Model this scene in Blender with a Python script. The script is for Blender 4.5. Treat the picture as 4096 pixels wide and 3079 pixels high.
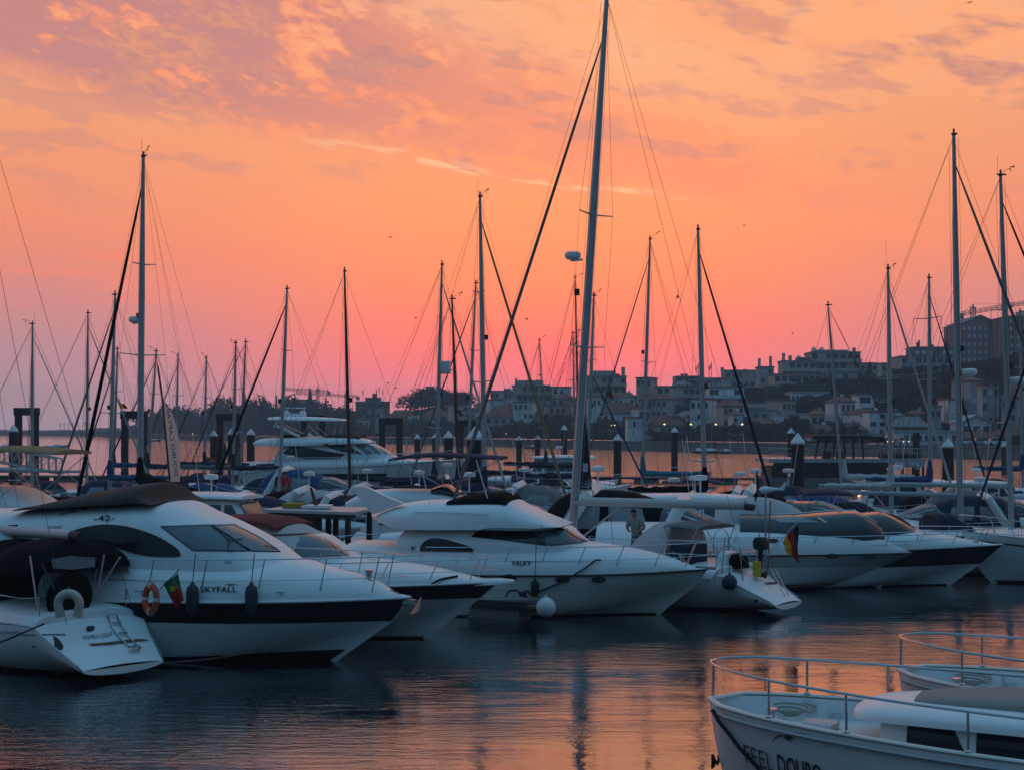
import bpy, bmesh, math, random
from mathutils import Vector, Matrix
from mathutils.bvhtree import BVHTree
from mathutils.geometry import delaunay_2d_cdt
R = math.radians
for o in list(bpy.data.objects): bpy.data.objects.remove(o)
SC = bpy.context.scene
COL = SC.collection
# ------------------------------------------------------------------ camera
F, HY, CX, H = 5689.0, 1715.0, 2048.0, 5.5      # focal length and horizon row of the 4096 px photograph, eye height
cam = bpy.data.cameras.new('camera'); cam_o = bpy.data.objects.new('camera', cam); COL.objects.link(cam_o)
cam.sensor_width = 36; cam.lens = 36*F/4096; cam.shift_y = (HY-1539.5)/4096
cam.clip_start = .5; cam.clip_end = 12000
cam_o.location = (0, 0, H); cam_o.rotation_euler = (R(90), 0, 0); SC.camera = cam_o
# ------------------------------------------------------------------ node helper
class E:
    """a node socket that can be calculated with"""
    def __init__(s, nt, k): s.nt, s.k = nt, k
    def m(s, op, *a, clamp=False):
        n = s.nt.nodes.new('ShaderNodeMath'); n.operation = op; n.use_clamp = clamp
        for i, v in enumerate((s,)+a):
            if isinstance(v, E): s.nt.links.new(v.k, n.inputs[i])
            else: n.inputs[i].default_value = v
        return E(s.nt, n.outputs[0])
    def __add__(s, o): return s.m('ADD', o)
    def __sub__(s, o): return s.m('SUBTRACT', o)
    def __mul__(s, o): return s.m('MULTIPLY', o)
    def __truediv__(s, o): return s.m('DIVIDE', o)
    def __neg__(s): return s.m('MULTIPLY', -1.0)
    __radd__ = __add__; __rmul__ = __mul__
    def __rsub__(s, o): return (-s)+o
    def step(s, a, b):
        n = s.nt.nodes.new('ShaderNodeMapRange'); n.interpolation_type = 'SMOOTHSTEP'
        s.nt.links.new(s.k, n.inputs[0]); n.inputs[1].default_value = a; n.inputs[2].default_value = b
        if a > b:
            n.inputs[1].default_value = b; n.inputs[2].default_value = a
            n.inputs[3].default_value = 1; n.inputs[4].default_value = 0
        return E(s.nt, n.outputs[0])
def lin(r, g, b):
    f = lambda c: (c/255/12.92 if c/255 <= .04045 else ((c/255+.055)/1.055)**2.4)
    return (f(r), f(g), f(b), 1)
def ramp(nt, x, stops, lo=0., hi=1.):
    n = nt.nodes.new('ShaderNodeValToRGB'); cr = n.color_ramp
    while len(cr.elements) < len(stops): cr.elements.new(.5)
    for e, (p, c) in zip(cr.elements, stops): e.position = (p-lo)/(hi-lo); e.color = c
    nt.links.new(((x-lo)*(1/(hi-lo))).k, n.inputs[0]); return n.outputs[0]
def mixc(nt, f, a, b, mode='MIX'):
    n = nt.nodes.new('ShaderNodeMix'); n.data_type = 'RGBA'; n.blend_type = mode
    for v, i in ((f, 0), (a, 6), (b, 7)):
        if isinstance(v, E): nt.links.new(v.k, n.inputs[i])
        elif isinstance(v, bpy.types.NodeSocket): nt.links.new(v, n.inputs[i])
        else: n.inputs[i].default_value = v
    return n.outputs[2]
def noise(nt, vec, scale, detail=4, rough=.55, dist=0., out=0):
    n = nt.nodes.new('ShaderNodeTexNoise'); n.inputs['Scale'].default_value = scale
    n.inputs['Detail'].default_value = detail; n.inputs['Roughness'].default_value = rough; n.inputs['Distortion'].default_value = dist
    if vec is not None: nt.links.new(vec, n.inputs['Vector'])
    return E(nt, n.outputs[out])
def comb(nt, x, y, z=0.):
    n = nt.nodes.new('ShaderNodeCombineXYZ')
    for i, v in enumerate((x, y, z)):
        if isinstance(v, E): nt.links.new(v.k, n.inputs[i])
        else: n.inputs[i].default_value = v
    return n.outputs[0]
# ------------------------------------------------------------------ sky: after-sunset dome, warm in the west (+Y), blue overhead and behind
SUN_AZ, SUN_EL = 2.0, 2.1
HAZE_DENSITY, AIRLIGHT = .0005, (.15, .10, .13)
def build_world():
    w = bpy.data.worlds.new('World'); SC.world = w; w.use_nodes = True; nt = w.node_tree; nt.nodes.clear()
    tc = nt.nodes.new('ShaderNodeTexCoord'); sp = nt.nodes.new('ShaderNodeSeparateXYZ'); nt.links.new(tc.outputs['Generated'], sp.inputs[0])
    x, y, z = (E(nt, o) for o in sp.outputs)
    hl = (x*x+y*y).m('SQRT').m('MAXIMUM', 1e-4)
    az = x.m('ARCTAN2', y); el = z.m('ARCTAN2', hl)
    U, V = az*F+CX, HY-el*F            # the same units as the photograph, as angles
    mid = [(-.02, lin(205,138,148)), (.02, lin(222,130,142)), (.045, lin(248,120,126)), (.07, lin(255,122,110)), (.105, lin(255,139,104)), (.15, lin(255,153,106)),
           (.20, lin(255,163,114)), (.26, lin(250,178,134)), (.32, lin(238,180,146)), (.44, lin(196,170,156)), (.62, lin(128,146,160)), (.95, lin(108,158,196)), (1.57, lin(108,166,208))]
    side = [(-.02, lin(160,140,152)), (.02, lin(176,142,150)), (.055, lin(186,138,146)), (.085, lin(206,136,136)), (.115, lin(228,137,120)), (.14, lin(238,142,113)), (.2, lin(240,154,115)),
            (.26, lin(242,170,130)), (.33, lin(228,174,144)), (.44, lin(190,168,158)), (.62, lin(124,144,160)), (.95, lin(108,158,196)), (1.57, lin(108,166,208))]
    east = [(-.02, lin(42,68,86)), (.15, lin(54,88,110)), (.4, lin(70,114,144)), (.95, lin(102,158,198)), (1.57, lin(108,166,208))]
    cm, cs, ce = (ramp(nt, el, s, -.02, 1.58) for s in (mid, side, east))
    dz = az-.035
    base = mixc(nt, (dz.m('ABSOLUTE')+el*.25).step(.06, .40), cm, cs)
    # clouds: an altocumulus band running down to the right, a second one high on the right
    uv = comb(nt, U*.001, V*.0021-U*.00045, 3.1); uw = comb(nt, U*.001+7.3, V*.0019-U*.0004, 9.4)
    big = noise(nt, uv, 1.3, 2, .5); mot = noise(nt, uw, 3.6, 4, .62, .25); fine = noise(nt, uv, 12.0, 5, .65)
    wob = (big-.5)*460+(mot-.5)*330
    low = V-380-U*.165+wob*.6                       # < 0 above the lower edge of the band
    upp = (U-1500)*.42+60-V+wob                     # < 0 below its upper edge
    band = low.step(60, -110)*upp.step(200, -160)
    band2 = ((V-160-(U-1900)*.17)+wob*.8).step(60, -150)*(U+wob*1.5).step(1500, 2400)
    fade = el.step(.62, .34); left = (U+V*.9).step(2500, 500); right = (U-V*.6).step(2300, 3900)
    tex = mot*.7+fine*.3
    c = mixc(nt, band*tex.step(.30, .50)*.9*fade, base, lin(254,146,108))
    c = mixc(nt, band2*tex.step(.34, .52)*.85*fade, c, lin(255,168,118))
    hi = noise(nt, comb(nt, U*.001, V*.0036-U*.0005, 21.), 2.3, 3, .6)
    dark = band*(mot*.74+big*.20+fine*.24).step(.475, .60)*((U+V*.9).step(3300, 500)*.95+.10)+band2*(mot*.5+hi*.5+fine*.12).step(.54, .68)*(right*.7+.10)
    spots = (hi+fine*.22+mot*.2).step(.735, .84)*(low.step(1000, 250)*V.step(1000, 600))*.4
    c = mixc(nt, ((dark+spots)*fade).m('MINIMUM', .9), c, lin(190,132,132))
    edge = mot*.60+fine*.40
    lit = edge.step(.45, .53)*edge.step(.62, .54)*(band*(left*.9+.1)+band2*.8)*hi.step(.47, .60)*fine.step(.36, .56)
    c = mixc(nt, lit*.45*fade, c, lin(255,168,104))
    sv = comb(nt, U*.0022, (V-390-U*.152)*.012, 7.7); st = noise(nt, sv, 2.6, 4, .65)
    line = (V-395-U*.152+(big-.5)*150).m('ABSOLUTE').step(26, 2)
    c = mixc(nt, line*st.step(.43, .60)*U.step(1050, 1500)*U.step(2980, 2450)*.65, c, lin(255,198,154))
    lb = noise(nt, comb(nt, U*.0006, V*.006, 1.3), 2.0, 2, .5)      # faint level haze bars low on the left
    c = mixc(nt, lb.step(.5, .66)*V.step(850, 1000)*V.step(1450, 1150)*U.step(1900, 300)*.4, c, lin(250,132,112))
    dist2 = (U-2252)*(U-2252)+(V-1500)*(V-1500)
    c = mixc(nt, (dist2.m('SQRT').step(240, 0)*.45)+(dist2.m('SQRT').step(30, 22)*.12), c, lin(255,88,104))
    # the glow stands behind the ground haze and is the stronger the longer its way through it
    T = ((el.m('MAXIMUM', .02)*(1/57.)).m('POWER', -1.).m('MINIMUM', 1800.)*-HAZE_DENSITY).m('EXPONENT')
    g = T.m('POWER', -1.)
    sepc = nt.nodes.new('ShaderNodeSeparateColor'); nt.links.new(c, sepc.inputs[0]); cmb = nt.nodes.new('ShaderNodeCombineColor')
    for i, air in enumerate(AIRLIGHT): nt.links.new((E(nt, sepc.outputs[i])*g-(g-1.)*air).m('MAXIMUM', .01).k, cmb.inputs[i])
    c = cmb.outputs[0]
    west = (y/hl).step(-.35, .8)
    c = mixc(nt, west, ce, c)
    sky = nt.nodes.new('ShaderNodeTexSky'); sky.sky_type = 'NISHITA'; sky.sun_disc = False
    sky.sun_elevation = R(SUN_EL); sky.sun_rotation = R(SUN_AZ); sky.air_density = 1.5; sky.dust_density = 3
    c = mixc(nt, .01, c, sky.outputs[0], 'ADD')
    bg = nt.nodes.new('ShaderNodeBackground'); nt.links.new(c, bg.inputs[0]); bg.inputs[1].default_value = 1.0
    w.cycles.sampling_method = 'MANUAL'; w.cycles.sample_map_resolution = 256
    out = nt.nodes.new('ShaderNodeOutputWorld'); nt.links.new(bg.outputs[0], out.inputs[0])
build_world()
sl = bpy.data.lights.new('sun', 'SUN'); sun = bpy.data.objects.new('sun', sl); COL.objects.link(sun)
sl.energy = .04; sl.angle = R(5); sl.color = (1, .42, .25)
sun.rotation_euler = Vector((-math.sin(R(SUN_AZ)), -math.cos(R(SUN_AZ)), -math.tan(R(SUN_EL+1)))).to_track_quat('-Z', 'Y').to_euler()
vs = SC.view_settings; vs.view_transform = 'Standard'; vs.look = 'None'; vs.gamma = 1; vs.exposure = 0.0
SC.cycles.use_adaptive_sampling = True; SC.cycles.adaptive_threshold = .02
SC.cycles.max_bounces = 5; SC.cycles.diffuse_bounces = 2; SC.cycles.glossy_bounces = 3; SC.cycles.transmission_bounces = 6; SC.cycles.volume_bounces = 0
SC.cycles.caustics_reflective = False; SC.cycles.caustics_refractive = False; SC.cycles.use_denoising = True
SC.cycles.sample_clamp_indirect = 4.0

# ------------------------------------------------------------------ materials
MATS = {}
def mat(name, col=None, streak=0., rough=.5, metal=0., var=.12, vscale=3., bump=0., bscale=20., coat=0., emit=None, alpha=1., trans=0., ior=1.5, spec=.5):
    if name in MATS: return MATS[name]
    m = bpy.data.materials.new(name); m.use_nodes = True; nt = m.node_tree
    b = nt.nodes['Principled BSDF']; MATS[name] = m
    tc = nt.nodes.new('ShaderNodeTexCoord').outputs['Object']
    c4 = (*col[:3], 1)
    if var:
        n = noise(nt, tc, vscale, 6, .62)
        c = mixc(nt, n.step(.30, .72)*var*2, c4, tuple(max(0, v*(1-1.3*var)) for v in c4[:3])+(1,))
        if streak:
            sx = nt.nodes.new('ShaderNodeSeparateXYZ'); nt.links.new(tc, sx.inputs[0]); X_, Y_, Z_ = (E(nt, q) for q in sx.outputs)
            run = noise(nt, comb(nt, X_*5., Y_*5., Z_*.5), 1.0, 5, .7).step(.52, .74); scum = (Z_+noise(nt, tc, 2.2, 3)*.35).step(.62, .16)
            c = mixc(nt, run*streak, c, (.30,.28,.24,1)); c = mixc(nt, scum*streak*1.6, c, (.22,.20,.14,1))
        nt.links.new(c, b.inputs['Base Color'])
        rr = noise(nt, tc, vscale*2.7, 4)*(.3*rough)+rough*.85
        nt.links.new(rr.k, b.inputs['Roughness'])
    else:
        b.inputs['Base Color'].default_value = c4; b.inputs['Roughness'].default_value = rough
    b.inputs['Metallic'].default_value = metal; b.inputs['IOR'].default_value = ior; b.inputs['Specular IOR Level'].default_value = spec
    b.inputs['Coat Weight'].default_value = coat; b.inputs['Transmission Weight'].default_value = trans; b.inputs['Alpha'].default_value = alpha
    if bump:
        bn = nt.nodes.new('ShaderNodeBump'); bn.inputs['Strength'].default_value = bump; bn.inputs['Distance'].default_value = .02
        nt.links.new(noise(nt, tc, bscale, 5).k, bn.inputs['Height']); nt.links.new(bn.outputs[0], b.inputs['Normal'])
    if emit:
        b.inputs['Emission Color'].default_value = (*emit[:3], 1); b.inputs['Emission Strength'].default_value = emit[3]
    return m
def translucent(*names, f=.55):
    "thin cloth that lets light through from behind"
    for n in names:
        nt = MATS[n].node_tree; b = nt.nodes['Principled BSDF']; out = nt.nodes['Material Output']; t = nt.nodes.new('ShaderNodeBsdfTranslucent'); mx = nt.nodes.new('ShaderNodeMixShader')
        l = b.inputs['Base Color'].links
        if l: nt.links.new(l[0].from_socket, t.inputs[0])
        else: t.inputs[0].default_value = b.inputs['Base Color'].default_value
        mx.inputs[0].default_value = f; nt.links.new(b.outputs[0], mx.inputs[1]); nt.links.new(t.outputs[0], mx.inputs[2]); nt.links.new(mx.outputs[0], out.inputs[0])
def M(n): return MATS[n]
mat('gelcoat', (.82,.83,.83), rough=.40, var=.06, vscale=1.3, coat=.04, streak=.13, spec=.35)
mat('gelcoat_cream', (.70,.69,.63), rough=.40, var=.08, vscale=1.6, streak=.16, spec=.35)
mat('gelcoat_grey', (.45,.47,.48), rough=.4, var=.1)
mat('deck_nonskid', (.66,.68,.67), rough=.7, var=.1, vscale=4, bump=.1, bscale=120)
mat('black_gelcoat', (.003,.004,.005), rough=.3, var=.2, spec=.14)
mat('navy_gelcoat', (.008,.014,.03), rough=.22, var=.2)
mat('antifoul_black', (.006,.007,.009), rough=.8, var=.3, spec=.1)
mat('antifoul_dark', (.016,.006,.006), rough=.8, var=.3, spec=.1)
mat('antifoul_red', (.10,.018,.012), rough=.8, var=.3)
mat('tinted_glass', (.008,.010,.012), rough=.04, var=0, ior=1.5)
mat('grey_glass', (.10,.13,.15), rough=.06, var=0, ior=1.6)
mat('screen_glass', (.035,.045,.052), rough=.06, var=0, ior=1.55)
mat('teal_glass', (.05,.13,.14), rough=.06, var=0, ior=1.6)
mat('clear_vinyl', (.22,.25,.27), rough=.12, var=.3, vscale=2)
mat('steel', (.48,.5,.52), rough=.22, metal=1., var=.12, vscale=9)
mat('aluminium', (.36,.40,.42), rough=.38, metal=.6, var=.12, vscale=2)
mat('dark_mast', (.015,.022,.024), rough=.35, var=.2)
mat('painted_mast', (.33,.37,.38), rough=.4, var=.12, vscale=2)
mat('wire', (.03,.025,.025), rough=.4, metal=.3, var=0)
mat('rope', (.02,.02,.022), rough=.9, var=.2)
mat('rope_pale', (.35,.33,.29), rough=.9, var=.2)
mat('canvas_black', (.006,.006,.008), rough=.95, var=.3, bump=.3, bscale=14, spec=.1)
mat('canvas_navy', (.010,.016,.045), rough=.9, var=.25, bump=.35, bscale=9)
mat('canvas_blue', (.012,.06,.17), rough=.9, var=.25, bump=.4, bscale=9)
mat('canvas_teal', (.03,.18,.26), rough=.9, var=.25, bump=.4, bscale=9)
mat('canvas_grey', (.16,.16,.16), rough=.9, var=.2, bump=.3, bscale=9)
mat('canvas_brown', (.050,.036,.030), rough=.85, var=.3, bump=.5, bscale=5)
mat('canvas_red', (.11,.008,.012), rough=.9, var=.2, bump=.3, bscale=9)
mat('canvas_tan', (.40,.30,.16), rough=.9, var=.2)
mat('canvas_white', (.62,.63,.62), rough=.85, var=.12, bump=.3, bscale=7)
mat('sail_white', (.50,.51,.50), rough=.85, var=.15, bump=.4, bscale=7)
mat('rubber', (.010,.010,.011), rough=.6, var=.2)
mat('fender_navy', (.012,.02,.04), rough=.5, var=.2)
mat('fender_white', (.66,.68,.69), rough=.45, var=.12)
mat('lifebuoy_orange', (.60,.08,.012), rough=.6, var=.12)
mat('lifebuoy_cream', (.55,.47,.40), rough=.6, var=.1)
mat('flag_green', (.012,.15,.07), rough=.8, var=.15); mat('flag_red', (.36,.012,.016), rough=.8, var=.15); mat('flag_yellow', (.62,.47,.02), rough=.8, var=.15)
mat('flag_black', (.006,.006,.006), rough=.8, var=.1)
mat('ink', (.006,.007,.009), rough=.5, var=0)
mat('ink_grey', (.10,.10,.10), rough=.5, var=0)
mat('teak', (.16,.085,.045), rough=.7, var=.3, vscale=8)
mat('varnish', (.10,.045,.022), rough=.25, var=.3, vscale=8)
mat('timber_dark', (.020,.016,.014), rough=.7, var=.3, vscale=6)
mat('pile_black', (.013,.014,.016), rough=.75, var=.35, vscale=2, bump=.3, bscale=6)
mat('cap_white', (.72,.74,.74), rough=.5, var=.12, vscale=4)
mat('concrete', (.20,.20,.19), rough=.9, var=.25, vscale=2, bump=.2, bscale=8)
mat('dock_grey', (.14,.135,.13), rough=.9, var=.3, vscale=5)
mat('dock_dark', (.03,.03,.032), rough=.85, var=.3)
mat('yellow_plastic', (.55,.40,.02), rough=.5, var=.12)
mat('skin', (.30,.17,.12), rough=.6, var=.08); mat('hair', (.015,.011,.010), rough=.7, var=.2)
mat('cloth_red', (.42,.008,.016), rough=.85, var=.15); mat('cloth_navy', (.015,.025,.06), rough=.85, var=.15); mat('cloth_grey', (.16,.15,.15), rough=.85, var=.12)
mat('cloth_pale', (.27,.27,.26), rough=.85, var=.12)

mat('banner_white', (.72,.70,.68), rough=.85, var=.08)
translucent('banner_white'); translucent('flag_green', 'flag_red', 'flag_yellow', 'flag_black', f=.25); translucent('canvas_white', 'canvas_tan', f=.3)
# ------------------------------------------------------------------ geometry helpers
def W(px, py, d): return Vector(((px-CX)/F*d, d, H-(py-HY)/F*d))
def DW(py, z=0.): return (H-z)*F/(py-HY)
def interp(t, pts):
    if t <= pts[0][0]: return pts[0][1]
    for (a, u), (b, v) in zip(pts, pts[1:]):
        if t <= b: return u+(v-u)*(t-a)/(b-a)
    return pts[-1][1]
def sm(t, pts):
    "smooth interpolation through points"
    if t <= pts[0][0]: return pts[0][1]
    n = len(pts)
    for i in range(n-1):
        (a, u), (b, v) = pts[i], pts[i+1]
        if t <= b:
            h = b-a; s = (t-a)/h
            def sl(k):
                if k == 0: return (pts[1][1]-pts[0][1])/(pts[1][0]-pts[0][0])
                if k == n-1: return (pts[-1][1]-pts[-2][1])/(pts[-1][0]-pts[-2][0])
                return (pts[k+1][1]-pts[k-1][1])/(pts[k+1][0]-pts[k-1][0])
            m0, m1 = sl(i)*h, sl(i+1)*h
            return (2*s**3-3*s*s+1)*u+(s**3-2*s*s+s)*m0+(-2*s**3+3*s*s)*v+(s**3-s*s)*m1
    return pts[-1][1]
class MB:
    def __init__(s): s.v, s.f = [], []
    def add(s, vs, fs):
        n = len(s.v); s.v += [tuple(v) for v in vs]; s.f += [tuple(i+n for i in f) for f in fs]; return s
    def box(s, a, b, c=None):
        (x0,y0,z0),(x1,y1,z1) = a, b
        vs = [(x,y,z) for z in (z0,z1) for y in (y0,y1) for x in (x0,x1)]
        if c: vs = [c(v) for v in vs]
        return s.add(vs, [(0,2,3,1),(4,5,7,6),(0,1,5,4),(2,6,7,3),(0,4,6,2),(1,3,7,5)])
    def rings(s, rs, close=True, cap=(True, True)):
        k = len(rs[0]); vs = [p for r in rs for p in r]; fs = []
        for i in range(len(rs)-1):
            for j in range(k if close else k-1):
                a = i*k+j; b = i*k+(j+1) % k; fs.append((a, b, b+k, a+k))
        if cap[0] and close: fs.append(tuple(range(k))[::-1])
        if cap[1] and close: fs.append(tuple(range((len(rs)-1)*k, len(rs)*k)))
        return s.add(vs, fs)
    def tube(s, path, r, seg=6, flat=1.0):
        path = [Vector(p) for p in path]; rs = []
        up = None
        for i, p in enumerate(path):
            t = (path[min(i+1, len(path)-1)]-path[max(i-1, 0)]).normalized()
            if up is None: up = Vector((0,0,1)) if abs(t.z) < .9 else Vector((0,1,0))
            a = t.cross(up).normalized(); b = t.cross(a).normalized(); up = -b
            rr = r[i] if isinstance(r, (list, tuple)) else r
            rs.append([p+a*(rr*math.cos(q))+b*(rr*flat*math.sin(q)) for q in (2*math.pi*k/seg for k in range(seg))])
        return s.rings(rs)
    def lathe(s, prof, o=(0,0,0), seg=16, axis=None):
        o = Vector(o); q = (Vector(axis).to_track_quat('Z','Y').to_matrix() if axis is not None else Matrix.Identity(3))
        return s.rings([[o+q@Vector((max(r, 1e-4)*math.cos(2*math.pi*k/seg), max(r, 1e-4)*math.sin(2*math.pi*k/seg), z)) for k in range(seg)] for r, z in prof])
    def sheet(s, g):
        k = len(g[0]); return s.add([p for r in g for p in r], [(i*k+j, i*k+j+1, (i+1)*k+j+1, (i+1)*k+j) for i in range(len(g)-1) for j in range(k-1)])
    def prism(s, poly, off):
        off = Vector(off); k = len(poly); vs = [Vector(p) for p in poly]; vs += [v+off for v in vs]
        return s.add(vs, [tuple(range(k)), tuple(range(2*k-1, k-1, -1))]+[(i, k+i, k+(i+1) % k, (i+1) % k) for i in range(k)])
    def mesh(s, name, m, smooth=False):
        me = bpy.data.meshes.new(name); me.from_pydata(s.v, [], s.f)
        bm = bmesh.new(); bm.from_mesh(me); bmesh.ops.recalc_face_normals(bm, faces=bm.faces); bm.to_mesh(me); bm.free()
        if smooth:
            me.polygons.foreach_set('use_smooth', [True]*len(me.polygons)); me.set_sharp_from_angle(angle=R(smooth if smooth is not True else 40))
        me.materials.append(M(m)); return me
    def build(s, name, m, parent=None, smooth=False):
        return obj(name, s.mesh(name, m, smooth), parent)
def obj(name, me, parent=None, loc=None):
    o = bpy.data.objects.new(name, me); COL.objects.link(o)
    if parent is not None: o.parent = parent
    if loc is not None: o.location = loc
    return o
def tag(o, label=None, cat=None, group=None, kind=None):
    if label: o['label'] = label
    if cat: o['category'] = cat
    if group: o['group'] = group
    if kind: o['kind'] = kind
    return o
def thing(name, label, cat, loc=(0,0,0), rz=0., group=None):
    o = bpy.data.objects.new(name, None); COL.objects.link(o); o.location = loc; o.rotation_euler = (0,0,rz); o.empty_display_size = .2
    return tag(o, label, cat, group)
def copy_tree(o, parent=None):
    c = o.copy(); COL.objects.link(c); c.parent = parent
    for ch in [x for x in bpy.data.objects if x.parent is o]: copy_tree(ch, c)
    return c
def cyl(a, b, r, seg=8, r2=None): return MB().tube([a, b], [r, r if r2 is None else r2], seg)
# ------------------------------------------------------------------ water
def water():
    m = bpy.data.materials.new('river_water'); m.use_nodes = True; nt = m.node_tree; MATS['river_water'] = m
    b = nt.nodes['Principled BSDF']; b.inputs['Base Color'].default_value = (.003,.008,.012,1); b.inputs['Roughness'].default_value = .035; b.inputs['IOR'].default_value = 1.6
    ps = nt.nodes.new('ShaderNodeNewGeometry').outputs['Position']
    sp = nt.nodes.new('ShaderNodeSeparateXYZ'); nt.links.new(ps, sp.inputs[0]); x, y = E(nt, sp.outputs[0]), E(nt, sp.outputs[1])
    big = noise(nt, comb(nt, x*.05, y*.11), 1.0, 3)
    swell = noise(nt, comb(nt, x*.55+big*.6, y*1.1), 1.0, 3, .5, .3)
    rip = noise(nt, comb(nt, x*.9, y*4.0+big), 1.0, 4, .6, .35)
    tiny = noise(nt, comb(nt, x*9., y*16.), 1.0, 2, .6)
    # wind-ruffled patches and smooth lanes
    patch = noise(nt, comb(nt, x*.09+4., y*.16), 1.0, 3, .6)
    amp = patch.step(.40, .62)*(y.step(60, 30)*1.1+.5)+.30
    h = swell*(y.step(95, 200)*.20+.012)+(rip*.0125+tiny*.0034)*amp+rip*(y.step(95, 200)*.05)
    bn = nt.nodes.new('ShaderNodeBump'); bn.inputs['Strength'].default_value = 1.0; bn.inputs['Distance'].default_value = 1.0
    nt.links.new(h.k, bn.inputs['Height']); nt.links.new(bn.outputs[0], b.inputs['Normal'])
    gl = nt.nodes.new('ShaderNodeBsdfGlossy'); gl.inputs['Color'].default_value = (.9,.95,1,1); gl.inputs['Roughness'].default_value = .04; nt.links.new(bn.outputs[0], gl.inputs['Normal'])
    mx = nt.nodes.new('ShaderNodeMixShader'); mx.inputs[0].default_value = .28; nt.links.new(b.outputs[0], mx.inputs[1]); nt.links.new(gl.outputs[0], mx.inputs[2]); nt.links.new(mx.outputs[0], nt.nodes['Material Output'].inputs[0])
    xs = [-1500,-700,-300,-120,-60,-30,-15,0,15,30,60,120,300,700,1500]; ys = [-80,-20,10,20,30,40,50,65,80,110,160,260,450,800,1400,1850]
    o = MB().sheet([[(x_,y_,0) for x_ in xs] for y_ in ys]).build('water', 'river_water'); tag(o, kind='structure')
water()
# ------------------------------------------------------------------ far bank
SHORE = [(-1500,1900),(-500,1500),(0,1250),(300,1080),(550,860),(800,700),(1250,590),(1700,505),(2200,410),(2700,344),(3300,295),(4096,252),(4700,225)]
RIDGE = [(-1500,2.5),(0,2.6),(450,3),(650,6),(1000,12),(1400,12),(1500,12),(1750,16),(2100,14),(2500,18),(2900,19),(3300,21),(3700,22),(4096,26),(4700,28)]
def ground_z(px, d):
    t = d-interp(px, SHORE)
    if t < 28: return 2.4
    s = min(1, (t-28)/120.); s = s*s*(3-2*s)
    return 2.4+(interp(px, RIDGE)-2.4)*s
mat('terrain', (.022,.026,.02), rough=.95, spec=0, var=.4, vscale=.05)
mat('embankment', (.13,.12,.11), rough=.9, spec=0, var=.35, vscale=.3)
mat('asphalt', (.05,.05,.05), rough=.9, var=.2, vscale=.4, spec=0)
mat('promenade_stone', (.20,.20,.19), rough=.9, var=.25, vscale=.5, spec=0)
def far_bank():
    cols = list(range(-1500, 4701, 50)); offs = [28,34,50,75,100,130,160,200,240,270,330,420,600]
    g = []
    for px in cols:
        d0 = interp(px, SHORE); g.append([Vector(((px-CX)/F*(d0+t), d0+t, ground_z(px, d0+t)+(random.Random(px*7+t).uniform(-.3,.3) if t > 40 else 0))) for t in offs])
    tag(MB().sheet(g).build('hillside', 'terrain', smooth=True), kind='structure')
    w = []; r = []; k = []
    for px in cols:
        d0 = interp(px, SHORE); P = lambda t, z: Vector(((px-CX)/F*(d0+t), d0+t, z))
        w.append([P(-.5,-.8), P(0,.2), P(2.2,1.55), P(3.0,1.6), P(3.4,2.2), P(4.2,2.3)])
        k.append([P(4.2,2.3), P(4.2,2.36), P(12,2.36), P(12,2.25)]); r.append([P(12,2.25), P(28.5,2.25)])
    tag(MB().sheet(w).build('embankment_wall', 'embankment'), 'long stone embankment wall along the far bank of the river', 'embankment', kind='structure')
    tag(MB().sheet(k).build('promenade', 'promenade_stone'), kind='structure'); tag(MB().sheet(r).build('riverside_road', 'asphalt'), kind='structure')
far_bank()
def haze():
    m = bpy.data.materials.new('haze'); m.use_nodes = True; nt = m.node_tree; nt.nodes.remove(nt.nodes['Principled BSDF'])
    v = nt.nodes.new('ShaderNodeVolumePrincipled'); v.inputs['Color'].default_value = (.66,.86,1.0,1); v.inputs['Density'].default_value = HAZE_DENSITY; v.inputs['Anisotropy'].default_value = .0
    nt.links.new(v.outputs[0], nt.nodes['Material Output'].inputs['Volume']); MATS['haze'] = m
    o = MB().box((-1550,-100,-2), (1550,1950,64)).build('haze', 'haze'); tag(o, 'thin evening haze over the river and the far town', 'haze', kind='stuff')
haze()
# ------------------------------------------------------------------ trees of the far bank
mat('leaf_a', (.035,.045,.025), rough=.8, var=.35, vscale=.4); mat('leaf_b', (.055,.05,.03), rough=.8, var=.35, vscale=.4); mat('leaf_c', (.02,.035,.025), rough=.8, var=.35, vscale=.4)
mat('bark', (.05,.04,.032), rough=.9, var=.3)
def crown(seed, kind, m):
    rnd = random.Random(seed); b = MB(); n = 900 if kind == 'round' else 700
    lobes = [(Vector((rnd.gauss(0,.30), rnd.gauss(0,.30), rnd.uniform(.32,.80))), rnd.uniform(.20,.34)) for _ in range(9)]
    for i in range(n):
        if kind == 'round':
            c, r = rnd.choice(lobes); d = Vector((rnd.gauss(0,1),rnd.gauss(0,1),rnd.gauss(0,.8))).normalized(); p = c+d*r*rnd.uniform(.55,1.08)
        elif kind == 'cone':
            h = rnd.random()**1.3; a = rnd.uniform(0,6.28); lay = abs((h*9) % 1-.5)*2; r = (1-h)*.36*(.55+.55*lay)+.02
            p = Vector((math.cos(a)*r*rnd.uniform(.3,1.05), math.sin(a)*r*rnd.uniform(.3,1.05), .14+h*.86))
        else:
            h = rnd.random(); a = rnd.uniform(0,6.28); r = .15*math.sin(min(1,(h+.08)*1.05)*math.pi)**.6
            p = Vector((math.cos(a)*r*rnd.uniform(.4,1.1), math.sin(a)*r*rnd.uniform(.4,1.1), .06+h*.94))
        s = rnd.uniform(.025,.075); q = Vector((rnd.gauss(0,1),rnd.gauss(0,1),rnd.gauss(0,1))).normalized(); t = q.orthogonal().normalized(); u = q.cross(t)
        b.add([p-t*s, p+u*s*.7, p+t*s, p-u*s*.7+q*s*.4], [(0,1,2,3)])
    return b.mesh('crown', m)
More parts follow.
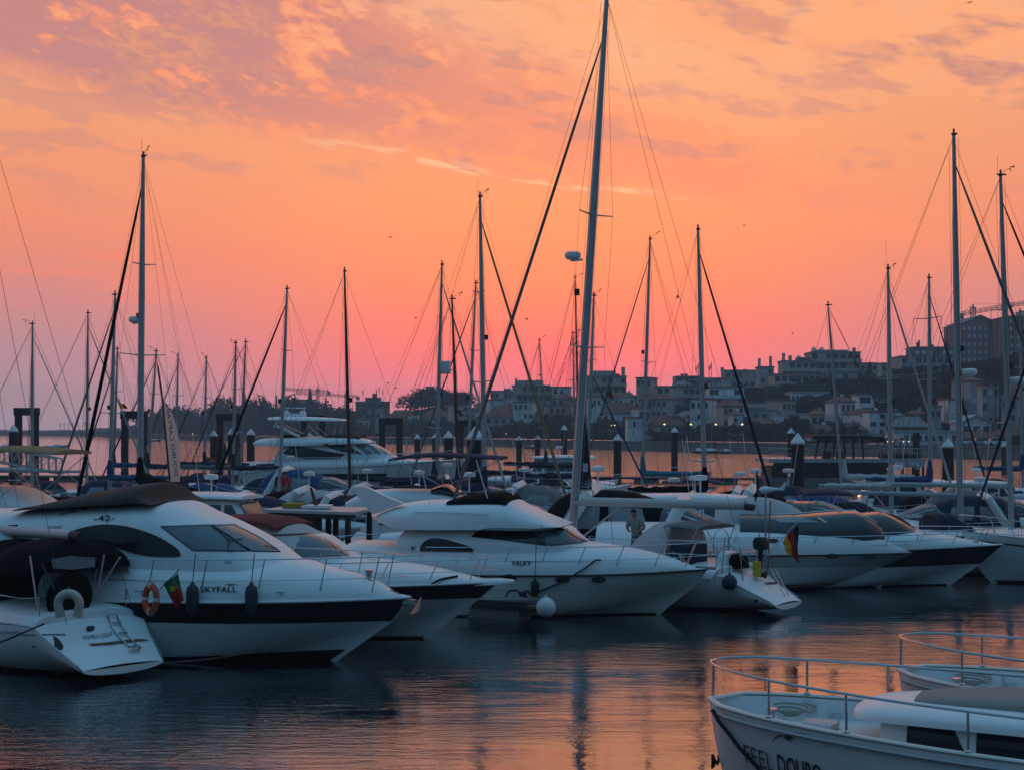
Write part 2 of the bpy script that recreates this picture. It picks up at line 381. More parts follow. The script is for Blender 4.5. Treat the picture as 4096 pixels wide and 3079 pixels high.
def trunk_mesh(kind):
    b = MB(); top = .5 if kind == 'round' else .9
    b.tube([(0,0,-.15),(.01,0,.2),(-.01,.01,top)], [.035,.028,.008], 6)
    if kind == 'round':
        for a in (0,1.3,2.6,3.9,5.1): b.tube([(0,0,.22),(.16*math.cos(a),.16*math.sin(a),.42),(.27*math.cos(a),.27*math.sin(a),.6)], [.016,.011,.004], 5)
    return b.mesh('trunk', 'bark')
CR = {k: [crown(10*i+j, k, mm) for i, mm in enumerate(('leaf_a','leaf_b','leaf_c')) for j in range(2)] for k in ('round','cone','column')}
TR = {k: trunk_mesh(k) for k in CR}
def tree(px, ytop, d, wpx, label, group=None, kind='round', leaf=None, seed=0):
    rnd = random.Random(int(px*13+ytop*7+seed)); gz = ground_z(px, d); ht = W(px, ytop, d).z-gz; wd = wpx/F*d
    if kind == 'cone': wd /= .72
    elif kind == 'column': wd /= .32
    else: wd /= 1.05
    nm = {'round':'broadleaf_tree','cone':'conifer_tree','column':'cypress_tree'}[kind]
    t = thing(nm, label, 'tree', ((px-CX)/F*d, d, gz), rnd.uniform(0,6.28), group); t.scale = (wd, wd, max(2, ht)/1.02)
    c = CR[kind]; obj('crown', c[leaf*2+rnd.randint(0,1)] if leaf is not None else rnd.choice(c), t); obj('trunk', TR[kind], t)
ORD = 'first second third fourth fifth sixth seventh eighth ninth tenth eleventh twelfth thirteenth fourteenth fifteenth sixteenth seventeenth eighteenth nineteenth twentieth twenty-first twenty-second twenty-third twenty-fourth twenty-fifth twenty-sixth twenty-seventh twenty-eighth'.split()
rn = random.Random(5)
def row(x0, x1, n, y0, y1, doff, w, label, group, leaf=None, kind='round'):
    for i in range(n):
        px = x0+(x1-x0)*(i+rn.uniform(.2,.8))/n
        tree(px, rn.uniform(y0,y1), interp(px, SHORE)+doff+rn.uniform(-8,8), w*rn.uniform(.75,1.25), label+', '+ORD[i]+' from the left', group, kind, leaf)
row(560, 900, 14, 1618, 1672, 60, 85, 'hazy round tree of the wood on the far left headland', 'trees of the left headland wood')
row(860, 1160, 15, 1575, 1635, 75, 95, 'hazy tall tree of the wood left of the moored white yacht', 'tall trees of the left wood')
row(1120, 1420, 14, 1590, 1655, 70, 90, 'hazy round tree of the wood behind the white yacht radar domes', 'trees of the wood behind the yacht')
row(520, 1420, 22, 1665, 1705, 36, 85, 'low hazy tree along the far left shore road', 'low trees along the left shore')
row(1560, 2420, 24, 1650, 1715, 40, 80, 'brownish hazy tree in the riverside row below the central hill', 'central riverside trees', 1)
row(2420, 3000, 15, 1690, 1735, 36, 75, 'round dark riverside tree behind the lit street lamps', 'trees by the street lamps', 0)
row(2990, 3450, 11, 1680, 1740, 34, 80, 'dark bushy tree on the bank above the floating restaurant', 'trees above the floating restaurant', 2)
row(3480, 4150, 9, 1640, 1700, 110, 70, 'dark tree among the warehouses at the right of the far bank', 'trees among the warehouses', 2)
row(1640, 1880, 12, 1548, 1585, 130, 105, 'broad crowned tree of the dark grove on the central hill', 'grove on the central hill', 2)
row(2150, 3500, 26, 1600, 1680, 95, 70, 'small tree between the houses on the far hillside', 'trees between the hillside houses')
row(3560, 3720, 6, 1525, 1600, 150, 90, 'big dark tree on the slope below the grey apartment block', 'big trees on the right slope', 2)
row(3840, 4130, 9, 1400, 1560, 170, 100, 'very tall dark tree in front of the brick tower', 'tall trees below the brick towers', 2)
row(2150, 3450, 26, 1648, 1700, 58, 72, 'leafy tree growing between the lower hillside houses', 'trees between the lower hillside houses', 2)
row(3450, 4150, 16, 1570, 1660, 92, 85, 'dark tree on the wooded slope at the right of the town', 'trees of the right wooded slope', 2)
row(2600, 3500, 14, 1575, 1625, 118, 60, 'tree standing among the upper apartment blocks', 'trees among the upper blocks', 0)
for i, (px, yt, w) in enumerate(((1240,1552,52),(1303,1588,34),(980,1575,30),(1105,1578,30))):
    tree(px, yt, interp(px, SHORE)+62, w, ['tall tiered conifer above the white yacht radar domes','smaller pointed conifer right of the tall tiered one','slim conifer at the left of the headland wood','pointed conifer in the middle of the headland wood'][i], None, 'cone', 2)
for px, yt, w, lb in ((3480,1448,36,'tall thin conifer rising between the two right apartment blocks'),(3775,1480,42,'dark pointed conifer left of the brick tower'),(3810,1560,48,'lower dark conifer beside the thick right mast')):
    tree(px, yt, interp(px, SHORE)+150, w, lb, None, 'cone', 2)
# ------------------------------------------------------------------ town
mat('wall_grey', (.38,.38,.37), rough=.9, var=.15, vscale=.15); mat('wall_beige', (.44,.41,.36), rough=.9, var=.15, vscale=.15); mat('wall_white', (.76,.78,.78), rough=.9, var=.12, vscale=.15)
mat('wall_brick', (.24,.13,.095), rough=.9, var=.2, vscale=.5); mat('wall_dark', (.12,.115,.115), rough=.9, var=.2, vscale=.2)
mat('roof_tile', (.24,.10,.065), rough=.9, var=.3, vscale=.6, bump=.4, bscale=3); mat('roof_flat', (.22,.22,.22), rough=.9, var=.2, vscale=.3); mat('roof_pale', (.42,.44,.45), rough=.7, var=.2, vscale=.3)
mat('far_glass', (.03,.035,.04), rough=.15, var=0); mat('far_shutter', (.55,.56,.56), rough=.8, var=0); mat('far_frame', (.30,.30,.30), rough=.8, var=0)
WIN = {}
def window_mesh(w, h, m):
    k = (round(w,1), round(h,1), m)
    if k not in WIN:
        b = MB(); b.box((-w/2,-.10,0),(w/2,.15,h)); WIN[k] = (b.mesh('window', m), MB().box((-w/2-.12,-.16,-.16),(w/2+.12,.1,0)).mesh('sill', 'far_frame'))
    return WIN[k]
def building(x0, x1, yt, yb, d, label, wall='wall_grey', style='flat', roof='roof_flat', dep=None, yaw=0., floors=None, cols=None, glass='far_glass', winw=1.3, extra=()):
    cx = (x0+x1)/2; gz = ground_z(cx, d)-1.5; zb = min(gz, W(cx, yb, d).z); zt = W(cx, yt, d).z; w = (x1-x0)/F*d; dep = dep or max(8, min(16, w*.7))
    zv = max(ground_z(cx, d), W(cx, yb, d).z)
    t = thing('town_building', label, 'building', ((cx-CX)/F*d, d+dep/2, zb), R(yaw)); h = zt-zb; hw, hd = w/2, dep/2
    wh = h if style != 'gable' else h-min(h*.35, w*.28)
    obj('wall', MB().box((-hw,-hd,0),(hw,hd,wh)).mesh('wall', wall), t)
    if style == 'gable':
        b = MB(); e = .35
        b.prism([(-hw-e,-hd-e,wh-.1),(hw+e,-hd-e,wh-.1),(hw*.0+hw*.55,0,h),(-hw*.55,0,h)], (0,.0,.18)); b.prism([(-hw-e,hd+e,wh-.1),(hw+e,hd+e,wh-.1),(hw*.55,0,h),(-hw*.55,0,h)], (0,0,.18))
        b.prism([(-hw-e,-hd-e,wh-.1),(-hw-e,hd+e,wh-.1),(-hw*.55,0,h)], (0,0,.15)); b.prism([(hw+e,-hd-e,wh-.1),(hw+e,hd+e,wh-.1),(hw*.55,0,h)], (0,0,.15))
        r = b.build('roof', roof, t); obj('chimney', MB().box((hw*.2,.2,wh),(hw*.2+.7,.9,h+.8)).mesh('chimney', wall), r)
    elif style == 'front_gable':
        b = MB(); rr = w*.22
        b.prism([(-hw,-hd,wh),(hw,-hd,wh),(0,-hd,wh+rr)], (0,dep,0)); b.build('gable', wall, t)
        b = MB(); b.prism([(-hw-.4,-hd-.5,wh-.1),(0,-hd-.5,wh+rr+.1),(0,-hd-.5,wh+rr+.4),(-hw-.4,-hd-.5,wh+.2)], (0,dep+1,0)); b.prism([(hw+.4,-hd-.5,wh-.1),(0,-hd-.5,wh+rr+.1),(0,-hd-.5,wh+rr+.4),(hw+.4,-hd-.5,wh+.2)], (0,dep+1,0)); b.build('roof', roof, t)
    else:
        obj('roof', MB().box((-hw-.25,-hd-.25,wh),(hw+.25,hd+.25,wh+.45)).mesh('roof', roof), t)
    vis = wh-(zv-zb); nf = floors or max(1, int(vis/3.1)); fh = vis/nf if floors else 3.1
    nc = cols or max(2, int(w/3.2))
    rnd = random.Random(int(x0*3+yt))
    for i in range(nf):
        z = wh-fh*(i+1)+.9*fh/3.1
        if style == 'balcony':
            inset = rnd.choice((0,0,.06,.12))*w; sd = rnd.choice((-1,1))
            a, c_ = (-hw-.1+(inset if sd < 0 else 0), hw+.1-(inset if sd > 0 else 0))
            obj('balcony', MB().box((a,-hd-1.3,z-.95),(c_,-hd+.02,z+.15)).mesh('balcony', wall), t)
            gw = (c_-a)/nc
            for j in range(nc):
                if rnd.random() < .82:
                    me, sl_ = window_mesh(gw*.72, 1.55, glass); obj('window', me, t, (a+gw*(j+.5), -hd, z+.2))
        else:
            gw = w/nc
            for j in range(nc):
                if rnd.random() < .93:
                    me, sl_ = window_mesh(min(winw, gw*.6), 1.4*fh/3.1, glass if rnd.random() < .8 else 'far_shutter'); p = obj('window', me, t, (-hw+gw*(j+.5), -hd, z)); obj('sill', sl_, p)
    for e in extra:
        if e[0] == 'box': b = MB().box((e[1]*w-hw, -hd*.5, h), (e[2]*w-hw, hd*.5, h+e[3])); b.build('rooftop_room', e[4] if len(e) > 4 else wall, t)
        elif e[0] == 'mast':
            b = MB().tube([(e[1]*w-hw,0,h),(e[1]*w-hw,0,h+e[2])], .09, 5)
            for q in (.6,.78): b.box((e[1]*w-hw-.35,-.2,h+e[2]*q),(e[1]*w-hw-.12,.2,h+e[2]*(q+.16)))
            b.build('antenna', 'wall_dark', t)
        elif e[0] == 'chim': MB().box((e[1]*w-hw-e[3]/2,-e[3]/2,h),(e[1]*w-hw+e[3]/2,e[3]/2,h+e[2])).build('chimney', wall, t)
        elif e[0] == 'dish':
            b = MB().lathe([(.05,0),(.5,.12),(.8,.36)], (e[1]*w-hw,-hd*.3,h+1.3), 12, (-.4,-.8,.5)); b.tube([(e[1]*w-hw,-hd*.3,h),(e[1]*w-hw,-hd*.3,h+1.4)], .06, 5); b.build('satellite_dish', 'far_shutter', t)
    return t
B = building
B(3843,3999,1298,1500,560,'tall brick tower with rows of small windows under the crane','wall_brick','front_gable',cols=7,dep=22,glass='far_shutter',winw=1.1)
B(4030,4215,1268,1520,540,'brick tower with a grey top at the right edge','wall_brick','flat',cols=6,dep=22,glass='far_shutter',extra=(('box',.5,.95,3,'wall_grey'),))
B(3605,3830,1428,1560,480,'grey apartment block below the dark penthouse right of centre','wall_grey','balcony',cols=7)
B(3655,3818,1392,1430,490,'dark penthouse storey with chimneys on the grey block','wall_dark','flat',cols=6,glass='far_shutter',extra=(('chim',.2,2.2,.8),('chim',.23,3,.5),('chim',.55,1.4,.9),('chim',.9,2,.8),('chim',.94,2.6,.5)))
B(3246,3442,1412,1620,470,'topmost block of the stepped terrace apartments with satellite dishes','wall_beige','balcony',cols=7,extra=(('dish',.1),('dish',.26),('box',.1,.8,1.2),('chim',.95,2,1)))
B(3130,3262,1447,1620,462,'upper left step of the terrace apartments with a dish','wall_beige','balcony',cols=5,extra=(('dish',.55),('chim',.1,3,.9),('chim',.3,2.2,1),('box',.5,.9,1.5,'wall_dark')))
B(3098,3300,1500,1640,450,'middle step of the terrace apartments with long balconies','wall_beige','balcony',cols=7)
B(3310,3482,1490,1640,448,'right step of the terrace apartments with long balconies','wall_grey','balcony',cols=6)
B(3060,3240,1545,1650,436,'lowest long step of the terrace apartments','wall_beige','balcony',cols=7)
B(3440,3510,1455,1560,520,'small pale block right of the terrace apartments','wall_beige','flat',cols=3)
B(3525,3610,1455,1560,530,'low pale flats behind the tall right mast','wall_beige','flat',cols=4)
B(2900,3046,1484,1600,520,'flat roofed skyline block with a thin chimney','wall_grey','flat',cols=6,extra=(('chim',-.03,1.5,1),('chim',.6,.9,1),('mast',.35,2)))
B(3038,3096,1470,1600,505,'narrow skyline block with two chimney towers','wall_grey','flat',cols=2,extra=(('chim',.12,3.4,.9),('chim',.9,4.2,.9)))
B(2820,2905,1515,1600,500,'low skyline block carrying phone antennas','wall_grey','flat',cols=3,extra=(('mast',.3,5),('mast',.38,6),('chim',.9,4,1)))
B(2708,2812,1508,1560,495,'dark skyline block with antennas left of the tall mast','wall_dark','flat',cols=4,extra=(('mast',.8,4),('mast',.88,5),('chim',.25,1.3,1),('chim',.4,1.3,1)))
B(2690,2830,1550,1645,440,'grey balcony flats in the middle of the hillside','wall_beige','balcony',cols=5)
B(2628,2706,1548,1650,455,'grey balcony flats with a round chimney','wall_grey','balcony',cols=3,extra=(('chim',.95,3.5,.9),))
B(2835,2976,1552,1632,430,'white modern block with wide ribbon windows','wall_white','balcony',cols=3,extra=(('box',.05,.6,1.6,'roof_pale'),))
B(2974,3094,1614,1650,400,'long low white terrace with small windows right of the white block','wall_white','flat',cols=9,winw=.8)
B(3165,3345,1572,1612,400,'long white two storey building below the terrace apartments','wall_white','flat',cols=11,winw=1.0,roof='roof_pale')
B(3008,3104,1642,1720,380,'plain grey block on the bank','wall_grey','flat',cols=3)
B(3104,3236,1658,1700,372,'low white hall with small windows','wall_white','flat',cols=9,winw=.9,roof='roof_pale')
B(3208,3282,1606,1645,392,'small white house with a red tiled roof','wall_white','gable','roof_tile',cols=3)
B(3290,3370,1600,1650,395,'red roofed house beside the thin bent mast','wall_beige','gable','roof_tile',cols=3)
B(2932,2972,1645,1730,372,'little villa with a steep red roof beside the lit lamp','wall_white','gable','roof_tile',cols=2)
B(2510,2582,1672,1712,385,'white riverside house left of the street lamps','wall_white','flat',cols=4,roof='roof_tile')
B(2590,2740,1662,1700,392,'low row of red roofed houses behind the street lamps','wall_beige','gable','roof_tile',cols=6)
B(2750,2900,1640,1680,400,'pale low houses with a red roof below the white block','wall_white','gable','roof_tile',cols=6)
B(2345,2505,1508,1600,480,'broad apartment block right of the tallest mast','wall_beige','balcony',cols=6,extra=(('box',.15,.75,2.2),('chim',.95,3.5,1.2)))
B(2352,2405,1590,1625,440,'small white house right of the tallest mast','wall_white','flat',cols=3)
B(2410,2560,1610,1650,432,'pale terrace of houses below the broad apartment block','wall_white','gable','roof_tile',cols=6)
B(2562,2640,1575,1640,450,'grey house on the hillside left of the balcony flats','wall_grey','gable','roof_tile',cols=3)
B(2049,2200,1545,1620,520,'apartment block standing under the red sun','wall_grey','balcony',cols=6,extra=(('box',.13,.82,2.3),('chim',.1,3,.8),('chim',.7,2.7,.6)))
B(1962,2050,1566,1620,535,'low flats left of the block under the sun','wall_grey','flat',cols=5,extra=(('box',.6,.95,1.3),))
B(2200,2340,1590,1640,500,'low houses on the ridge behind the tallest mast','wall_grey','gable','roof_tile',cols=5)
B(1940,2120,1622,1660,500,'red roofed houses below the low flats','wall_beige','gable','roof_tile',cols=6)
B(2130,2300,1625,1668,470,'pale houses below the block under the sun','wall_beige','gable','roof_tile',cols=6)
B(1422,1552,1608,1670,640,'flat topped building with a roof room and antennas on the left hill','wall_dark','flat',cols=6,extra=(('box',.28,.75,2.2),('box',.5,.62,4),('mast',.2,6),('mast',.62,6),('mast',.7,7),('mast',.82,6)))
B(1552,1660,1640,1690,600,'red roofed houses right of the antenna building','wall_beige','gable','roof_tile',cols=5)
B(1645,1672,1660,1684,560,'tiny white house in front of the dark grove','wall_white','flat',cols=2,roof='roof_tile')
B(1690,1800,1640,1690,570,'red roofed house at the foot of the dark grove','wall_beige','gable','roof_tile',cols=4)
B(1150,1260,1600,1660,700,'pale building among the trees left of the conifer','wall_grey','flat',cols=5)
B(3432,3490,1580,1655,365,'white flats with three stacked balconies left of the tall mast','wall_white','balcony',cols=1)
B(3488,3560,1592,1655,372,'white modern house with dark glazing','wall_white','flat',cols=2,winw=4)
B(3476,3584,1648,1740,330,'white framed glass building above the floating restaurant','wall_white','flat','roof_tile',cols=3,winw=4,floors=3)
B(3584,3720,1668,1730,320,'dark roofed warehouse with bright skylights','wall_dark','gable','roof_flat',cols=4)
B(3584,3830,1728,1785,300,'low white riverside shed with wide doors','wall_white','flat','roof_pale',cols=9,winw=1.6,floors=1)
B(3846,3965,1690,1740,310,'white gabled boat hall at the right','wall_white','front_gable','roof_pale',cols=3,floors=1)
B(3850,4000,1728,1788,296,'low red roofed riverside house at the right','wall_beige','gable','roof_tile',cols=6,floors=1)
B(3990,4180,1715,1785,300,'long red roofed house at the right edge','wall_beige','gable','roof_tile',cols=6,floors=1)
B(3360,3470,1690,1750,330,'red brown house among the bank trees','wall_beige','gable','roof_tile',cols=4)
B(3240,3350,1700,1745,335,'low house half hidden by the bank trees','wall_white','gable','roof_tile',cols=4)
B(3560,3640,1545,1600,420,'pale roofed villa behind the slope trees','wall_white','gable','roof_pale',cols=3)
B(3700,3800,1530,1600,430,'white villa between the dark trees','wall_white','flat','roof_pale',cols=4)
B(380,470,1712,1740,1500,'small low building on the distant mole','wall_dark','flat',cols=4,floors=1,dep=10)
# small houses packed between the larger ones
def infill(x0, x1, n, toff, zoff, label, group, seed):
    rnd = random.Random(seed)
    for i in range(n):
        px = x0+(x1-x0)*(i+rnd.uniform(.1,.9))/n; d = interp(px, SHORE)+toff+rnd.uniform(-12,12); w = rnd.uniform(38,85); g = ground_z(px, d); hgt = rnd.choice((5.5,6.5,8.5,10))+zoff
        yt = HY-(g+hgt-H)/d*F; yb = HY-(g-H)/d*F
        o = building(px-w/2, px+w/2, yt, yb, d, label+', '+ORD[i]+' from the left', rnd.choice(('wall_white','wall_beige','wall_grey','wall_beige')), rnd.choice(('gable','gable','flat')), rnd.choice(('roof_tile','roof_tile','roof_flat')), cols=max(2,int(w/20)), yaw=rnd.uniform(-25,25)); o['group'] = group
infill(1950, 2700, 11, 70, 0, 'small hazy house low on the central hillside', 'houses low on the central hillside', 3)
infill(1900, 2750, 9, 110, -1, 'small hazy house high on the central hillside', 'houses high on the central hillside', 4)
infill(2700, 3500, 8, 62, -1.5, 'small house low on the hillside below the terrace apartments', 'houses below the terrace apartments', 5)
infill(3480, 4150, 9, 60, 0, 'low house beside the riverside sheds at the right', 'low houses by the riverside sheds', 7)
infill(1430, 1960, 9, 60, 0, 'small red roofed house below the dark grove', 'houses below the dark grove', 8)
# distant mole and its tall posts
def mole():
    b = MB(); g = []
    for px in range(-900, 720, 60):
        x = lambda d: (px-CX)/F*d
        hgt = 2.6+1.2*random.Random(px).random()
        g.append([(x(1640),1640,-.5),(x(1655),1655,hgt),(x(1690),1690,hgt+1.3),(x(1760),1760,hgt+1.0),(x(1800),1800,-.5)])
    tag(b.sheet(g).build('breakwater', 'embankment'), 'long low breakwater on the left horizon', 'breakwater', kind='structure')
    for i, px in enumerate((241,257,275,291,339,343)):
        p = W(px, HY, 1690); MB().tube([(p.x,p.y,3.5),(p.x,p.y,12.5 if i < 4 else 11)], .35, 6).box((p.x-.8,p.y-.3,11.4),(p.x+.8,p.y+.3,12.6)).build('harbour_mast', 'wall_dark')
        tag(bpy.data.objects[-1] if False else COL.objects[-1], 'slender dark harbour post on the distant breakwater, '+ORD[i]+' from the left', 'post', 'posts on the breakwater')
mole()
mat('lamp_glow', (1,.8,.5), rough=.5, var=0, emit=(1,.62,.20,2.0)); mat('headlight_glow', (1,.9,.7), rough=.5, var=0, emit=(1,.8,.55,2)); mat('lamp_pole', (.12,.12,.12), rough=.6, metal=.5, var=0)
def lamp(px, py, label, group=None, d=None, r=.30):
    d = d or interp(px, SHORE)+14; p = W(px, py, d); g = 2.3
    t = thing('street_lamp', label, 'street lamp', (p.x, p.y, g), 0, group); h = p.z-g
    MB().tube([(0,0,0),(0,0,h*.8),(0,-.2,h),(0,-.9,h+.15)], [.09,.07,.06,.05], 6).build('pole', 'lamp_pole', t)
    MB().lathe([(.02,-.16),(r*.8,-.12),(r,0),(r*.7,.14),(.05,.2)], (0,-1.0,h), 10).build('lamp_head', 'lamp_glow', t)
for px, lb in ((2656,'first lit street lamp of the far road, nearest the tallest mast'),(2761,'second lit street lamp of the far road'),(2861,'third lit street lamp, right beside a pale mast'),(2966,'rightmost brightest lit street lamp of the far road')): lamp(px, 1696, lb, 'lit street lamps on the far road', r=.30)
for i, px in enumerate((2362,2386,2446,2458)): lamp(px, 1700, 'small distant street lamp glowing right of the tallest mast, '+ORD[i]+' from the left', 'small lamps by the tallest mast', interp(px, SHORE)+40, .2)
lamp(773, 1734, 'tiny white lamp on the far left shore', None, interp(773, SHORE)+10, .3)
lamp(3955, 1534, 'orange lamp glowing among the dark trees at the right', None, 420, .35)
lamp(1012*2, 1733, 'tiny street lamp on the bank behind the large black pile', None, interp(2024, SHORE)+12, .14)
def crane(px, ybase, ytop, d, j0, j1, label):
    p = W(px, ybase, d); h = W(px, ytop, d).z-p.z; t = thing('tower_crane', label, 'crane', p)
    def lattice(a, b, s):
        a, b = Vector(a), Vector(b); m = MB(); ax = (b-a).normalized(); u = ax.orthogonal().normalized(); v = ax.cross(u); n = max(4, int((b-a).length/(s*2)))
        cs = [u*s/2+v*s/2, u*s/2-v*s/2, -u*s/2-v*s/2, -u*s/2+v*s/2]
        for c in cs: m.tube([a+c, b+c], s*.11, 4)
        for i in range(n):
            for k in range(4): m.tube([a+(b-a)*(i/n)+cs[k], a+(b-a)*((i+1)/n)+cs[(k+1) % 4]], s*.06, 3)
        return m
    lattice((0,0,0), (0,0,h*.96), 1.5).build('tower', 'wall_dark', t)
    loc = lambda q: W(q[0], q[1], d)-p
    a, b = loc(j0), loc(j1); jib = lattice(a, b, 1.1).build('jib', 'wall_dark', t)
    MB().tube([(0,0,h*.9),(0,0,h*1.12)], [.5,.2], 4).build('tower_head', 'wall_dark', t)
    MB().tube([(0,0,h*1.12), a+(b-a)*.0], .06, 3).tube([(0,0,h*1.12), a+(b-a)*.75], .06, 3).build('tie_cable', 'wire', t)
    q = a if (a.length < b.length) else b; MB().box((q.x-1.2,q.y-.6,q.z-2.2),(q.x+.8,q.y+.6,q.z+.2)).build('counterweight', 'wall_grey', t)
    MB().box((-.9,-1.4,h*.86),(.9,-.2,h*.95)).build('cab', 'wall_grey', t)
crane(3892,1300,1226,580,(3846,1256),(4150,1203),'large tower crane turning above the brick tower')
crane(1271,1640,1552,900,(1316,1566),(1138,1556),'hazy tower crane just right of the tall conifer')
crane(1384,1660,1572,900,(1433,1586),(1185,1572),'hazy tower crane between the yacht and the dark mast')
# ------------------------------------------------------------------ boat kit: local x runs to the bow, y to port, z up, z = 0 on the water
class Boat:
    def __init__(s, name, label, cat, anchor, px, py, ang, d=None, group=None):
        "anchor: local point that lies on the water under pixel px,py (or at depth d)"
        s.rz = R(ang); p = W(px, py, d if d else DW(py)); p.z = 0
        rot = Matrix.Rotation(s.rz, 4, 'Z'); loc = p-rot@Vector((anchor[0], anchor[1], 0))
        s.root = thing(name, label, cat, loc, s.rz, group); s.mat = Matrix.Translation(loc)@rot; s.inv = s.mat.inverted(); s.eye = s.inv@Vector((0,0,H)); s.parts = []
    def ray(s, px, py): return (s.inv.to_3x3()@Vector(((px-CX)/F, 1, -(py-HY)/F))).normalized()
    def L(s, px, py, y=0.):
        "point of the vertical plane local y = const that shows at the pixel"
        d = s.ray(px, py); return s.eye+d*((y-s.eye.y)/d.y)
    def Lz(s, px, py, z):
        d = s.ray(px, py); return s.eye+d*((z-s.eye.z)/d.z)
    def Lx(s, px, py, x):
        d = s.ray(px, py); return s.eye+d*((x-s.eye.x)/d.x)
    def part(s, name, mb, m, smooth=False, parent=None, solid=True):
        o = mb.build(name, m, parent or s.root, smooth)
        if solid: s.parts.append(o)
        return o
    def bvh(s, objs=None):
        vs, fs = [], []
        for o in objs or s.parts:
            n = len(vs); vs += [v.co.copy() for v in o.data.vertices]; fs += [[i+n for i in p.vertices] for p in o.data.polygons]
        return BVHTree.FromPolygons(vs, fs)
    def project(s, pts, tree, off):
        out = []; last = None
        for (px, py) in pts:
            d = s.ray(px, py); hit, nrm, i, dist = tree.ray_cast(s.eye, d)
            if hit is None: out.append(None)
            else:
                if nrm.dot(d) > 0: nrm = -nrm
                out.append(hit+nrm*off-d*off*.5)
        good = [p for p in out if p is not None]
        return out, bool(good)
    def decal(s, name, poly, m, objs=None, off=.012, curve=False, parent=None, tree=None, step=None, rim=None):
        tree = tree or s.bvh(objs)
        if curve: poly = smooth_loop(poly, 4)
        ds = step or max(8, (max(p[0] for p in poly)-min(p[0] for p in poly))/14)
        pts = []; n = len(poly)
        for i in range(n):
            a, b = Vector(poly[i]), Vector(poly[(i+1) % n]); k = max(1, int((b-a).length/ds))
            pts += [a+(b-a)*(j/k) for j in range(k)]
        nb = len(pts); edges = [(i, (i+1) % nb) for i in range(nb)]
        x0, x1 = min(p.x for p in pts), max(p.x for p in pts); y0, y1 = min(p.y for p in pts), max(p.y for p in pts)
        x = x0+ds/2
        while x < x1:
            y = y0+ds/2
            while y < y1:
                if inside((x, y), poly) and min((Vector((x,y))-q).length for q in pts) > ds*.35: pts.append(Vector((x, y)))
                y += ds
            x += ds
        v2, _, f2, *_ = delaunay_2d_cdt(pts, edges, [], 1, 1e-4)
        pr, ok = s.project([(v.x, v.y) for v in v2], tree, off)
        if not ok: return None
        b = MB(); idx = {}
        for i, p in enumerate(pr):
            if p is not None: idx[i] = len(b.v); b.v.append(tuple(p))
        med = sorted((p-s.eye).length for p in pr if p is not None); med = med[len(med)//2]
        for f in f2:
            if all(i in idx for i in f) and all(abs((pr[i]-s.eye).length-med) < 6 for i in f) and max((pr[i]-pr[j]).length for i in f for j in f) < 2.5: b.f.append(tuple(idx[i] for i in f))
        o = b.build(name, m, parent or s.root, True)
        if rim:
            lp = [q for q in s.project([(p.x, p.y) for p in pts[:nb]]+[(pts[0].x, pts[0].y)], tree, off)[0] if q is not None]
            if len(lp) > 3: s.tubes('window_frame', lp, rim[1], rim[0], 5, o)
        return o
    def text(s, body, p0, ex, hgt, m, objs=None, off=.016, bold=0., shear=0., parent=None, name='lettering', ey=None, wscale=None, tree=None):
        "p0: pixel of the start of the base line; ex: pixel of its end; hgt: cap height in pixels"
        me = text_mesh(body, bold, shear); w = max(v.co.x for v in me.vertices); x0 = min(v.co.x for v in me.vertices); hh = .72
        a = Vector(p0); u = Vector(ex)-a; v = Vector(ey) if ey else Vector((0, -hgt))
        pts = [a+u*((q.co.x-x0)/(w-x0))+v*(q.co.y/hh) for q in me.vertices]
        pr, ok = s.project([(p.x, p.y) for p in pts], tree or s.bvh(objs), off)
        b = MB(); idx = {}
        for i, p in enumerate(pr):
            if p is not None: idx[i] = len(b.v); b.v.append(tuple(p))
        b.f = [tuple(idx[i] for i in f.vertices) for f in me.polygons if all(i in idx for i in f.vertices)]
        bpy.data.meshes.remove(me)
        return b.build(name, m, parent or s.root) if b.f else None
    def tubes(s, name, path, r, m='steel', seg=6, parent=None): return s.part(name, MB().tube(path, r, seg), m, True, parent, solid=False)
def text_mesh(body, bold=0., shear=0.):
    cu = bpy.data.curves.new('lettering', 'FONT'); cu.body = body; cu.size = 1; cu.offset = bold; cu.shear = shear; cu.resolution_u = 3
    o = bpy.data.objects.new('lettering', cu); COL.objects.link(o); dg = bpy.context.evaluated_depsgraph_get(); me = bpy.data.meshes.new_from_object(o.evaluated_get(dg))
    bpy.data.objects.remove(o); bpy.data.curves.remove(cu); return me
def smooth_loop(p, k):
    n = len(p); out = []
    for i in range(n):
        a, b, c, d = (Vector(p[(i+j-1) % n]) for j in range(4))
        for q in range(k):
            t = q/k; out.append(tuple(.5*((2*b)+(c-a)*t+(2*a-5*b+4*c-d)*t*t+(3*b-a-3*c+d)*t**3)))
    return out
def curve_pts(p, k=5):
    out = []; p = [Vector(q) for q in p]; n = len(p)
    for i in range(n-1):
        a, b, c, d = p[max(i-1,0)], p[i], p[i+1], p[min(i+2,n-1)]
        for q in range(k):
            t = q/k; out.append(.5*((2*b)+(c-a)*t+(2*a-5*b+4*c-d)*t*t+(3*b-a-3*c+d)*t**3))
    return out+[p[-1]]
def inside(p, poly):
    x, y = p; c = False; n = len(poly)
    for i in range(n):
        (x0,y0),(x1,y1) = poly[i], poly[(i+1) % n]
        if (y0 > y) != (y1 > y) and x < (x1-x0)*(y-y0)/(y1-y0)+x0: c = not c
    return c
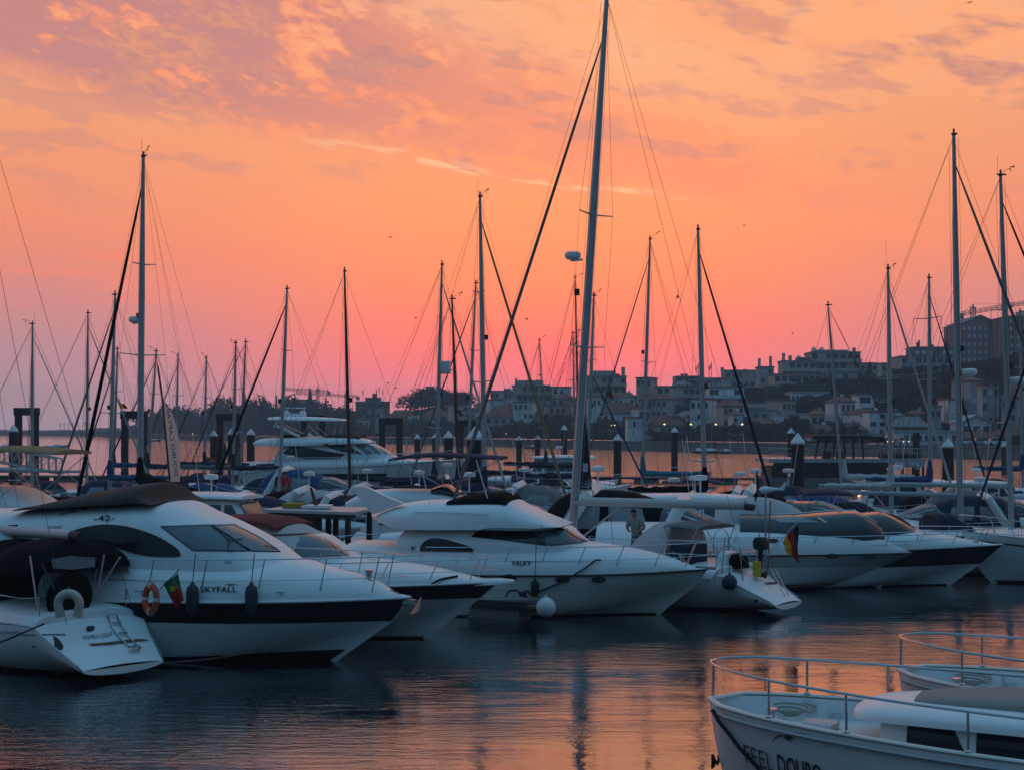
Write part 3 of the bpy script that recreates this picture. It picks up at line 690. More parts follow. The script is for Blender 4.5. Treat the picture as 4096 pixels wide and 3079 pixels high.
class Hull:
    """lofted hull. zs, bs: sheer height / half-beam fraction along t (0 stern, 1 bow); zc, bc: chine; stem: (z, x) profile of the bow; tr: transom x at z"""
    def __init__(s, L, B, zs, bs, zc=None, bc=None, zk=-.55, stem=None, tr=None, flare=1.0, rnd=None, x0=None):
        s.L, s.B, s.zs, s.bs, s.zc, s.bc, s.zk, s.flare, s.rnd = L, B, zs, bs, zc, bc, zk, flare, rnd
        s.x0 = -L/2 if x0 is None else x0; s.stem = stem or [(-.6, s.x0+L-2.4), (0, s.x0+L-1.7), (sm(1, zs), s.x0+L)]; s.tr = tr or [(-1, s.x0), (3, s.x0)]
    def pt(s, t, u, side=-1, off=0.):
        "u: 0 keel .. 1 sheer"
        zs = sm(t, s.zs); bs = sm(t, s.bs)*s.B/2; zk = s.zk if not isinstance(s.zk, list) else sm(t, s.zk)
        if s.rnd:
            z = zk+(zs-zk)*u; y = bs*(1-(1-u)**s.rnd)**(1/ (s.rnd*.75))
            if t > .6: q = (t-.6)/.4; y = y*(1-q*q*.35*(1-u))
        else:
            zc = sm(t, s.zc); bc = sm(t, s.bc)*bs
            if u < .25: k = u/.25; z = s.zk+(zc-s.zk)*k; y = bc*k
            else: k = (u-.25)/.75; z = zc+(zs-zc)*k; y = bc+(bs-bc)*k**s.flare
        xb = sm(z, s.stem); xa = sm(z, s.tr); return Vector((xa+(xb-xa)*t, side*(y+off), z))
    def u_at(s, t, z):
        a, b = 0., 1.
        for _ in range(24):
            m = (a+b)/2
            if s.pt(t, m).z < z: a = m
            else: b = m
        return (a+b)/2
    def shell(s, nt=36, nu=14):
        b = MB(); T = [(i/nt) for i in range(nt+1)]; T = [1-(1-t)**1.25 for t in T]; g = []
        for t in T:
            a = [s.pt(t, k/nu, 1) for k in range(nu, -1, -1)]; c = [s.pt(t, k/nu, -1) for k in range(1, nu+1)]; g.append(a+c)
        b.sheet(g); b.sheet([[s.pt(0, k/nu, 1)*(1-j/6)+s.pt(0, k/nu, -1)*(j/6) for j in range(7)] for k in range(nu+1)])
        return b
    def band(s, za, zb, t0=0., t1=1., off=.010, n=44, sides=(-1, 1), ta=False):
        "painted strip between two heights (numbers or functions of t)"
        b = MB()
        for sd in sides:
            g = []
            for i in range(n+1):
                t = t0+(t1-t0)*i/n; A = za(t) if callable(za) else za; Bz = zb(t) if callable(zb) else zb
                g.append([s.pt(t, s.u_at(t, A+(Bz-A)*k/4), sd, off) for k in range(5)])
            b.sheet(g)
        return b
    def deck(s, camber=.06, inset=.0, dz=0., n=30, m=7, t0=0., t1=1.):
        g = []
        for i in range(n+1):
            t = t0+(t1-t0)*i/n; p = s.pt(t, 1, 1); w = max(.002, p.y-inset)
            g.append([Vector((p.x, w*(1-2*j/m), p.z+dz+camber*(1-(1-2*j/m)**2))) for j in range(m+1)])
        return MB().sheet(g)
    def edge(s, t, side, inset=.06, dz=0.):
        p = s.pt(t, 1, 1); return Vector((p.x, side*max(.01, p.y-inset), p.z+dz))
    def path(s, t0, t1, side, inset=.06, dz=0., n=16): return [s.edge(t0+(t1-t0)*i/n, side, inset, dz) for i in range(n+1)]
def superloft(st, n=18, caps=(True, True)):
    "stations (x, z_base, z_top, half_width, power)"
    rs = []
    for q in st:
        x, zb, zt, hw, e = q[:5]; lean = q[5] if len(q) > 5 else 0.
        r = []
        for k in range(n+1):
            a = math.pi*k/n; c, s_ = math.cos(a), math.sin(a)
            zz = abs(s_)**(2/e); r.append(Vector((x+lean*zz, hw*math.copysign(abs(c)**(2/e), c), zb+(zt-zb)*zz)))
        rs.append(r)
    return MB().rings(rs, True, caps)
def densify(st, k=4):
    xs = [q[0] for q in st]; out = []
    N = len(st[0])
    for i in range(len(st)-1):
        for j in range(k):
            t = j/k; row = []
            for c in range(N):
                v = [q[c] for q in st]; a, b_, cc, d = v[max(i-1,0)], v[i], v[i+1], v[min(i+2,len(v)-1)]
                row.append(.5*((2*b_)+(cc-a)*t+(2*a-5*b_+4*cc-d)*t*t+(3*b_-a-3*cc+d)*t**3))
            out.append(tuple(row))
    return out+[tuple(st[-1])]
def bow_rail(bt, h, t0, t1, ht, ts, side, inset=.08, lean=.12, r=.016, mid=True, tip=.25, name='guard_rail'):
    "rail along one deck edge with leaning stanchions"
    pts = [p+Vector((lean, 0, 0)) for p in h.path(t0, t1, side, inset, ht)]
    if tip: pts += curve_pts([pts[-1], pts[-1]+Vector((tip*.7, -side*max(.0,abs(pts[-1].y))*.45, .02)), Vector((pts[-1].x+tip, 0, pts[-1].z+.02))], 4)[1:]
    rl = bt.tubes(name, pts, r)
    for t in ts: 
        a = h.edge(t, side, inset); b = h.edge(t, side, inset, ht)+Vector((lean,0,0)); bt.tubes('stanchion', [a, b], r*.85, parent=rl)
    if mid: bt.tubes('mid_rail', [p+Vector((lean*.5,0,0)) for p in h.path(t0, t1, side, inset, ht*.5)], r*.6, parent=rl)
    return rl
def fender(p, r, l, m, label, group=None, rope=None, round_=False):
    t = thing('fender', label, 'fender', p, 0, group)
    if round_: MB().lathe([(0,-r),(r*.5,-r*.87),(r*.87,-r*.5),(r,0),(r*.87,r*.5),(r*.5,r*.87),(r*.16,r*1.02),(r*.14,r*1.2),(0,r*1.2)], seg=20).build('body', m, t, True); top = r*1.2
    else: MB().lathe([(0,-l/2),(r*.25,-l/2),(r*.3,-l/2+.04),(r*.85,-l/2+r*.8),(r,-l*.2),(r,l*.2),(r*.85,l/2-r*.8),(r*.35,l/2-.05),(r*.3,l/2),(0,l/2)], seg=16).build('body', m, t, True); top = l/2
    if rope is not None: MB().tube([(0,0,top-.02), rope-Vector(p)], .011, 5).build('rope', 'rope', t)
    return t
def flag(p, q, cols, drop, label, width=.5, along=True, cat='flag', pole=True, seed=1, sag=.5):
    "staff from p to q, cloth hanging from its upper end: stripes of materials"
    p, q = Vector(p), Vector(q); t = thing('flag', label, cat, p); d = q-p; ax = d.normalized(); rnd = random.Random(seed)
    if pole: MB().tube([(0,0,0), tuple(d)], .014, 6).build('staff', 'steel', t)
    n = 12; top = d; hoist = drop[0]; fly = Vector(drop[1])
    for k, (m, a, b) in enumerate(cols):
        g = []
        for i in range(7):
            f = a+(b-a)*i/6; row = []
            for j in range(n+1):
                u = j/n; base = top-ax*hoist*u; w = fly*f; ww = .05*math.sin(f*7+u*3+seed)+.035*math.sin(u*9+f*4)
                row.append(base+w+Vector((ww*.6, ww, -sag*f*(u*.25)))) 
            g.append(row)
        MB().sheet(g).build('stripe', m, t, True)
    return t

def side_patch(b, objs, poly, m, name='cabin_window', off=.012):
    "window given as an x,z outline in boat coordinates, laid on both sides"
    tree = objs if isinstance(objs, BVHTree) else b.bvh(objs)
    for sd in (-1, 1):
        n = len(poly); pts = []
        for i in range(n):
            a, c = Vector(poly[i]), Vector(poly[(i+1) % n]); pts += [a+(c-a)*(j/5) for j in range(5)]
        nb = len(pts); xs_, ys_ = [p.x for p in pts], [p.y for p in pts]
        for i in range(1,6):
            for j in range(1,5):
                q = Vector((min(xs_)+(max(xs_)-min(xs_))*i/6, min(ys_)+(max(ys_)-min(ys_))*j/5))
                if inside(q, poly) and min((q-p).length for p in pts[:nb]) > .02: pts.append(q)
        v2, _, f2, *_ = delaunay_2d_cdt(pts, [(i, (i+1) % nb) for i in range(nb)], [], 1, 1e-4)
        o = MB(); ok = True
        for v in v2:
            hit, nr, i, ds = tree.ray_cast(Vector((v.x, sd*6, v.y)), Vector((0,-sd,0)))
            if hit is None: ok = False; break
            o.v.append((hit.x, hit.y+sd*off, hit.z))
        if ok: o.f = [tuple(f) for f in f2]; b.part(name, o, m, solid=False)
# ------------------------------------------------------------------ the three motor yachts in front
def zpts(pts, ox, oy, k): return [(ox+x*k, oy+y*k) for x, y in pts]
Z1 = lambda *p: zpts(p, 0, 1900, 1050/2054); Z2 = lambda *p: zpts(p, 900, 1900, 1050/2183); Z3 = lambda *p: zpts(p, 1450, 1850, 1050/2212); Z4 = lambda *p: zpts(p, 2350, 1900, 950/2212)
Z5 = lambda *p: zpts(p, 3050, 1900, 1046/2212); Z6 = lambda *p: zpts(p, 2800, 2450, 1296/2212)
MOTOR_BS = [(0,.86),(.15,.94),(.35,1.0),(.55,.98),(.72,.84),(.85,.56),(.94,.26),(1,.012)]
def moulding(bt, h, top, inset=.03, e=2.6, t0=.0, base=0.):
    "deck moulding: base on the hull edge, crown line given as pixels of the centre line"
    ps = sorted((bt.L(px, py, 0) for px, py in top), key=lambda p: p.x); tp = [(p.x, p.z) for p in ps]
    st = []
    n = 34; xa = h.pt(t0, 1).x; xb = h.pt(1, 1).x
    for i in range(n+1):
        t = t0+(1-t0)*i/n; p = h.pt(t, 1, 1); zt = max(p.z+.03, sm(p.x, tp)); st.append((p.x, p.z+base, zt, max(.01, p.y-inset), e if not callable(e) else e(t)))
    return superloft(st, 24)
def cleat(bt, p, yaw=0., parent=None):
    c = Vector(p); b = MB(); b.tube([c+Vector((-.14,0,.07)), c+Vector((.14,0,.07))], .014, 6)
    for s_ in (-.06,.06): b.tube([c+Vector((s_,0,-.01)), c+Vector((s_,0,.07))], .012, 6)
    return bt.part('cleat', b, 'steel', True, solid=False)
def skyfall():
    b = Boat('motor_yacht', 'large white flybridge motor yacht with a wide black hull band and curved black side window', 'motor yacht', (4.75,0), 1350, 2640, -18)
    zs = [(0,1.42),(.5,1.48),(.8,1.53),(1,1.57)]
    h = Hull(13.2, 4.2, zs, MOTOR_BS, [(0,-.12),(.5,-.08),(.75,.08),(.9,.5),(1,.85)], [(0,.92),(.5,.90),(.75,.76),(.9,.52),(1,.3)], -.6, stem=[(-.6,4.05),(0,4.75),(.55,5.55),(1.0,6.15),(1.57,6.6)], flare=.85)
    b.part('hull', h.shell(), 'gelcoat', 50)
    b.part('hull_band', h.band(1.0, lambda t: sm(t, zs)-.02, .0, .9985), 'black_gelcoat', solid=False)
    b.part('bottom_paint', h.band(-.3, lambda t: .13+.16*max(0,(t-.45)/.55)**2, 0, .985), 'antifoul_dark', solid=False)
    b.part('knuckle', h.band(lambda t: sm(t, h.zc)+.0, lambda t: sm(t, h.zc)+.035, .55, .97, .03), 'gelcoat', solid=False)
    top = [(1597,2386),(1568,2362),(1540,2342),(1458,2304),(1309,2268),(1179,2232),(1000,2215),(700,2200),(300,2195),(-300,2195)]
    dk = b.part('deck', moulding(b, h, top, .0, lambda t: 2.0+1.8*max(0,.9-t)), 'gelcoat', 50)
    rub = b.part('rub_rail', MB().tube(h.path(0,1,-1,-.02,-.0,30), .035, 6).tube(h.path(0,1,1,-.02,-.0,30), .035, 6), 'gelcoat', True, solid=False)
    # saloon with the flybridge coaming above
    tl = [(-420,2045),(-100,2036),(195,2030),(400,2014),(560,2005),(690,2000),(735,2006),(800,2037),(870,2066),(940,2097),(1044,2150),(1102,2188),(1179,2234)]
    ps = [b.L(x, y, 0) for x, y in tl]; st = []
    for p, hw, e in zip(ps, (1.65,1.72,1.74,1.74,1.74,1.72,1.70,1.66,1.62,1.56,1.42,1.28,.95), (4.5,4.5,4.2,4,4,3.8,3.6,3.4,3.3,3.2,3,2.8,2.5)):
        st.append((p.x, 1.75, p.z, hw, e))
    ca = b.part('saloon', superloft(densify(st, 3), 26), 'gelcoat', 50)
    body = b.bvh([ca, dk])
    # flybridge cover of brown canvas
    cv = [(188,2030,2026),(230,2028,2014),(330,2021,1985),(460,2014,1955),(560,2008,1938),(620,2004,1929),(655,2002,1933),(668,2003,1955),(690,2002,1990),(722,2004,2003)]
    st = []
    near = [(q.x, q.z) for q in (b.L(x, yb, -1.4) for x, yb, yt in cv)]
    for x, yb, yt in cv:
        c = b.L(x, yt, 0); zb = interp(c.x, near)-.02; st.append((c.x, min(zb, c.z-.03), c.z, 1.46 if x < 640 else 1.40, 2.1))
    b.part('flybridge_cover', superloft(densify(st, 3), 20), 'canvas_brown', 60)
    b.decal('side_window', [(255,2140),(317,2115),(399,2099),(485,2102),(562,2120),(639,2150),(700,2188),(717,2207),(712,2223),(613,2222),(537,2210),(460,2185),(353,2153)], 'tinted_glass', tree=body, curve=True, rim=('rubber',.012))
    b.decal('windscreen', [(646,2105),(700,2102),(835,2097),(905,2140),(968,2186),(1000,2203),(772,2199)], 'grey_glass', tree=body, rim=('rubber',.014))
    b.decal('windscreen', [(843,2097),(936,2098),(990,2124),(1044,2152),(1098,2190),(1120,2205),(1010,2203),(975,2184),(912,2139)], 'grey_glass', tree=body, rim=('rubber',.014))
    b.decal('aft_window', Z1((60,390),(140,385),(120,540)), 'tinted_glass', tree=body)
    for y in (2096,): b.tubes('windscreen_frame', b.project([(640+i*30, 2103-i*.55) for i in range(11)], body, .02)[0], .018, 'gelcoat')
    for q in (((1790,490),(1780,590),(1820,600)),((1895,500),(1800,520),(1660,400))):
        p = [v for v in b.project(Z1(*q), body, .03)[0] if v]; b.tubes('wiper', p, .012, 'rubber')
    p = [v for v in b.project(Z2((330,585),(405,612),(425,610)), body, .03)[0] if v]; b.tubes('wiper', p, .012, 'rubber')
    b.text('SKYFALL', (802,2366), (948,2366), 22, 'ink', off=.02, bold=.015, wscale=1)
    b.decal('bird_emblem', Z1((1745,860),(1775,850),(1800,852),(1830,850),(1858,858),(1830,855),(1802,864),(1780,855)), 'ink', off=.02, step=6)
    b.text('-42-', (378,2084), (460,2080), 22, 'ink', off=.02, bold=.01); b.text('Grand', (192,2115), (248,2110), 14, 'ink_grey', off=.02, shear=.4)
    b.decal('vent', [(331,2030),(338,2026),(346,2030),(346,2037),(338,2041),(331,2037)], 'rubber', tree=body, step=5)
    b.tubes('boat_hook', [v for v in b.project(Z1((470,320),(540,295),(600,288)), body, .04)[0] if v], .014, 'rubber')
    b.decal('porthole', Z1((1755,668),(1785,664),(1818,672),(1815,684),(1785,690),(1758,684)), 'gelcoat_grey', tree=body, step=6)
    # rails
    for sd in (-1, 1): bow_rail(b, h, .42, .985, .98, (.45,.56,.66,.76,.86,.94), sd, .10, .22, .017)
    for q in (.80, .55):
        c = h.edge(q, -1, .02, .16); cleat(b, c)
    b.part('windlass', MB().lathe([(.14,0),(.14,.05),(.07,.08),(.07,.2),(.1,.22),(.1,.28),(0,.29)], b.L(1475,2325,0), 12), 'steel', True, solid=False)
    b.part('hatch', superloft([(4.0,1.86,2.02,.02,2),(4.05,1.86,2.03,.3,3),(4.6,1.8,1.95,.3,3),(4.65,1.8,1.94,.02,2)], 12), 'gelcoat_cream', True, solid=False)
    an = b.part('anchor', MB().box((6.2,-.07,1.42),(6.75,.07,1.52)).prism([(6.7,-.25,1.2),(6.85,0,1.55),(6.7,.25,1.2),(6.55,0,1.1)], (.05,0,.06)), 'steel', solid=False)
    tr = b.bvh()
    for px, py, r_, nm in ((770,2395,1,'dark grey fender hanging left of the name on the black banded yacht'),(1006,2395,1,'dark grey fender hanging right of the name on the black banded yacht')):
        d = b.ray(px, py); hit = tr.ray_cast(b.eye, d)[0]; q = b.mat@(hit-d*.16); rp = b.L(px+12, 2212, -1.9)
        fender(q, .15, .78, 'fender_navy', nm, 'fenders of the black banded yacht', b.mat@rp)
    p1 = b.L(1545,2345,-.3); b.tubes('mooring_line', curve_pts([b.L(1560,2358,-.2), b.L(1606,2378,0), b.L(1632,2412,.2), b.L(1612,2420,.4)], 4), .018, 'rope_pale')
    return b
S = skyfall()
def cruiser_red():
    b = Boat('motor_cruiser', 'white sports cruiser with a black hull band and a white canvas top edged in red', 'motor cruiser', (3.9,0), 1712, 2552, -16)
    zs = [(0,1.25),(.5,1.4),(.8,1.5),(1,1.55)]
    h = Hull(11.6, 3.6, zs, MOTOR_BS, [(0,-.12),(.5,-.06),(.75,.12),(.9,.5),(1,.9)], [(0,.92),(.5,.90),(.75,.76),(.9,.52),(1,.3)], -.6, stem=[(-.6,3.2),(0,3.9),(.55,4.6),(1.0,5.2),(1.55,5.85)], flare=.85)
    b.part('hull', h.shell(), 'gelcoat', 50)
    b.part('hull_band', h.band(lambda t: 1.05+.07*t, lambda t: sm(t, zs)-.02, 0, .9985), 'black_gelcoat', solid=False)
    b.part('bottom_paint', h.band(-.3, .06, 0, .985), 'antifoul_black', solid=False)
    b.part('knuckle', h.band(lambda t: sm(t, h.zc), lambda t: sm(t, h.zc)+.03, .55, .97, .03), 'gelcoat', solid=False)
    top = [(2041,2353),(1977,2325),(1862,2300),(1766,2278),(1631,2254),(1525,2240),(1424,2226),(1200,2210),(800,2205)]
    dk = b.part('deck', moulding(b, h, top, 0, 2.4), 'gelcoat', 50)
    b.part('rub_rail', MB().tube(h.path(0,1,-1,-.02,0,30), .03, 6).tube(h.path(0,1,1,-.02,0,30), .03, 6), 'gelcoat', True, solid=False)
    b.part('pulpit_spur', superloft([(5.2,1.45,1.6,.34,3),(5.9,1.5,1.64,.22,3),(6.25,1.54,1.62,.05,2.5)], 12), 'gelcoat', True)
    tl = [(1030,2140),(1150,2136),(1261,2132),(1330,2168),(1424,2230)]; st = []
    for (x, y), hw in zip(tl, (1.45,1.45,1.38,1.22,.8)):
        p = b.L(x, y, 0); st.append((p.x, 1.7, p.z, hw, 3.2))
    ws = b.part('windscreen_surround', superloft(densify(st, 3), 22), 'gelcoat', 50)
    b.decal('windscreen', [(1045,2142),(1100,2140),(1252,2136),(1300,2166),(1348,2202),(1376,2222),(1185,2226)], 'grey_glass', [ws, dk], .035); b.decal('windscreen', [(1270,2137),(1290,2148),(1345,2180),(1402,2222),(1384,2222),(1352,2199),(1306,2163)], 'grey_glass', [ws, dk], .035)
    cv = [(880,2140,2064),(940,2138,2060),(1010,2138,2060),(1070,2137,2066),(1130,2137,2074),(1180,2136,2094),(1225,2135,2118),(1262,2133,2131)]; st = []
    for x, yb, yt in cv: a, c = b.L(x, yb, 0), b.L(x, yt, 0); st.append((a.x, 1.9, c.z, 1.5, 2.7))
    cn = b.part('canvas_top', superloft(densify(st, 3), 22), 'canvas_white', 60)
    rs = []
    for x, yb, yt in cv[:6]: c = b.L(x, yt, 0); rs.append((c.x, c.z-.09, c.z+.02, 1.22, 2.6))
    b.part('canvas_roof', superloft(densify(rs, 3), 22), 'canvas_red', 60)
    b.decal('canvas_trim', [(1030,2141),(1250,2131),(1252,2135),(1040,2146)], 'canvas_red', [cn, ws], .02)
    for sd in (-1, 1): bow_rail(b, h, .5, .985, .62, (.55,.66,.76,.86,.94), sd, .10, .30, .016)
    b.part('hatch', superloft([(1.7,1.95,2.1,.02,2),(1.75,1.95,2.1,.32,3),(2.4,1.92,2.06,.32,3),(2.45,1.92,2.05,.02,2)], 12), 'gelcoat_cream', True, solid=False)
    b.tubes('mooring_line', curve_pts([v for v in b.project(Z3((490,1075),(620,1000),(690,980),(800,962)), b.bvh(), .03)[0] if v], 3), .03, 'rope')
    return b
B2 = cruiser_red()
def valky():
    b = Boat('motor_yacht', 'white flybridge yacht in the middle with three oval portholes and a sloping raised fin', 'motor yacht', (3.85,0), 2640, 2455, -12)
    zs = [(0,1.18),(.5,1.26),(.8,1.32),(1,1.38)]
    h = Hull(11.2, 3.7, zs, MOTOR_BS, [(0,-.1),(.5,0),(.75,.22),(.9,.5),(1,.75)], [(0,.92),(.5,.90),(.75,.78),(.9,.55),(1,.3)], -.6, stem=[(-.6,3.3),(0,3.85),(.5,4.45),(1.0,5.0),(1.38,5.25)], flare=.85)
    b.part('hull', h.shell(), 'gelcoat_cream', 50)
    b.part('bottom_paint', h.band(-.3, .05, 0, .985), 'antifoul_black', solid=False)
    b.part('spray_rail', h.band(lambda t: sm(t, h.zc), lambda t: sm(t, h.zc)+.035, .2, .97, .04), 'gelcoat', solid=False)
    b.part('rub_rail', MB().tube(h.path(0,1,-1,-.02,-.02,30), .028, 6).tube(h.path(0,1,1,-.02,-.02,30), .028, 6), 'rubber', True, solid=False)
    b.part('feature_line', h.band(lambda t: sm(t, zs)-.46, lambda t: sm(t, zs)-.445, .1, .93), 'gelcoat_grey', solid=False)
    top = [(2805,2287),(2737,2246),(2625,2212),(2522,2190),(2450,2178),(2361,2168),(2200,2165),(1900,2165),(1600,2165)]
    dk = b.part('deck', moulding(b, h, top, .0, lambda t: 2.2+1.2*max(0,.9-t)), 'gelcoat', 50)
    tl = [(1600,2215),(1640,2150),(1662,2100),(1900,2096),(2115,2096),(2262,2098),(2300,2124),(2361,2172)]; st = []
    for (x, y), hw, e in zip(tl, (1.4,1.45,1.5,1.52,1.5,1.36,1.22,.85), (4,4,4.5,4.5,4.2,3.6,3.2,2.8)):
        p = b.L(x, y, 0); st.append((p.x, 1.5, p.z, hw, e))
    ca = b.part('saloon', superloft(densify(st, 2), 26), 'gelcoat', 50)
    fl = [(1505,2056,2052),(1540,2070,2044),(1600,2088,2020),(1664,2104,2003),(1825,2106,1995),(2035,2106,1992),(2100,2108,2020),(2180,2108,2056),(2240,2104,2082),(2268,2100,2096)]; st = []
    for (x, yb, yt), hw in zip(fl, (.5,1.1,1.5,1.62,1.66,1.64,1.58,1.48,1.36,1.2)):
        a, c = b.L(x, yb, 0), b.L(x, yt, 0); st.append((a.x, a.z+.02, c.z, hw, 3.2))
    fy = b.part('flybridge', superloft(densify(st, 3), 24), 'gelcoat', 50)
    for sd in (-1,):
        y = sd*1.30; q = [b.L(x, yy, y*.0) for x, yy in ((1458,1944),(1475,1938),(1516,1940),(1600,1980),(1662,2004),(1540,2046))]
        b.part('radar_fin', MB().prism([Vector((p.x, y, p.z)) for p in q], (0,-sd*.22,0)), 'gelcoat', solid=True)
    sc = [(1825,1994,1991),(1877,1994,1977),(1972,1994,1964),(2040,1994,1966),(2060,1996,1990)]; st = []
    for x, yb, yt in sc: a, c = b.L(x, yb, 0), b.L(x, yt, 0); st.append((a.x, a.z-.1, c.z, 1.25, 2.4))
    b.part('helm_cover', superloft(densify(st, 3), 18), 'canvas_black', 60)
    cs = b.L(2038,1990,0); b.part('searchlight', MB().box((cs.x-.08,-.14,cs.z-.02),(cs.x+.12,.14,cs.z+.12)).lathe([(.12,0),(.14,.04),(.14,.14),(.08,.18),(0,.18)], (cs.x+.02,0,cs.z+.12), 12), 'gelcoat', solid=False)
    body = b.bvh([ca, fy, dk])
    b.decal('side_window', Z3((488,740),(492,700),(520,665),(575,640),(640,637),(720,652),(850,690),(915,710),(930,730),(925,746)), 'tinted_glass', tree=body, rim=('rubber',.012))
    b.decal('side_window', Z3((920,622),(960,580),(1010,560),(1070,553),(1200,553),(1395,556),(1450,600),(1560,694),(1380,672),(1200,650)), 'tinted_glass', tree=body, rim=('rubber',.012))
    b.decal('windscreen', Z3((1412,560),(1540,552),(1665,543),(1730,585),(1810,636),(1862,668),(1700,684),(1578,694),(1500,630)), 'grey_glass', tree=body, rim=('rubber',.014))
    b.decal('windscreen', Z3((1680,543),(1720,550),(1800,600),(1905,664),(1876,668),(1820,632),(1745,585)), 'grey_glass', tree=body)
    for q in (((1440,590),(1500,570),(1510,530)),((1480,595),(1545,648))): b.tubes('wiper', [v for v in b.project(Z3(*q), body, .03)[0] if v], .013, 'rubber')
    b.tubes('hand_rail', [v for v in b.project(Z3((435,425),(600,424),(800,430),(1060,438)), body, .05)[0] if v], .016)
    for x, y in Z3((1235,970),(1680,980),(1990,982)):
        o = b.decal('porthole', [(x+29*math.cos(a), y+15*math.sin(a)+3*math.cos(a)*0) for a in (i*math.pi/10 for i in range(20))], 'tinted_glass', step=8)
        ring = [v for v in b.project([(x+31*math.cos(a), y+16.5*math.sin(a)) for a in (i*math.pi/12 for i in range(25))], b.bvh(), .012)[0] if v]; b.tubes('porthole_rim', ring, .016, 'gelcoat_grey', parent=o)
    b.text('VALKY', (2047,2259), (2128,2260), 18, 'ink', off=.02, bold=.022, shear=.15); b.text('MT', (1646,2199), (1665,2199), 17, 'ink', off=.02, bold=.01)
    for sd in (-1, 1): bow_rail(b, h, .22, .985, .80, (.36,.46,.56,.66,.76,.86,.94), sd, .10, .34, .016)
    b.part('anchor', MB().box((4.9,-.06,1.36),(5.5,.06,1.44)).prism([(5.42,-.22,1.05),(5.6,0,1.42),(5.42,.22,1.05),(5.3,0,.98)], (.05,0,.06)), 'steel', solid=False)
    b.part('sun_pad', superloft(densify([(1.2,1.75,1.98,.1,3),(1.35,1.75,2.0,.75,3),(2.6,1.7,1.9,.62,3),(3.0,1.62,1.78,.1,3)], 3), 16), 'gelcoat', True, solid=False)
    w = b.part('windlass', MB().lathe([(.1,0),(.1,.05),(.05,.08),(.05,.16),(.09,.18),(.09,.24),(0,.25)], b.L(2728,2246,0), 12), 'steel', True, solid=False)
    p = b.L(1720,2020,-1.3); b.tubes('whip_antenna', [p, b.L(1688,1880,-1.3)], .012, 'gelcoat'); p = b.L(1950,1992,-1.2); b.tubes('whip_antenna', [p, b.L(1905,1838,-1.2)], .016, 'gelcoat')
    tr = b.bvh(); d = b.ray(2140,2350); hit = tr.ray_cast(b.eye, d)[0]
    fender(b.mat@(hit-d*.14), .12, .55, 'rubber', 'slim black fender hanging on the middle yacht below its name', None, b.mat@b.L(2146,2140,-1.75))
    pts = [v for v in b.project(Z3((1480,1080),(1560,1050),(1700,985),(1890,880),(1960,830),(2010,830)), tr, .06)[0] if v]; b.tubes('mooring_line', curve_pts(pts, 3), .028, 'rope')
    fender(W(2184,2428,40.2), .29, .5, 'fender_white', 'round white mooring buoy beside the finger pontoon', None, None, True)
    return b
V = valky()
# ------------------------------------------------------------------ sailing yachts
SAIL_BS = [(0,.70),(.15,.86),(.35,.98),(.5,1.0),(.68,.88),(.82,.60),(.93,.26),(1,.012)]
def masthead(bt, top, r, parent, k=1., flip=1, whip=.9, vane=True):
    "wind vane, anemometer arm, antenna and light at the mast head"
    t = Vector(top); b = MB().lathe([(r*1.25,-.04),(r*1.3,.03),(r*.5,.06),(.04,.08),(.04,.2*k),(0,.2*k)], t, 8)
    w_ = .10+.10*((int(t.z*37) % 7)/6); b.box((t.x-w_*.7*(1 if flip > 0 else 1.6),t.y-.03,t.z-.02),(t.x+w_*.7*(1.6 if flip > 0 else 1),t.y+.03,t.z+.04)); bt.part('masthead_fitting', b, 'dark_mast', parent=parent, solid=False)
    if not vane: return
    v = random.Random(int(t.z*100)); a, e = v.uniform(.9,1.4), v.uniform(.18,.36); b = MB().tube([t+Vector((flip*.05,0,.05)), t+Vector((flip*.22*a,0,e*.8)), t+Vector((flip*.38*a,0,e))], .011*k, 5)
    b.prism([t+Vector((flip*.30*a,0,e+.03)), t+Vector((flip*.50*a,0,e+.10)), t+Vector((flip*.48*a,0,e+.02))], (0,.02,0)); b.tube([t+Vector((flip*.35*a,0,e)), t+Vector((flip*.35*a,0,e-.14))], .015*k, 5); bt.part('wind_vane', b, 'dark_mast', parent=parent, solid=False)
    if whip: bt.tubes('antenna', [t+Vector((-flip*.12,0,.03)), t+Vector((-flip*.12,0,.03+whip))], .007*k, 'dark_mast', 4, parent)
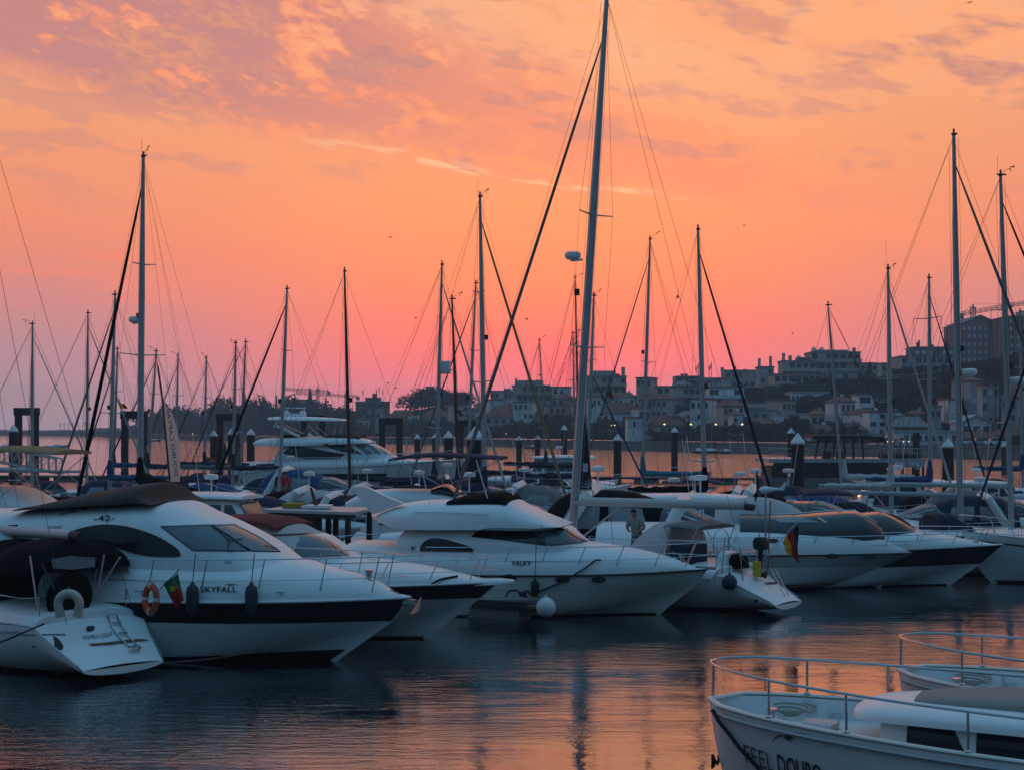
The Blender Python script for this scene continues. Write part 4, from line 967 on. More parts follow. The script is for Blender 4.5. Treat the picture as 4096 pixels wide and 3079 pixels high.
def sailboat(label, mx, d, top, ang, L=11., B=None, fb=1.15, furl='canvas_navy', furl_r=.075, cover='canvas_blue', boomlen=None, hood='canvas_navy', hull='gelcoat', mastm='painted_mast', mr=.085, sprd=((.38,.85),(.68,.65)), radar=None, stern=True, flip=1, boomz=None, cabin=True, detail=True, stripe=None, furl_to=None, wires=True, tint='tinted_glass', bimini=None, group=None, name='sailing_yacht', furl_top=.93, whip=.9, boomm=None, mast_y=1500, drop=0, dk=True, backs=True, bs=None, run=.85, scoop=0., csize=1., bend=None):
    b = Boat(name, label, 'sailboat', (0,0), mx, 2000, ang, d, group)
    B = B or L*.31; xs, xb = -.57*L, .43*L
    zs = [(0,fb*.92),(.4,fb*.93),(.7,fb*1.04),(1,fb*1.28)]
    if scoop: zs = [(0,.30),(scoop*.33,.55),(scoop*.66,.80),(scoop,fb*.92),(scoop+.08,fb*.94),(.4,fb*.93),(.7,fb*1.04),(1,fb*1.28)]
    h = Hull(L, B, zs, bs or SAIL_BS, zk=[(0,.14),(.12,-.05),(.3,-.42),(.7,-.5),(1,-.3)] if stern else -.45, stem=[(-.5,xb-L*.16),(0,xb-L*.085),(fb*.6,xb-L*.035),(fb*1.28,xb)], tr=[(-.5,xs+.1),(.1,xs),(.3,xs+.02),(fb*.95,xs+(run if not scoop else .04) if stern else xs+.2)], rnd=2.3, x0=xs)
    b.h = h; b.zs = zs; b.L_ = L; b.B_ = B
    b.part('hull', h.shell(44, 12), hull, 50)
    b.part('boot_stripe', h.band(-.2, .09, 0, .98), 'antifoul_black', solid=False)
    if stripe: b.part('hull_stripe', h.band(lambda t: sm(t, zs)-.30, lambda t: sm(t, zs)-.24, .02, .97), stripe, solid=False)
    if dk: b.part('deck', h.deck(.05, .03, .0, 44), 'gelcoat' if scoop else 'deck_nonskid', True)
    b.part('toe_rail', MB().tube(h.path(.01,1,-1,.01,.02,20), .025, 4).tube(h.path(.01,1,1,.01,.02,20), .025, 4), 'aluminium', True, solid=False)
    if cabin:
        st = densify([(-.20*L,fb*.9,fb+.42,B*.30,3.5),(-.1*L,fb*.9,fb+.44,B*.31,3.5),(.05*L,fb*.9,fb+.42,B*.27,3.2),(.18*L,fb*.95,fb+.36,B*.18,3),(.26*L,fb,fb+.2,B*.08,2.6)], 3)
        ca = b.part('coachroof', superloft(st, 16), hull if 'gel' in hull else 'gelcoat', 50)
        ct = b.bvh([ca])
        for x0, x1 in ((-.17,-.07),(-.04,.05),(.08,.13)): side_patch(b, ct, [(x0*L,fb+.12),(x1*L,fb+.12),(x1*L-.05,fb+.29),(x0*L+.05,fb+.29)], tint)
    # spars
    tp = b.inv@W(top[0], top[1], d); zf = fb+.40; foot = Vector((0,0,zf))
    N = 8; path = [foot+(tp-foot)*(i/N) for i in range(N+1)]; rad = [mr*(1.0 if i < 6 else 1.0-.16*(i-5)) for i in range(N+1)]
    ms = b.part('mast', MB().tube(path, rad, 8), mastm, True, solid=False); b.mast = ms; b.tp = tp
    up = lambda f: foot+(tp-foot)*f
    masthead(b, tp, mr*.6, ms, 1.0, flip, whip*.8, vane=(mx % 5) != 2)
    wr = .0065*max(1., d/62)
    for f, hw in sprd:
        c = up(f); sp_ = b.part('spreader', MB().tube([c+Vector((-.14,hw,.05)), c, c+Vector((-.14,-hw,.05))], [.02,.034,.02], 6), mastm if mastm != 'varnish' else 'aluminium', True, ms, False)
    if wires:
        for sd in (-1, 1):
            pts = [Vector((-.35, sd*B*.46, fb))]+[up(f)+Vector((-.14, sd*hw, .05)) for f, hw in sprd]+[up(.985)]
            b.tubes('shroud', pts, wr, 'wire', 4)
            b.tubes('lower_shroud', [Vector((-.55, sd*B*.44, fb)), up(sprd[0][0]-.01)], wr*.85, 'wire', 4)
        bow = Vector((xb-.25, 0, fb*1.28))
        if backs:
            for sd in (-1, 1): b.tubes('backstay', [up(.995), up(.4)*.5+Vector((xs+.9,0,fb))*.5+Vector(((up(.995)-up(.4)).x*.0-0.0,0,0))] if False else [up(.995), Vector((xs+.95, sd*B*.22, fb))], wr, 'wire', 4)
        b.tubes('forestay', [up(.985), bow], wr, 'wire', 4)
    if furl:
        bow = furl_to or Vector((xb-.3, 0, fb*1.28+.15)); tpf = up(furl_top); bw = [bow+(tpf-bow)*(i/12) for i in range(13)]; rr = [furl_r*.72*q for q in (.5,1.0,1.12,1.12,1.06,1.0,.95,.9,.85,.8,.72,.6,.28)]
        b.part('furled_sail', MB().tube(bw, rr, 8), furl, True, solid=False)
        b.part('furling_drum', MB().lathe([(.05,-.16),(.13,-.14),(.13,-.10),(.06,-.08),(.06,.02),(.13,.04),(.13,.08),(.05,.1)], bow, 10), 'rubber', solid=False)
    if boomlen is None: boomlen = L*.40
    if boomlen:
        bz = boomz or fb+1.6; a = Vector((-.12,0,bz)); e = Vector((-boomlen,0,bend or bz+.10))
        bo = b.part('boom', MB().tube([a, e], .085, 8), boomm or mastm, True, solid=False); b.tubes('vang', [Vector((-.1,0,zf+.1)), a+(e-a)*.3], .03, 'aluminium', 6, bo)
        if cover:
            n = 14; pts = [a+(e-a)*(i/n)+Vector((0,0,.14+.02*math.sin(i*2.3)-.03*math.sin(i/n*3.14))) for i in range(n+1)]; rr = [csize*(.26-.13*(i/n)+.03*math.sin(i*1.9+L)) for i in range(n+1)]; rr[0] *= .8; rr[-1] *= .5
            b.part('sail_cover', MB().tube(pts, rr, 10, .72), cover, True, solid=False)
            b.part('cover_collar', MB().tube([a+Vector((.02,0,.1)), a+Vector((.06,0,.55)), a+Vector((.07,0,1.1))], [.2,.17,.10], 8), cover, True, solid=False)
            b.tubes('topping_lift', [e, up(.98)], wr*.8, 'wire', 4)
        b.tubes('mainsheet', [e*.75+a*.25, Vector((-boomlen*.75,0,fb+.5))], .014, 'rope_pale', 4, bo)
    # halyards along the mast, mast steps or deck light
    b.tubes('halyard', [up(.99)+Vector((mr*1.5,.02,0)), Vector((mr*1.6,.05,zf+.2))], .006*max(1., d/60), 'wire', 4, ms); b.tubes('halyard', [up(.97)+Vector((-mr*1.4,.05,0)), Vector((-mr*1.8,-.04,zf+.3))], .006*max(1., d/60), 'rope_pale', 4, ms)
    dl = up(.46 if (mx % 3) else .56); b.part('deck_light', MB().box((dl.x+mr*.9,-.05,dl.z-.12),(dl.x+mr*.9+.14,.05,dl.z+.10)), 'rubber', parent=ms, solid=False)
    if radar:
        c = up(radar)+Vector((mr+.30,0,0)); rd = b.part('radar', MB().lathe([(.02,-.16),(.22,-.14),(.31,-.06),(.31,.06),(.24,.13),(.02,.15)], c, 16).box((c.x-.4,-.05,c.z-.2),(c.x+.1,.05,c.z-.13)), 'gelcoat', True, solid=False)
    if hood:
        x = -.205*L; st = [(x-.75,fb+.35,fb+1.0,B*.30,2.6),(x-.35,fb+.35,fb+1.08,B*.31,2.6),(x+.1,fb+.35,fb+1.02,B*.30,2.6),(x+.55,fb+.38,fb+.72,B*.27,2.6),(x+.8,fb+.38,fb+.45,B*.25,2.6)]
        ho = b.part('sprayhood', superloft(densify(st, 3), 18), hood, 60, solid=True)
    if bimini:
        x = -.42*L; st = [(x-.9,fb+1.80,fb+1.96,B*.33,2.4),(x,fb+1.84,fb+2.04,B*.35,2.4),(x+.9,fb+1.80,fb+1.96,B*.33,2.4)]
        bi = b.part('bimini', superloft(densify(st, 4), 16), bimini, 60, solid=False)
        for sd in (-1, 1):
            for q in (-.8,0,.8): b.tubes('bimini_frame', [Vector((x, sd*B*.36, fb+.1)), Vector((x+q, sd*B*.34, fb+1.82))], .014, parent=bi)
    # cockpit coaming, wheel, pulpit, pushpit, lifelines
    if detail:
        b.part('cockpit_coaming', superloft(densify([(xs+(.9 if not scoop else scoop*L+.15),fb*.85,fb+.14,B*.33,4),(xs+(1.6 if not scoop else scoop*L+.8),fb*.85,fb+.24,B*.36,4),(-.21*L,fb*.85,fb+.30,B*.34,4)], 3), 12), 'gelcoat', 50, solid=True)
        b.part('pulpit', MB().tube(curve_pts([h.edge(.87,1,.05,.0), h.edge(.89,1,.05,.58), h.edge(.95,1,.02,.62), Vector((xb+.12,0,fb*1.28+.62)), h.edge(.95,-1,.02,.62), h.edge(.89,-1,.05,.58), h.edge(.87,-1,.05,.0)], 4), .016, 6), 'steel', True, solid=False)
        q0 = scoop+.02 if scoop else .01; pz = lambda t, sd, ins, up: Vector((h.edge(t,sd,ins).x, h.edge(t,sd,ins).y, fb*.93+up))
        b.part('pushpit', MB().tube(curve_pts([pz(q0+.11,1,.06,0), pz(q0+.10,1,.06,.6), pz(q0+.02,1,.1,.62), pz(q0,1,.35,.62)]+([] if scoop else [pz(q0,-1,.35,.62)]), 4) if scoop else curve_pts([pz(.12,1,.06,0), pz(.11,1,.06,.6), pz(.03,1,.1,.62), pz(.01,1,.35,.62), pz(.01,-1,.35,.62), pz(.03,-1,.1,.62), pz(.11,-1,.06,.6), pz(.12,-1,.06,0)], 4), .016, 6), 'steel', True, solid=False)
        if scoop: b.part('pushpit', MB().tube(curve_pts([pz(q0+.11,-1,.06,0), pz(q0+.10,-1,.06,.6), pz(q0+.02,-1,.1,.62), pz(q0,-1,.35,.62)], 4), .016, 6).tube([pz(q0,-1,.35,.62), pz(q0,-1,.35,0)], .016, 6).tube([pz(q0,1,.35,.62), pz(q0,1,.35,0)], .016, 6), 'steel', True, solid=False)
        for sd in (-1, 1):
            for zz in (.32,.6): b.tubes('lifeline', h.path(max(.12,scoop+.12),.88,sd,.06,zz,12), .0055*max(1,d/55), 'steel', 4)
            for t in (.25,.38,.5,.62,.75): b.tubes('stanchion', [h.edge(t,sd,.06), h.edge(t,sd,.06,.62)], .014, 'steel', 5)
    return b
# ---- sailing yachts of the rows behind (mast foot column, distance, mast head pixel, heading)
SB = sailboat
# tall-masted yacht in the middle: stern with the striped flag towards us
def nordlicht():
    b = SB('white sailing yacht under the tallest mast, its stern with an outboard motor towards us', 2287, 47.6, (2428,-20), 141, 14.2, 4.1, 1.18, 'canvas_grey', .085, None, 6.7, None, mastm='aluminium', mr=.145, sprd=((.36,.95),(.60,.95)), radar=None, flip=-1, boomz=3.03, stern=True, whip=0, scoop=.115, bs=[(0,.40),(.115,.62),(.2,.80),(.35,.97),(.5,1.0),(.68,.88),(.82,.60),(.93,.26),(1,.012)])
    h = b.h; xs = -.57*14.2
    bo = [c for c in b.root.children if c.name.startswith('boom')][0]
    # furled-boom tube, radar pod and mast fittings
    b.part('boom_cap', MB().tube([(-6.62,0,3.13),(-6.9,0,3.12)], [.11,.10], 8), 'rubber', True, solid=False)
    b.part('boom_bag', MB().tube([(-.5,0,3.10),(-6.6,0,3.17)], [.15,.145], 10), 'gelcoat_grey', True, solid=False)
    f = lambda px, py: b.L(px, py, 0)
    c = f(2318,1020); b.part('radar', MB().lathe([(.02,-.14),(.2,-.13),(.27,-.05),(.27,.07),(.2,.12),(.02,.13)], c+Vector((.28,0,.0)), 16).box((c.x-.1,-.05,c.z-.2),(c.x+.35,.05,c.z-.13)), 'gelcoat', True, solid=False)
    # cockpit: grey sprayhood with clear sides, bimini frame
    st = [(-4.5,1.45,2.55,1.25,2.6),(-4.1,1.45,2.62,1.28,2.6),(-3.6,1.45,2.52,1.22,2.6),(-3.1,1.45,2.1,1.1,2.6),(-2.8,1.45,1.6,1.0,2.6)]
    ho = b.part('sprayhood', superloft(densify(st, 3), 18), 'canvas_white', 60)
    b.part('bimini', superloft(densify([(-5.6,2.42,2.55,1.1,2.4),(-5.0,2.5,2.66,1.2,2.4),(-4.4,2.46,2.6,1.2,2.4)], 4), 16), 'canvas_grey', 60, solid=False)
    for sd in (-1,1):
        b.tubes('bimini_frame', [Vector((-5.0,sd*1.3,1.3)), Vector((-5.6,sd*1.1,2.5))], .015); b.tubes('bimini_frame', [Vector((-5.0,sd*1.3,1.3)), Vector((-4.4,sd*1.15,2.52))], .015)
    # sugar-scoop steps and name
    tr = b.bvh()
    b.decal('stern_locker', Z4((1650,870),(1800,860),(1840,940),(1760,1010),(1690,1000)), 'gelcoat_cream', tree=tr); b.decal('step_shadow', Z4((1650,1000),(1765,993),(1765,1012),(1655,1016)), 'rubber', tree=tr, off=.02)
    b.text('Nordlicht', Z4((1648,945))[0], Z4((1765,935))[0], 20, 'ink_grey', off=.03, shear=.1)
    b.decal('hull_outlet', Z4((1550,1155),(1585,1152),(1588,1172),(1555,1178)), 'rubber', tree=tr)
    # outboard motor on the rail
    p = b.Lx(*Z4((1545,610))[0], xs+.9); p = Vector((xs+1.15, -.35, 1.98)); om = thing('outboard_motor', 'black outboard motor clamped on the stern rail of the tall-masted yacht', 'outboard motor', b.mat@p, b.rz)
    MB().rings([[Vector((x*sx, y*sy, z)) for x, y in ((-.2,-.14),(.2,-.14),(.26,0),(.2,.14),(-.2,.14),(-.24,0))] for z, sx, sy in ((-.16,.7,.8),(-.1,1,1),(.08,1.05,1.05),(.17,.9,.9),(.22,.55,.6))]).build('cowling', 'rubber', om, True)
    MB().tube([(0,0,-.15),(.02,0,-.5),(.03,0,-.95)], [.09,.06,.05], 8).build('leg', 'rubber', om, True); MB().box((-.12,-.02,-1.0),(.2,.02,-.85)).build('skeg', 'rubber', om); MB().lathe([(.02,0),(.13,.02),(.02,.05)], (-.16,0,-.92), 8, (1,0,0)).build('propeller', 'rubber', om)
    MB().box((.06,-.08,-.42),(.14,.08,-.12)).build('clamp', 'steel', om)
    st = MB().box((-.11,.18,-.95),(.09,.36,-.5)); cb = tag(st.build('fuel_bag', 'yellow_plastic'), 'yellow bag hanging on the stern rail beside the outboard motor', 'bag'); cb.location = om.location; cb.rotation_euler = om.rotation_euler
    # stern clutter: locker, winches, ladder, gantry, danbuoy, dinghy bag
    b.part('cockpit_locker', MB().box((-5.4,.25,1.3),(-4.7,1.25,1.95)), 'canvas_navy', solid=False); b.part('helm_seat', superloft([(-6.2,1.3,1.72,.5,4),(-5.9,1.3,1.75,.5,4)], 10), 'gelcoat', True, solid=False)
    for y_ in (-1.3,1.3): b.part('winch', MB().lathe([(.09,0),(.09,.06),(.06,.09),(.07,.17),(0,.18)], (-4.6,y_,1.42), 10), 'steel', True, solid=False)
    for y_ in (-1.05,1.05): b.tubes('gantry_post', [Vector((xs+1.7,y_,1.15)), Vector((xs+1.6,y_,2.25))], .022); b.tubes('gantry_post', [Vector((xs+1.1,y_*.8,.95)), Vector((xs+1.2,y_*.8,1.9))], .018)
    b.tubes('gantry_rail', [Vector((xs+1.6,-1.05,1.72)), Vector((xs+1.6,1.05,1.72))], .018); b.tubes('danbuoy', [Vector((xs+1.2,-.85,1.0)), Vector((xs+1.1,-.85,3.3))], .022, 'lifebuoy_orange'); b.tubes('ensign_line', [Vector((xs+1.6,1.0,2.2)), Vector((xs+.5,.2,.7))], .008, 'rope_pale')
    b.part('wheel', MB().tube([Vector((-5.75,.48*math.cos(a_),1.95+.48*math.sin(a_))) for a_ in (i*math.pi/10 for i in range(21))], .016, 6), 'steel', True, solid=False); b.part('stern_bag', superloft([(xs+1.5,1.25,1.6,.25,2.4),(xs+1.9,1.25,1.7,.3,2.4),(xs+2.3,1.25,1.6,.2,2.4)], 10), 'canvas_black', True, solid=False)
    b.tubes('stern_ladder', [Vector((xs+.25,-.25,.42)), Vector((xs+.75,-.25,1.25))], .016); b.tubes('stern_ladder', [Vector((xs+.25,-.5,.42)), Vector((xs+.75,-.5,1.25))], .016)
    # ball fender, wind generator, flag
    d = b.ray(2918,2327); hit = tr.ray_cast(b.eye, d)[0]; hit = hit or b.L(2918,2327,1.6)
    fender(b.mat@(hit-d*.22), .235, .5, 'fender_navy', 'round navy ball fender on the side of the tall-masted yacht', None, b.mat@(hit+Vector((0,.02,.75))), True)
    wp = b.mat@Vector((xs+1.3, -.9, 1.2)); wt = thing('wind_generator', 'white wind generator with dark blades on a pole above the striped flag', 'wind generator', wp)
    top = W(3160,1958,wp.y)-wp; MB().tube([(0,0,0), (0,0,top.z)], .028, 6).build('pole', 'aluminium', wt, True)
    MB().lathe([(.02,-.22),(.09,-.16),(.12,0),(.07,.2),(.03,.45),(.02,.5)], (0,0,top.z), 12, (.95,.1,.05)).build('nacelle', 'gelcoat', wt, True); MB().prism([(.38,-.02,top.z),(.62,-.02,top.z+.26),(.66,-.02,top.z+.22),(.56,-.02,top.z-.03)], (0,.03,0)).build('tail_fin', 'gelcoat', wt)
    for a in (200, 80, 320):
        q = Vector((-.25, math.cos(R(a))*.6, top.z+math.sin(R(a))*.6)); MB().tube([(-.22,0,top.z), (Vector((-.22,0,top.z))+q)/2, q], [.06,.05,.012], 4, .25).build('blade', 'rubber', wt)
    return b
N = nordlicht()
def striped_flag():
    p, q = W(3060,2230,43.2), W(3186,2090,43.0); t = thing('flag', 'drooping black, red and yellow flag at the stern of the tall-masted yacht', 'flag', p)
    MB().tube([(0,0,0), tuple(q-p)], .014, 6).build('staff', 'steel', t, True)
    # hoist lies along the staff, cloth hangs down in folds
    A = [(3186,2095),(3172,2112),(3150,2135),(3135,2155)]; 
    top0 = [(3190,2098),(3172,2116),(3150,2138),(3131,2172)]; bot = [(3196,2250),(3188,2246),(3174,2222),(3150,2212)]
    for m, i in (('flag_black',0),('flag_red',1),('flag_yellow',2)):
        g = []
        for k in range(6):
            f = i+k/5; a = Vector((interp(f, [(j, top0[j][0]) for j in range(4)]), interp(f, [(j, top0[j][1]) for j in range(4)]))); c = Vector((interp(f, [(j, bot[j][0]) for j in range(4)]), interp(f, [(j, bot[j][1]) for j in range(4)])))
            g.append([W(a.x+(c.x-a.x)*u+3*math.sin(u*7+f*2), a.y+(c.y-a.y)*u, 43.0+.10*math.sin(f*2.6+u*4)+.05*math.sin(u*9))-p for u in (j/12 for j in range(13))])
        MB().sheet(g).build('stripe', m, t, True)
striped_flag()
# nearest sailing yacht at the left edge
def donamelia():
    b = SB('sailing yacht at the left edge with its open white stern and boarding ladder towards us', -157, 36.5, (-230,-150), 137, 13.5, 3.9, 1.22, None, .08, None, 5.6, None, mr=.12, boomz=2.95, sprd=((.4,.9),(.68,.8)), bs=[(0,.52),(.10,.70),(.2,.84),(.35,.97),(.5,1.0),(.68,.88),(.82,.60),(.93,.26),(1,.012)], scoop=.105, hull='gelcoat')
    h = b.h; xs = -.57*13.5; tr = b.bvh(); T = lambda *q: [v for v in b.project(Z1(*q), tr, .03)[0] if v]
    b.text('DONAMELIA-123330-5PT', Z1((645,1288))[0], Z1((880,1262))[0], 17, 'ink', tree=tr, off=.02); b.text('OCEANIS', Z1((2,1240))[0], Z1((150,1238))[0], 13, 'ink_grey', tree=tr, off=.015)
    b.decal('teak_strip', Z1((690,1322),(830,1310),(1000,1288),(1100,1282),(1175,1292),(1050,1302),(860,1326),(720,1335)), 'teak', tree=tr, off=.02)
    b.decal('stern_outlet', Z1((672,1195),(685,1183),(725,1180),(740,1190),(735,1212),(700,1222),(678,1220)), 'rubber', tree=tr, off=.02)
    b.decal('sail_emblem', Z1((415,1258),(450,1275),(480,1310),(498,1345),(425,1345),(425,1300)), 'ink', tree=tr, off=.015); b.decal('sail_emblem', Z1((425,1350),(498,1350),(480,1366),(440,1366)), 'ink', tree=tr, off=.015)
    b.decal('hull_outlet', Z1((255,1332),(268,1328),(278,1342),(262,1348)), 'rubber', tree=tr)
    b.decal('hull_line', Z1((160,1243),(510,1243),(510,1250),(160,1250)), 'ink', tree=tr, off=.014)
    ld = b.part('boarding_ladder', MB().tube(T((835,1095),(870,1190),(930,1270),(1005,1345),(1060,1345)), .017, 6).tube(T((905,1090),(945,1180),(1000,1260),(1060,1330),(1095,1350)), .017, 6), 'steel', True, solid=False)
    for a, c in (((840,1075),(885,1072)),((870,1160),(940,1155)),((915,1240),(985,1235)),((1000,1380),(1090,1350)),((1060,1380),(1090,1345))): 
        q = T(a, c)
        if len(q) == 2: b.tubes('ladder_step', [q[0]-Vector((.04,0,0)), q[1]-Vector((.04,0,0))], .022, parent=ld)
    P = lambda x, y, yy: b.L(*Z1((x, y))[0], yy)
    # black sprayhood with a grey vinyl window, wheel cover
    st = [(-2.7,1.25,2.66,1.2,2.6),(-2.4,1.25,2.80,1.28,2.6),(-1.9,1.25,2.86,1.30,2.6),(-1.3,1.3,2.72,1.28,2.6),(-.8,1.3,2.3,1.2,2.6),(-.5,1.3,1.75,1.1,2.6)]
    st = [(q[0]-1.1,)+q[1:] for q in st]
    ho = b.part('sprayhood', superloft(densify(st, 3), 20), 'canvas_black', 60); b.decal('hood_window', Z1((330,640),(560,612),(750,618),(750,720),(560,750),(345,735)), 'clear_vinyl', [ho], .02)
    bm = b.part('bimini', superloft(densify([(-6.0,2.30,2.62,1.2,2.6),(-5.7,2.25,2.84,1.34,2.6),(-5.0,2.22,2.98,1.4,2.6),(-4.3,2.22,2.86,1.34,2.6),(-3.9,2.26,2.55,1.2,2.6)], 3), 20), 'canvas_black', 60, solid=False); b.decal('hood_window', Z1((400,660),(560,632),(740,640),(740,715),(560,735),(410,725)), 'clear_vinyl', [bm], .02)
    for sd in (-1,1): b.part('canopy_drape', MB().sheet([[Vector((-4.0,sd*1.25,2.4)), Vector((-3.9,sd*1.35,1.3))], [Vector((-3.6,sd*1.2,2.3)), Vector((-3.3,sd*1.35,1.3))]]), 'canvas_black', solid=False)
    wc = Vector((-5.9,.30,1.70)); b.part('wheel_cover', MB().lathe([(.02,-.07),(.55,-.06),(.58,0),(.55,.06),(.02,.07)], wc, 24, (1,0,.12)), 'canvas_black', True, solid=False); b.part('pedestal', MB().tube([wc+Vector((.12,0,-.9)), wc+Vector((.12,0,.05))], [.14,.10], 8), 'gelcoat', True, solid=False)
    # bimini struts and stern gantry posts
    for a, c, yy in (((235,630),(290,1020),1.5),((940,640),(740,960),1.2),((955,600),(1075,970),-1.3),((815,620),(770,900),.5),((330,700),(430,900),1.5)):
        b.tubes('canopy_post', [P(*a, yy), P(*c, yy)], .02, 'aluminium' if a[0] != 330 else 'rubber')
    b.tubes('mooring_line', curve_pts([P(350,1158,1.62), P(170,1235,1.9), P(0,1305,2.1), P(-300,1400,2.4)], 4), .022, 'rope')
    b.part('boom_cap', MB().tube([(-5.5,0,3.04),(-5.85,0,3.03)], [.12,.11], 8), 'rubber', True, solid=False)
    b.part('boom_bag', MB().tube([(-.4,0,2.98),(-5.5,0,3.05)], [.13,.125], 10), 'gelcoat_grey', True, solid=False)
    return b
D = donamelia()
def ring_buoy():
    c = W(603,2394,32.3); t = thing('lifebuoy', 'orange ring lifebuoy with white bands on the stern rail of the left sailing yacht', 'lifebuoy', c)
    b = MB(); n = 28; a_ = Vector((.55,-.5,0)).normalized(); z_ = Vector((.06,0,1)).normalized()
    P = lambda k: a_*.225*math.cos(k)+z_*.29*math.sin(k)
    for i in range(4):
        k0 = i*math.pi/2+.12; pts = [P(k0+(math.pi/2-.24)*j/8) for j in range(9)]; MB().tube(pts, .075, 10).build('ring_quarter', 'lifebuoy_orange', t, True)
        pts = [P(k0-.24+.24*j/3) for j in range(4)]; MB().tube(pts, .077, 10).build('white_band', 'fender_white', t, True)
    MB().tube([P(2*math.pi*j/20)*1.32 for j in range(21)], .012, 5).build('grab_line', 'rope_pale', t, True)
ring_buoy()
def horseshoe():
    c = W(275,2415,31.2); t = thing('horseshoe_lifebuoy', 'cream horseshoe lifebuoy hanging on the stern rail of the left sailing yacht', 'lifebuoy', c)
    pts = [Vector((.235*math.cos(R(a)), -.0, .235*math.sin(R(a))*1.0)) for a in range(-20, 201, 10)]; pts = [Vector((pts[0].x-.03,0,-.28))]+pts+[Vector((pts[-1].x+.03,0,-.28))]
    MB().tube(curve_pts(pts, 2), .10, 10).build('body', 'lifebuoy_cream', t, True); MB().tube([(-.02,-.11,.2),(0,-.02,.36),(.02,.06,.3)], .018, 6).build('strap', 'rope_pale', t, True)
horseshoe()
def left_flag():
    p, q = W(640,2355,32.3), W(717,2276,32.0); t = thing('flag', 'faded green and red flag on a short staff at the left yacht stern', 'flag', p)
    MB().tube([(0,0,0), tuple(q-p)], .012, 6).build('staff', 'rubber', t, True)
    for m, f0, f1 in (('flag_green',0,.45),('flag_red',.45,1)):
        g = []
        for k in range(9):
            f = f0+(f1-f0)*k/8; a = Vector((712,2288)).lerp(Vector((737,2400)), f); c = Vector((654,2335)).lerp(Vector((706,2430)), f)
            g.append([W(a.x+(c.x-a.x)*u, a.y+(c.y-a.y)*u+4*math.sin(u*6+f*3), 32.1+.06*math.sin(u*8+f*3))-p for u in (j/8 for j in range(9))])
        MB().sheet(g).build('panel', m, t, True)
    MB().lathe([(.005,-.01),(.07,0),(.005,.01)], W(690,2352,31.98)-p, 10, (0,1,0)).build('badge', 'flag_yellow', t)
left_flag()
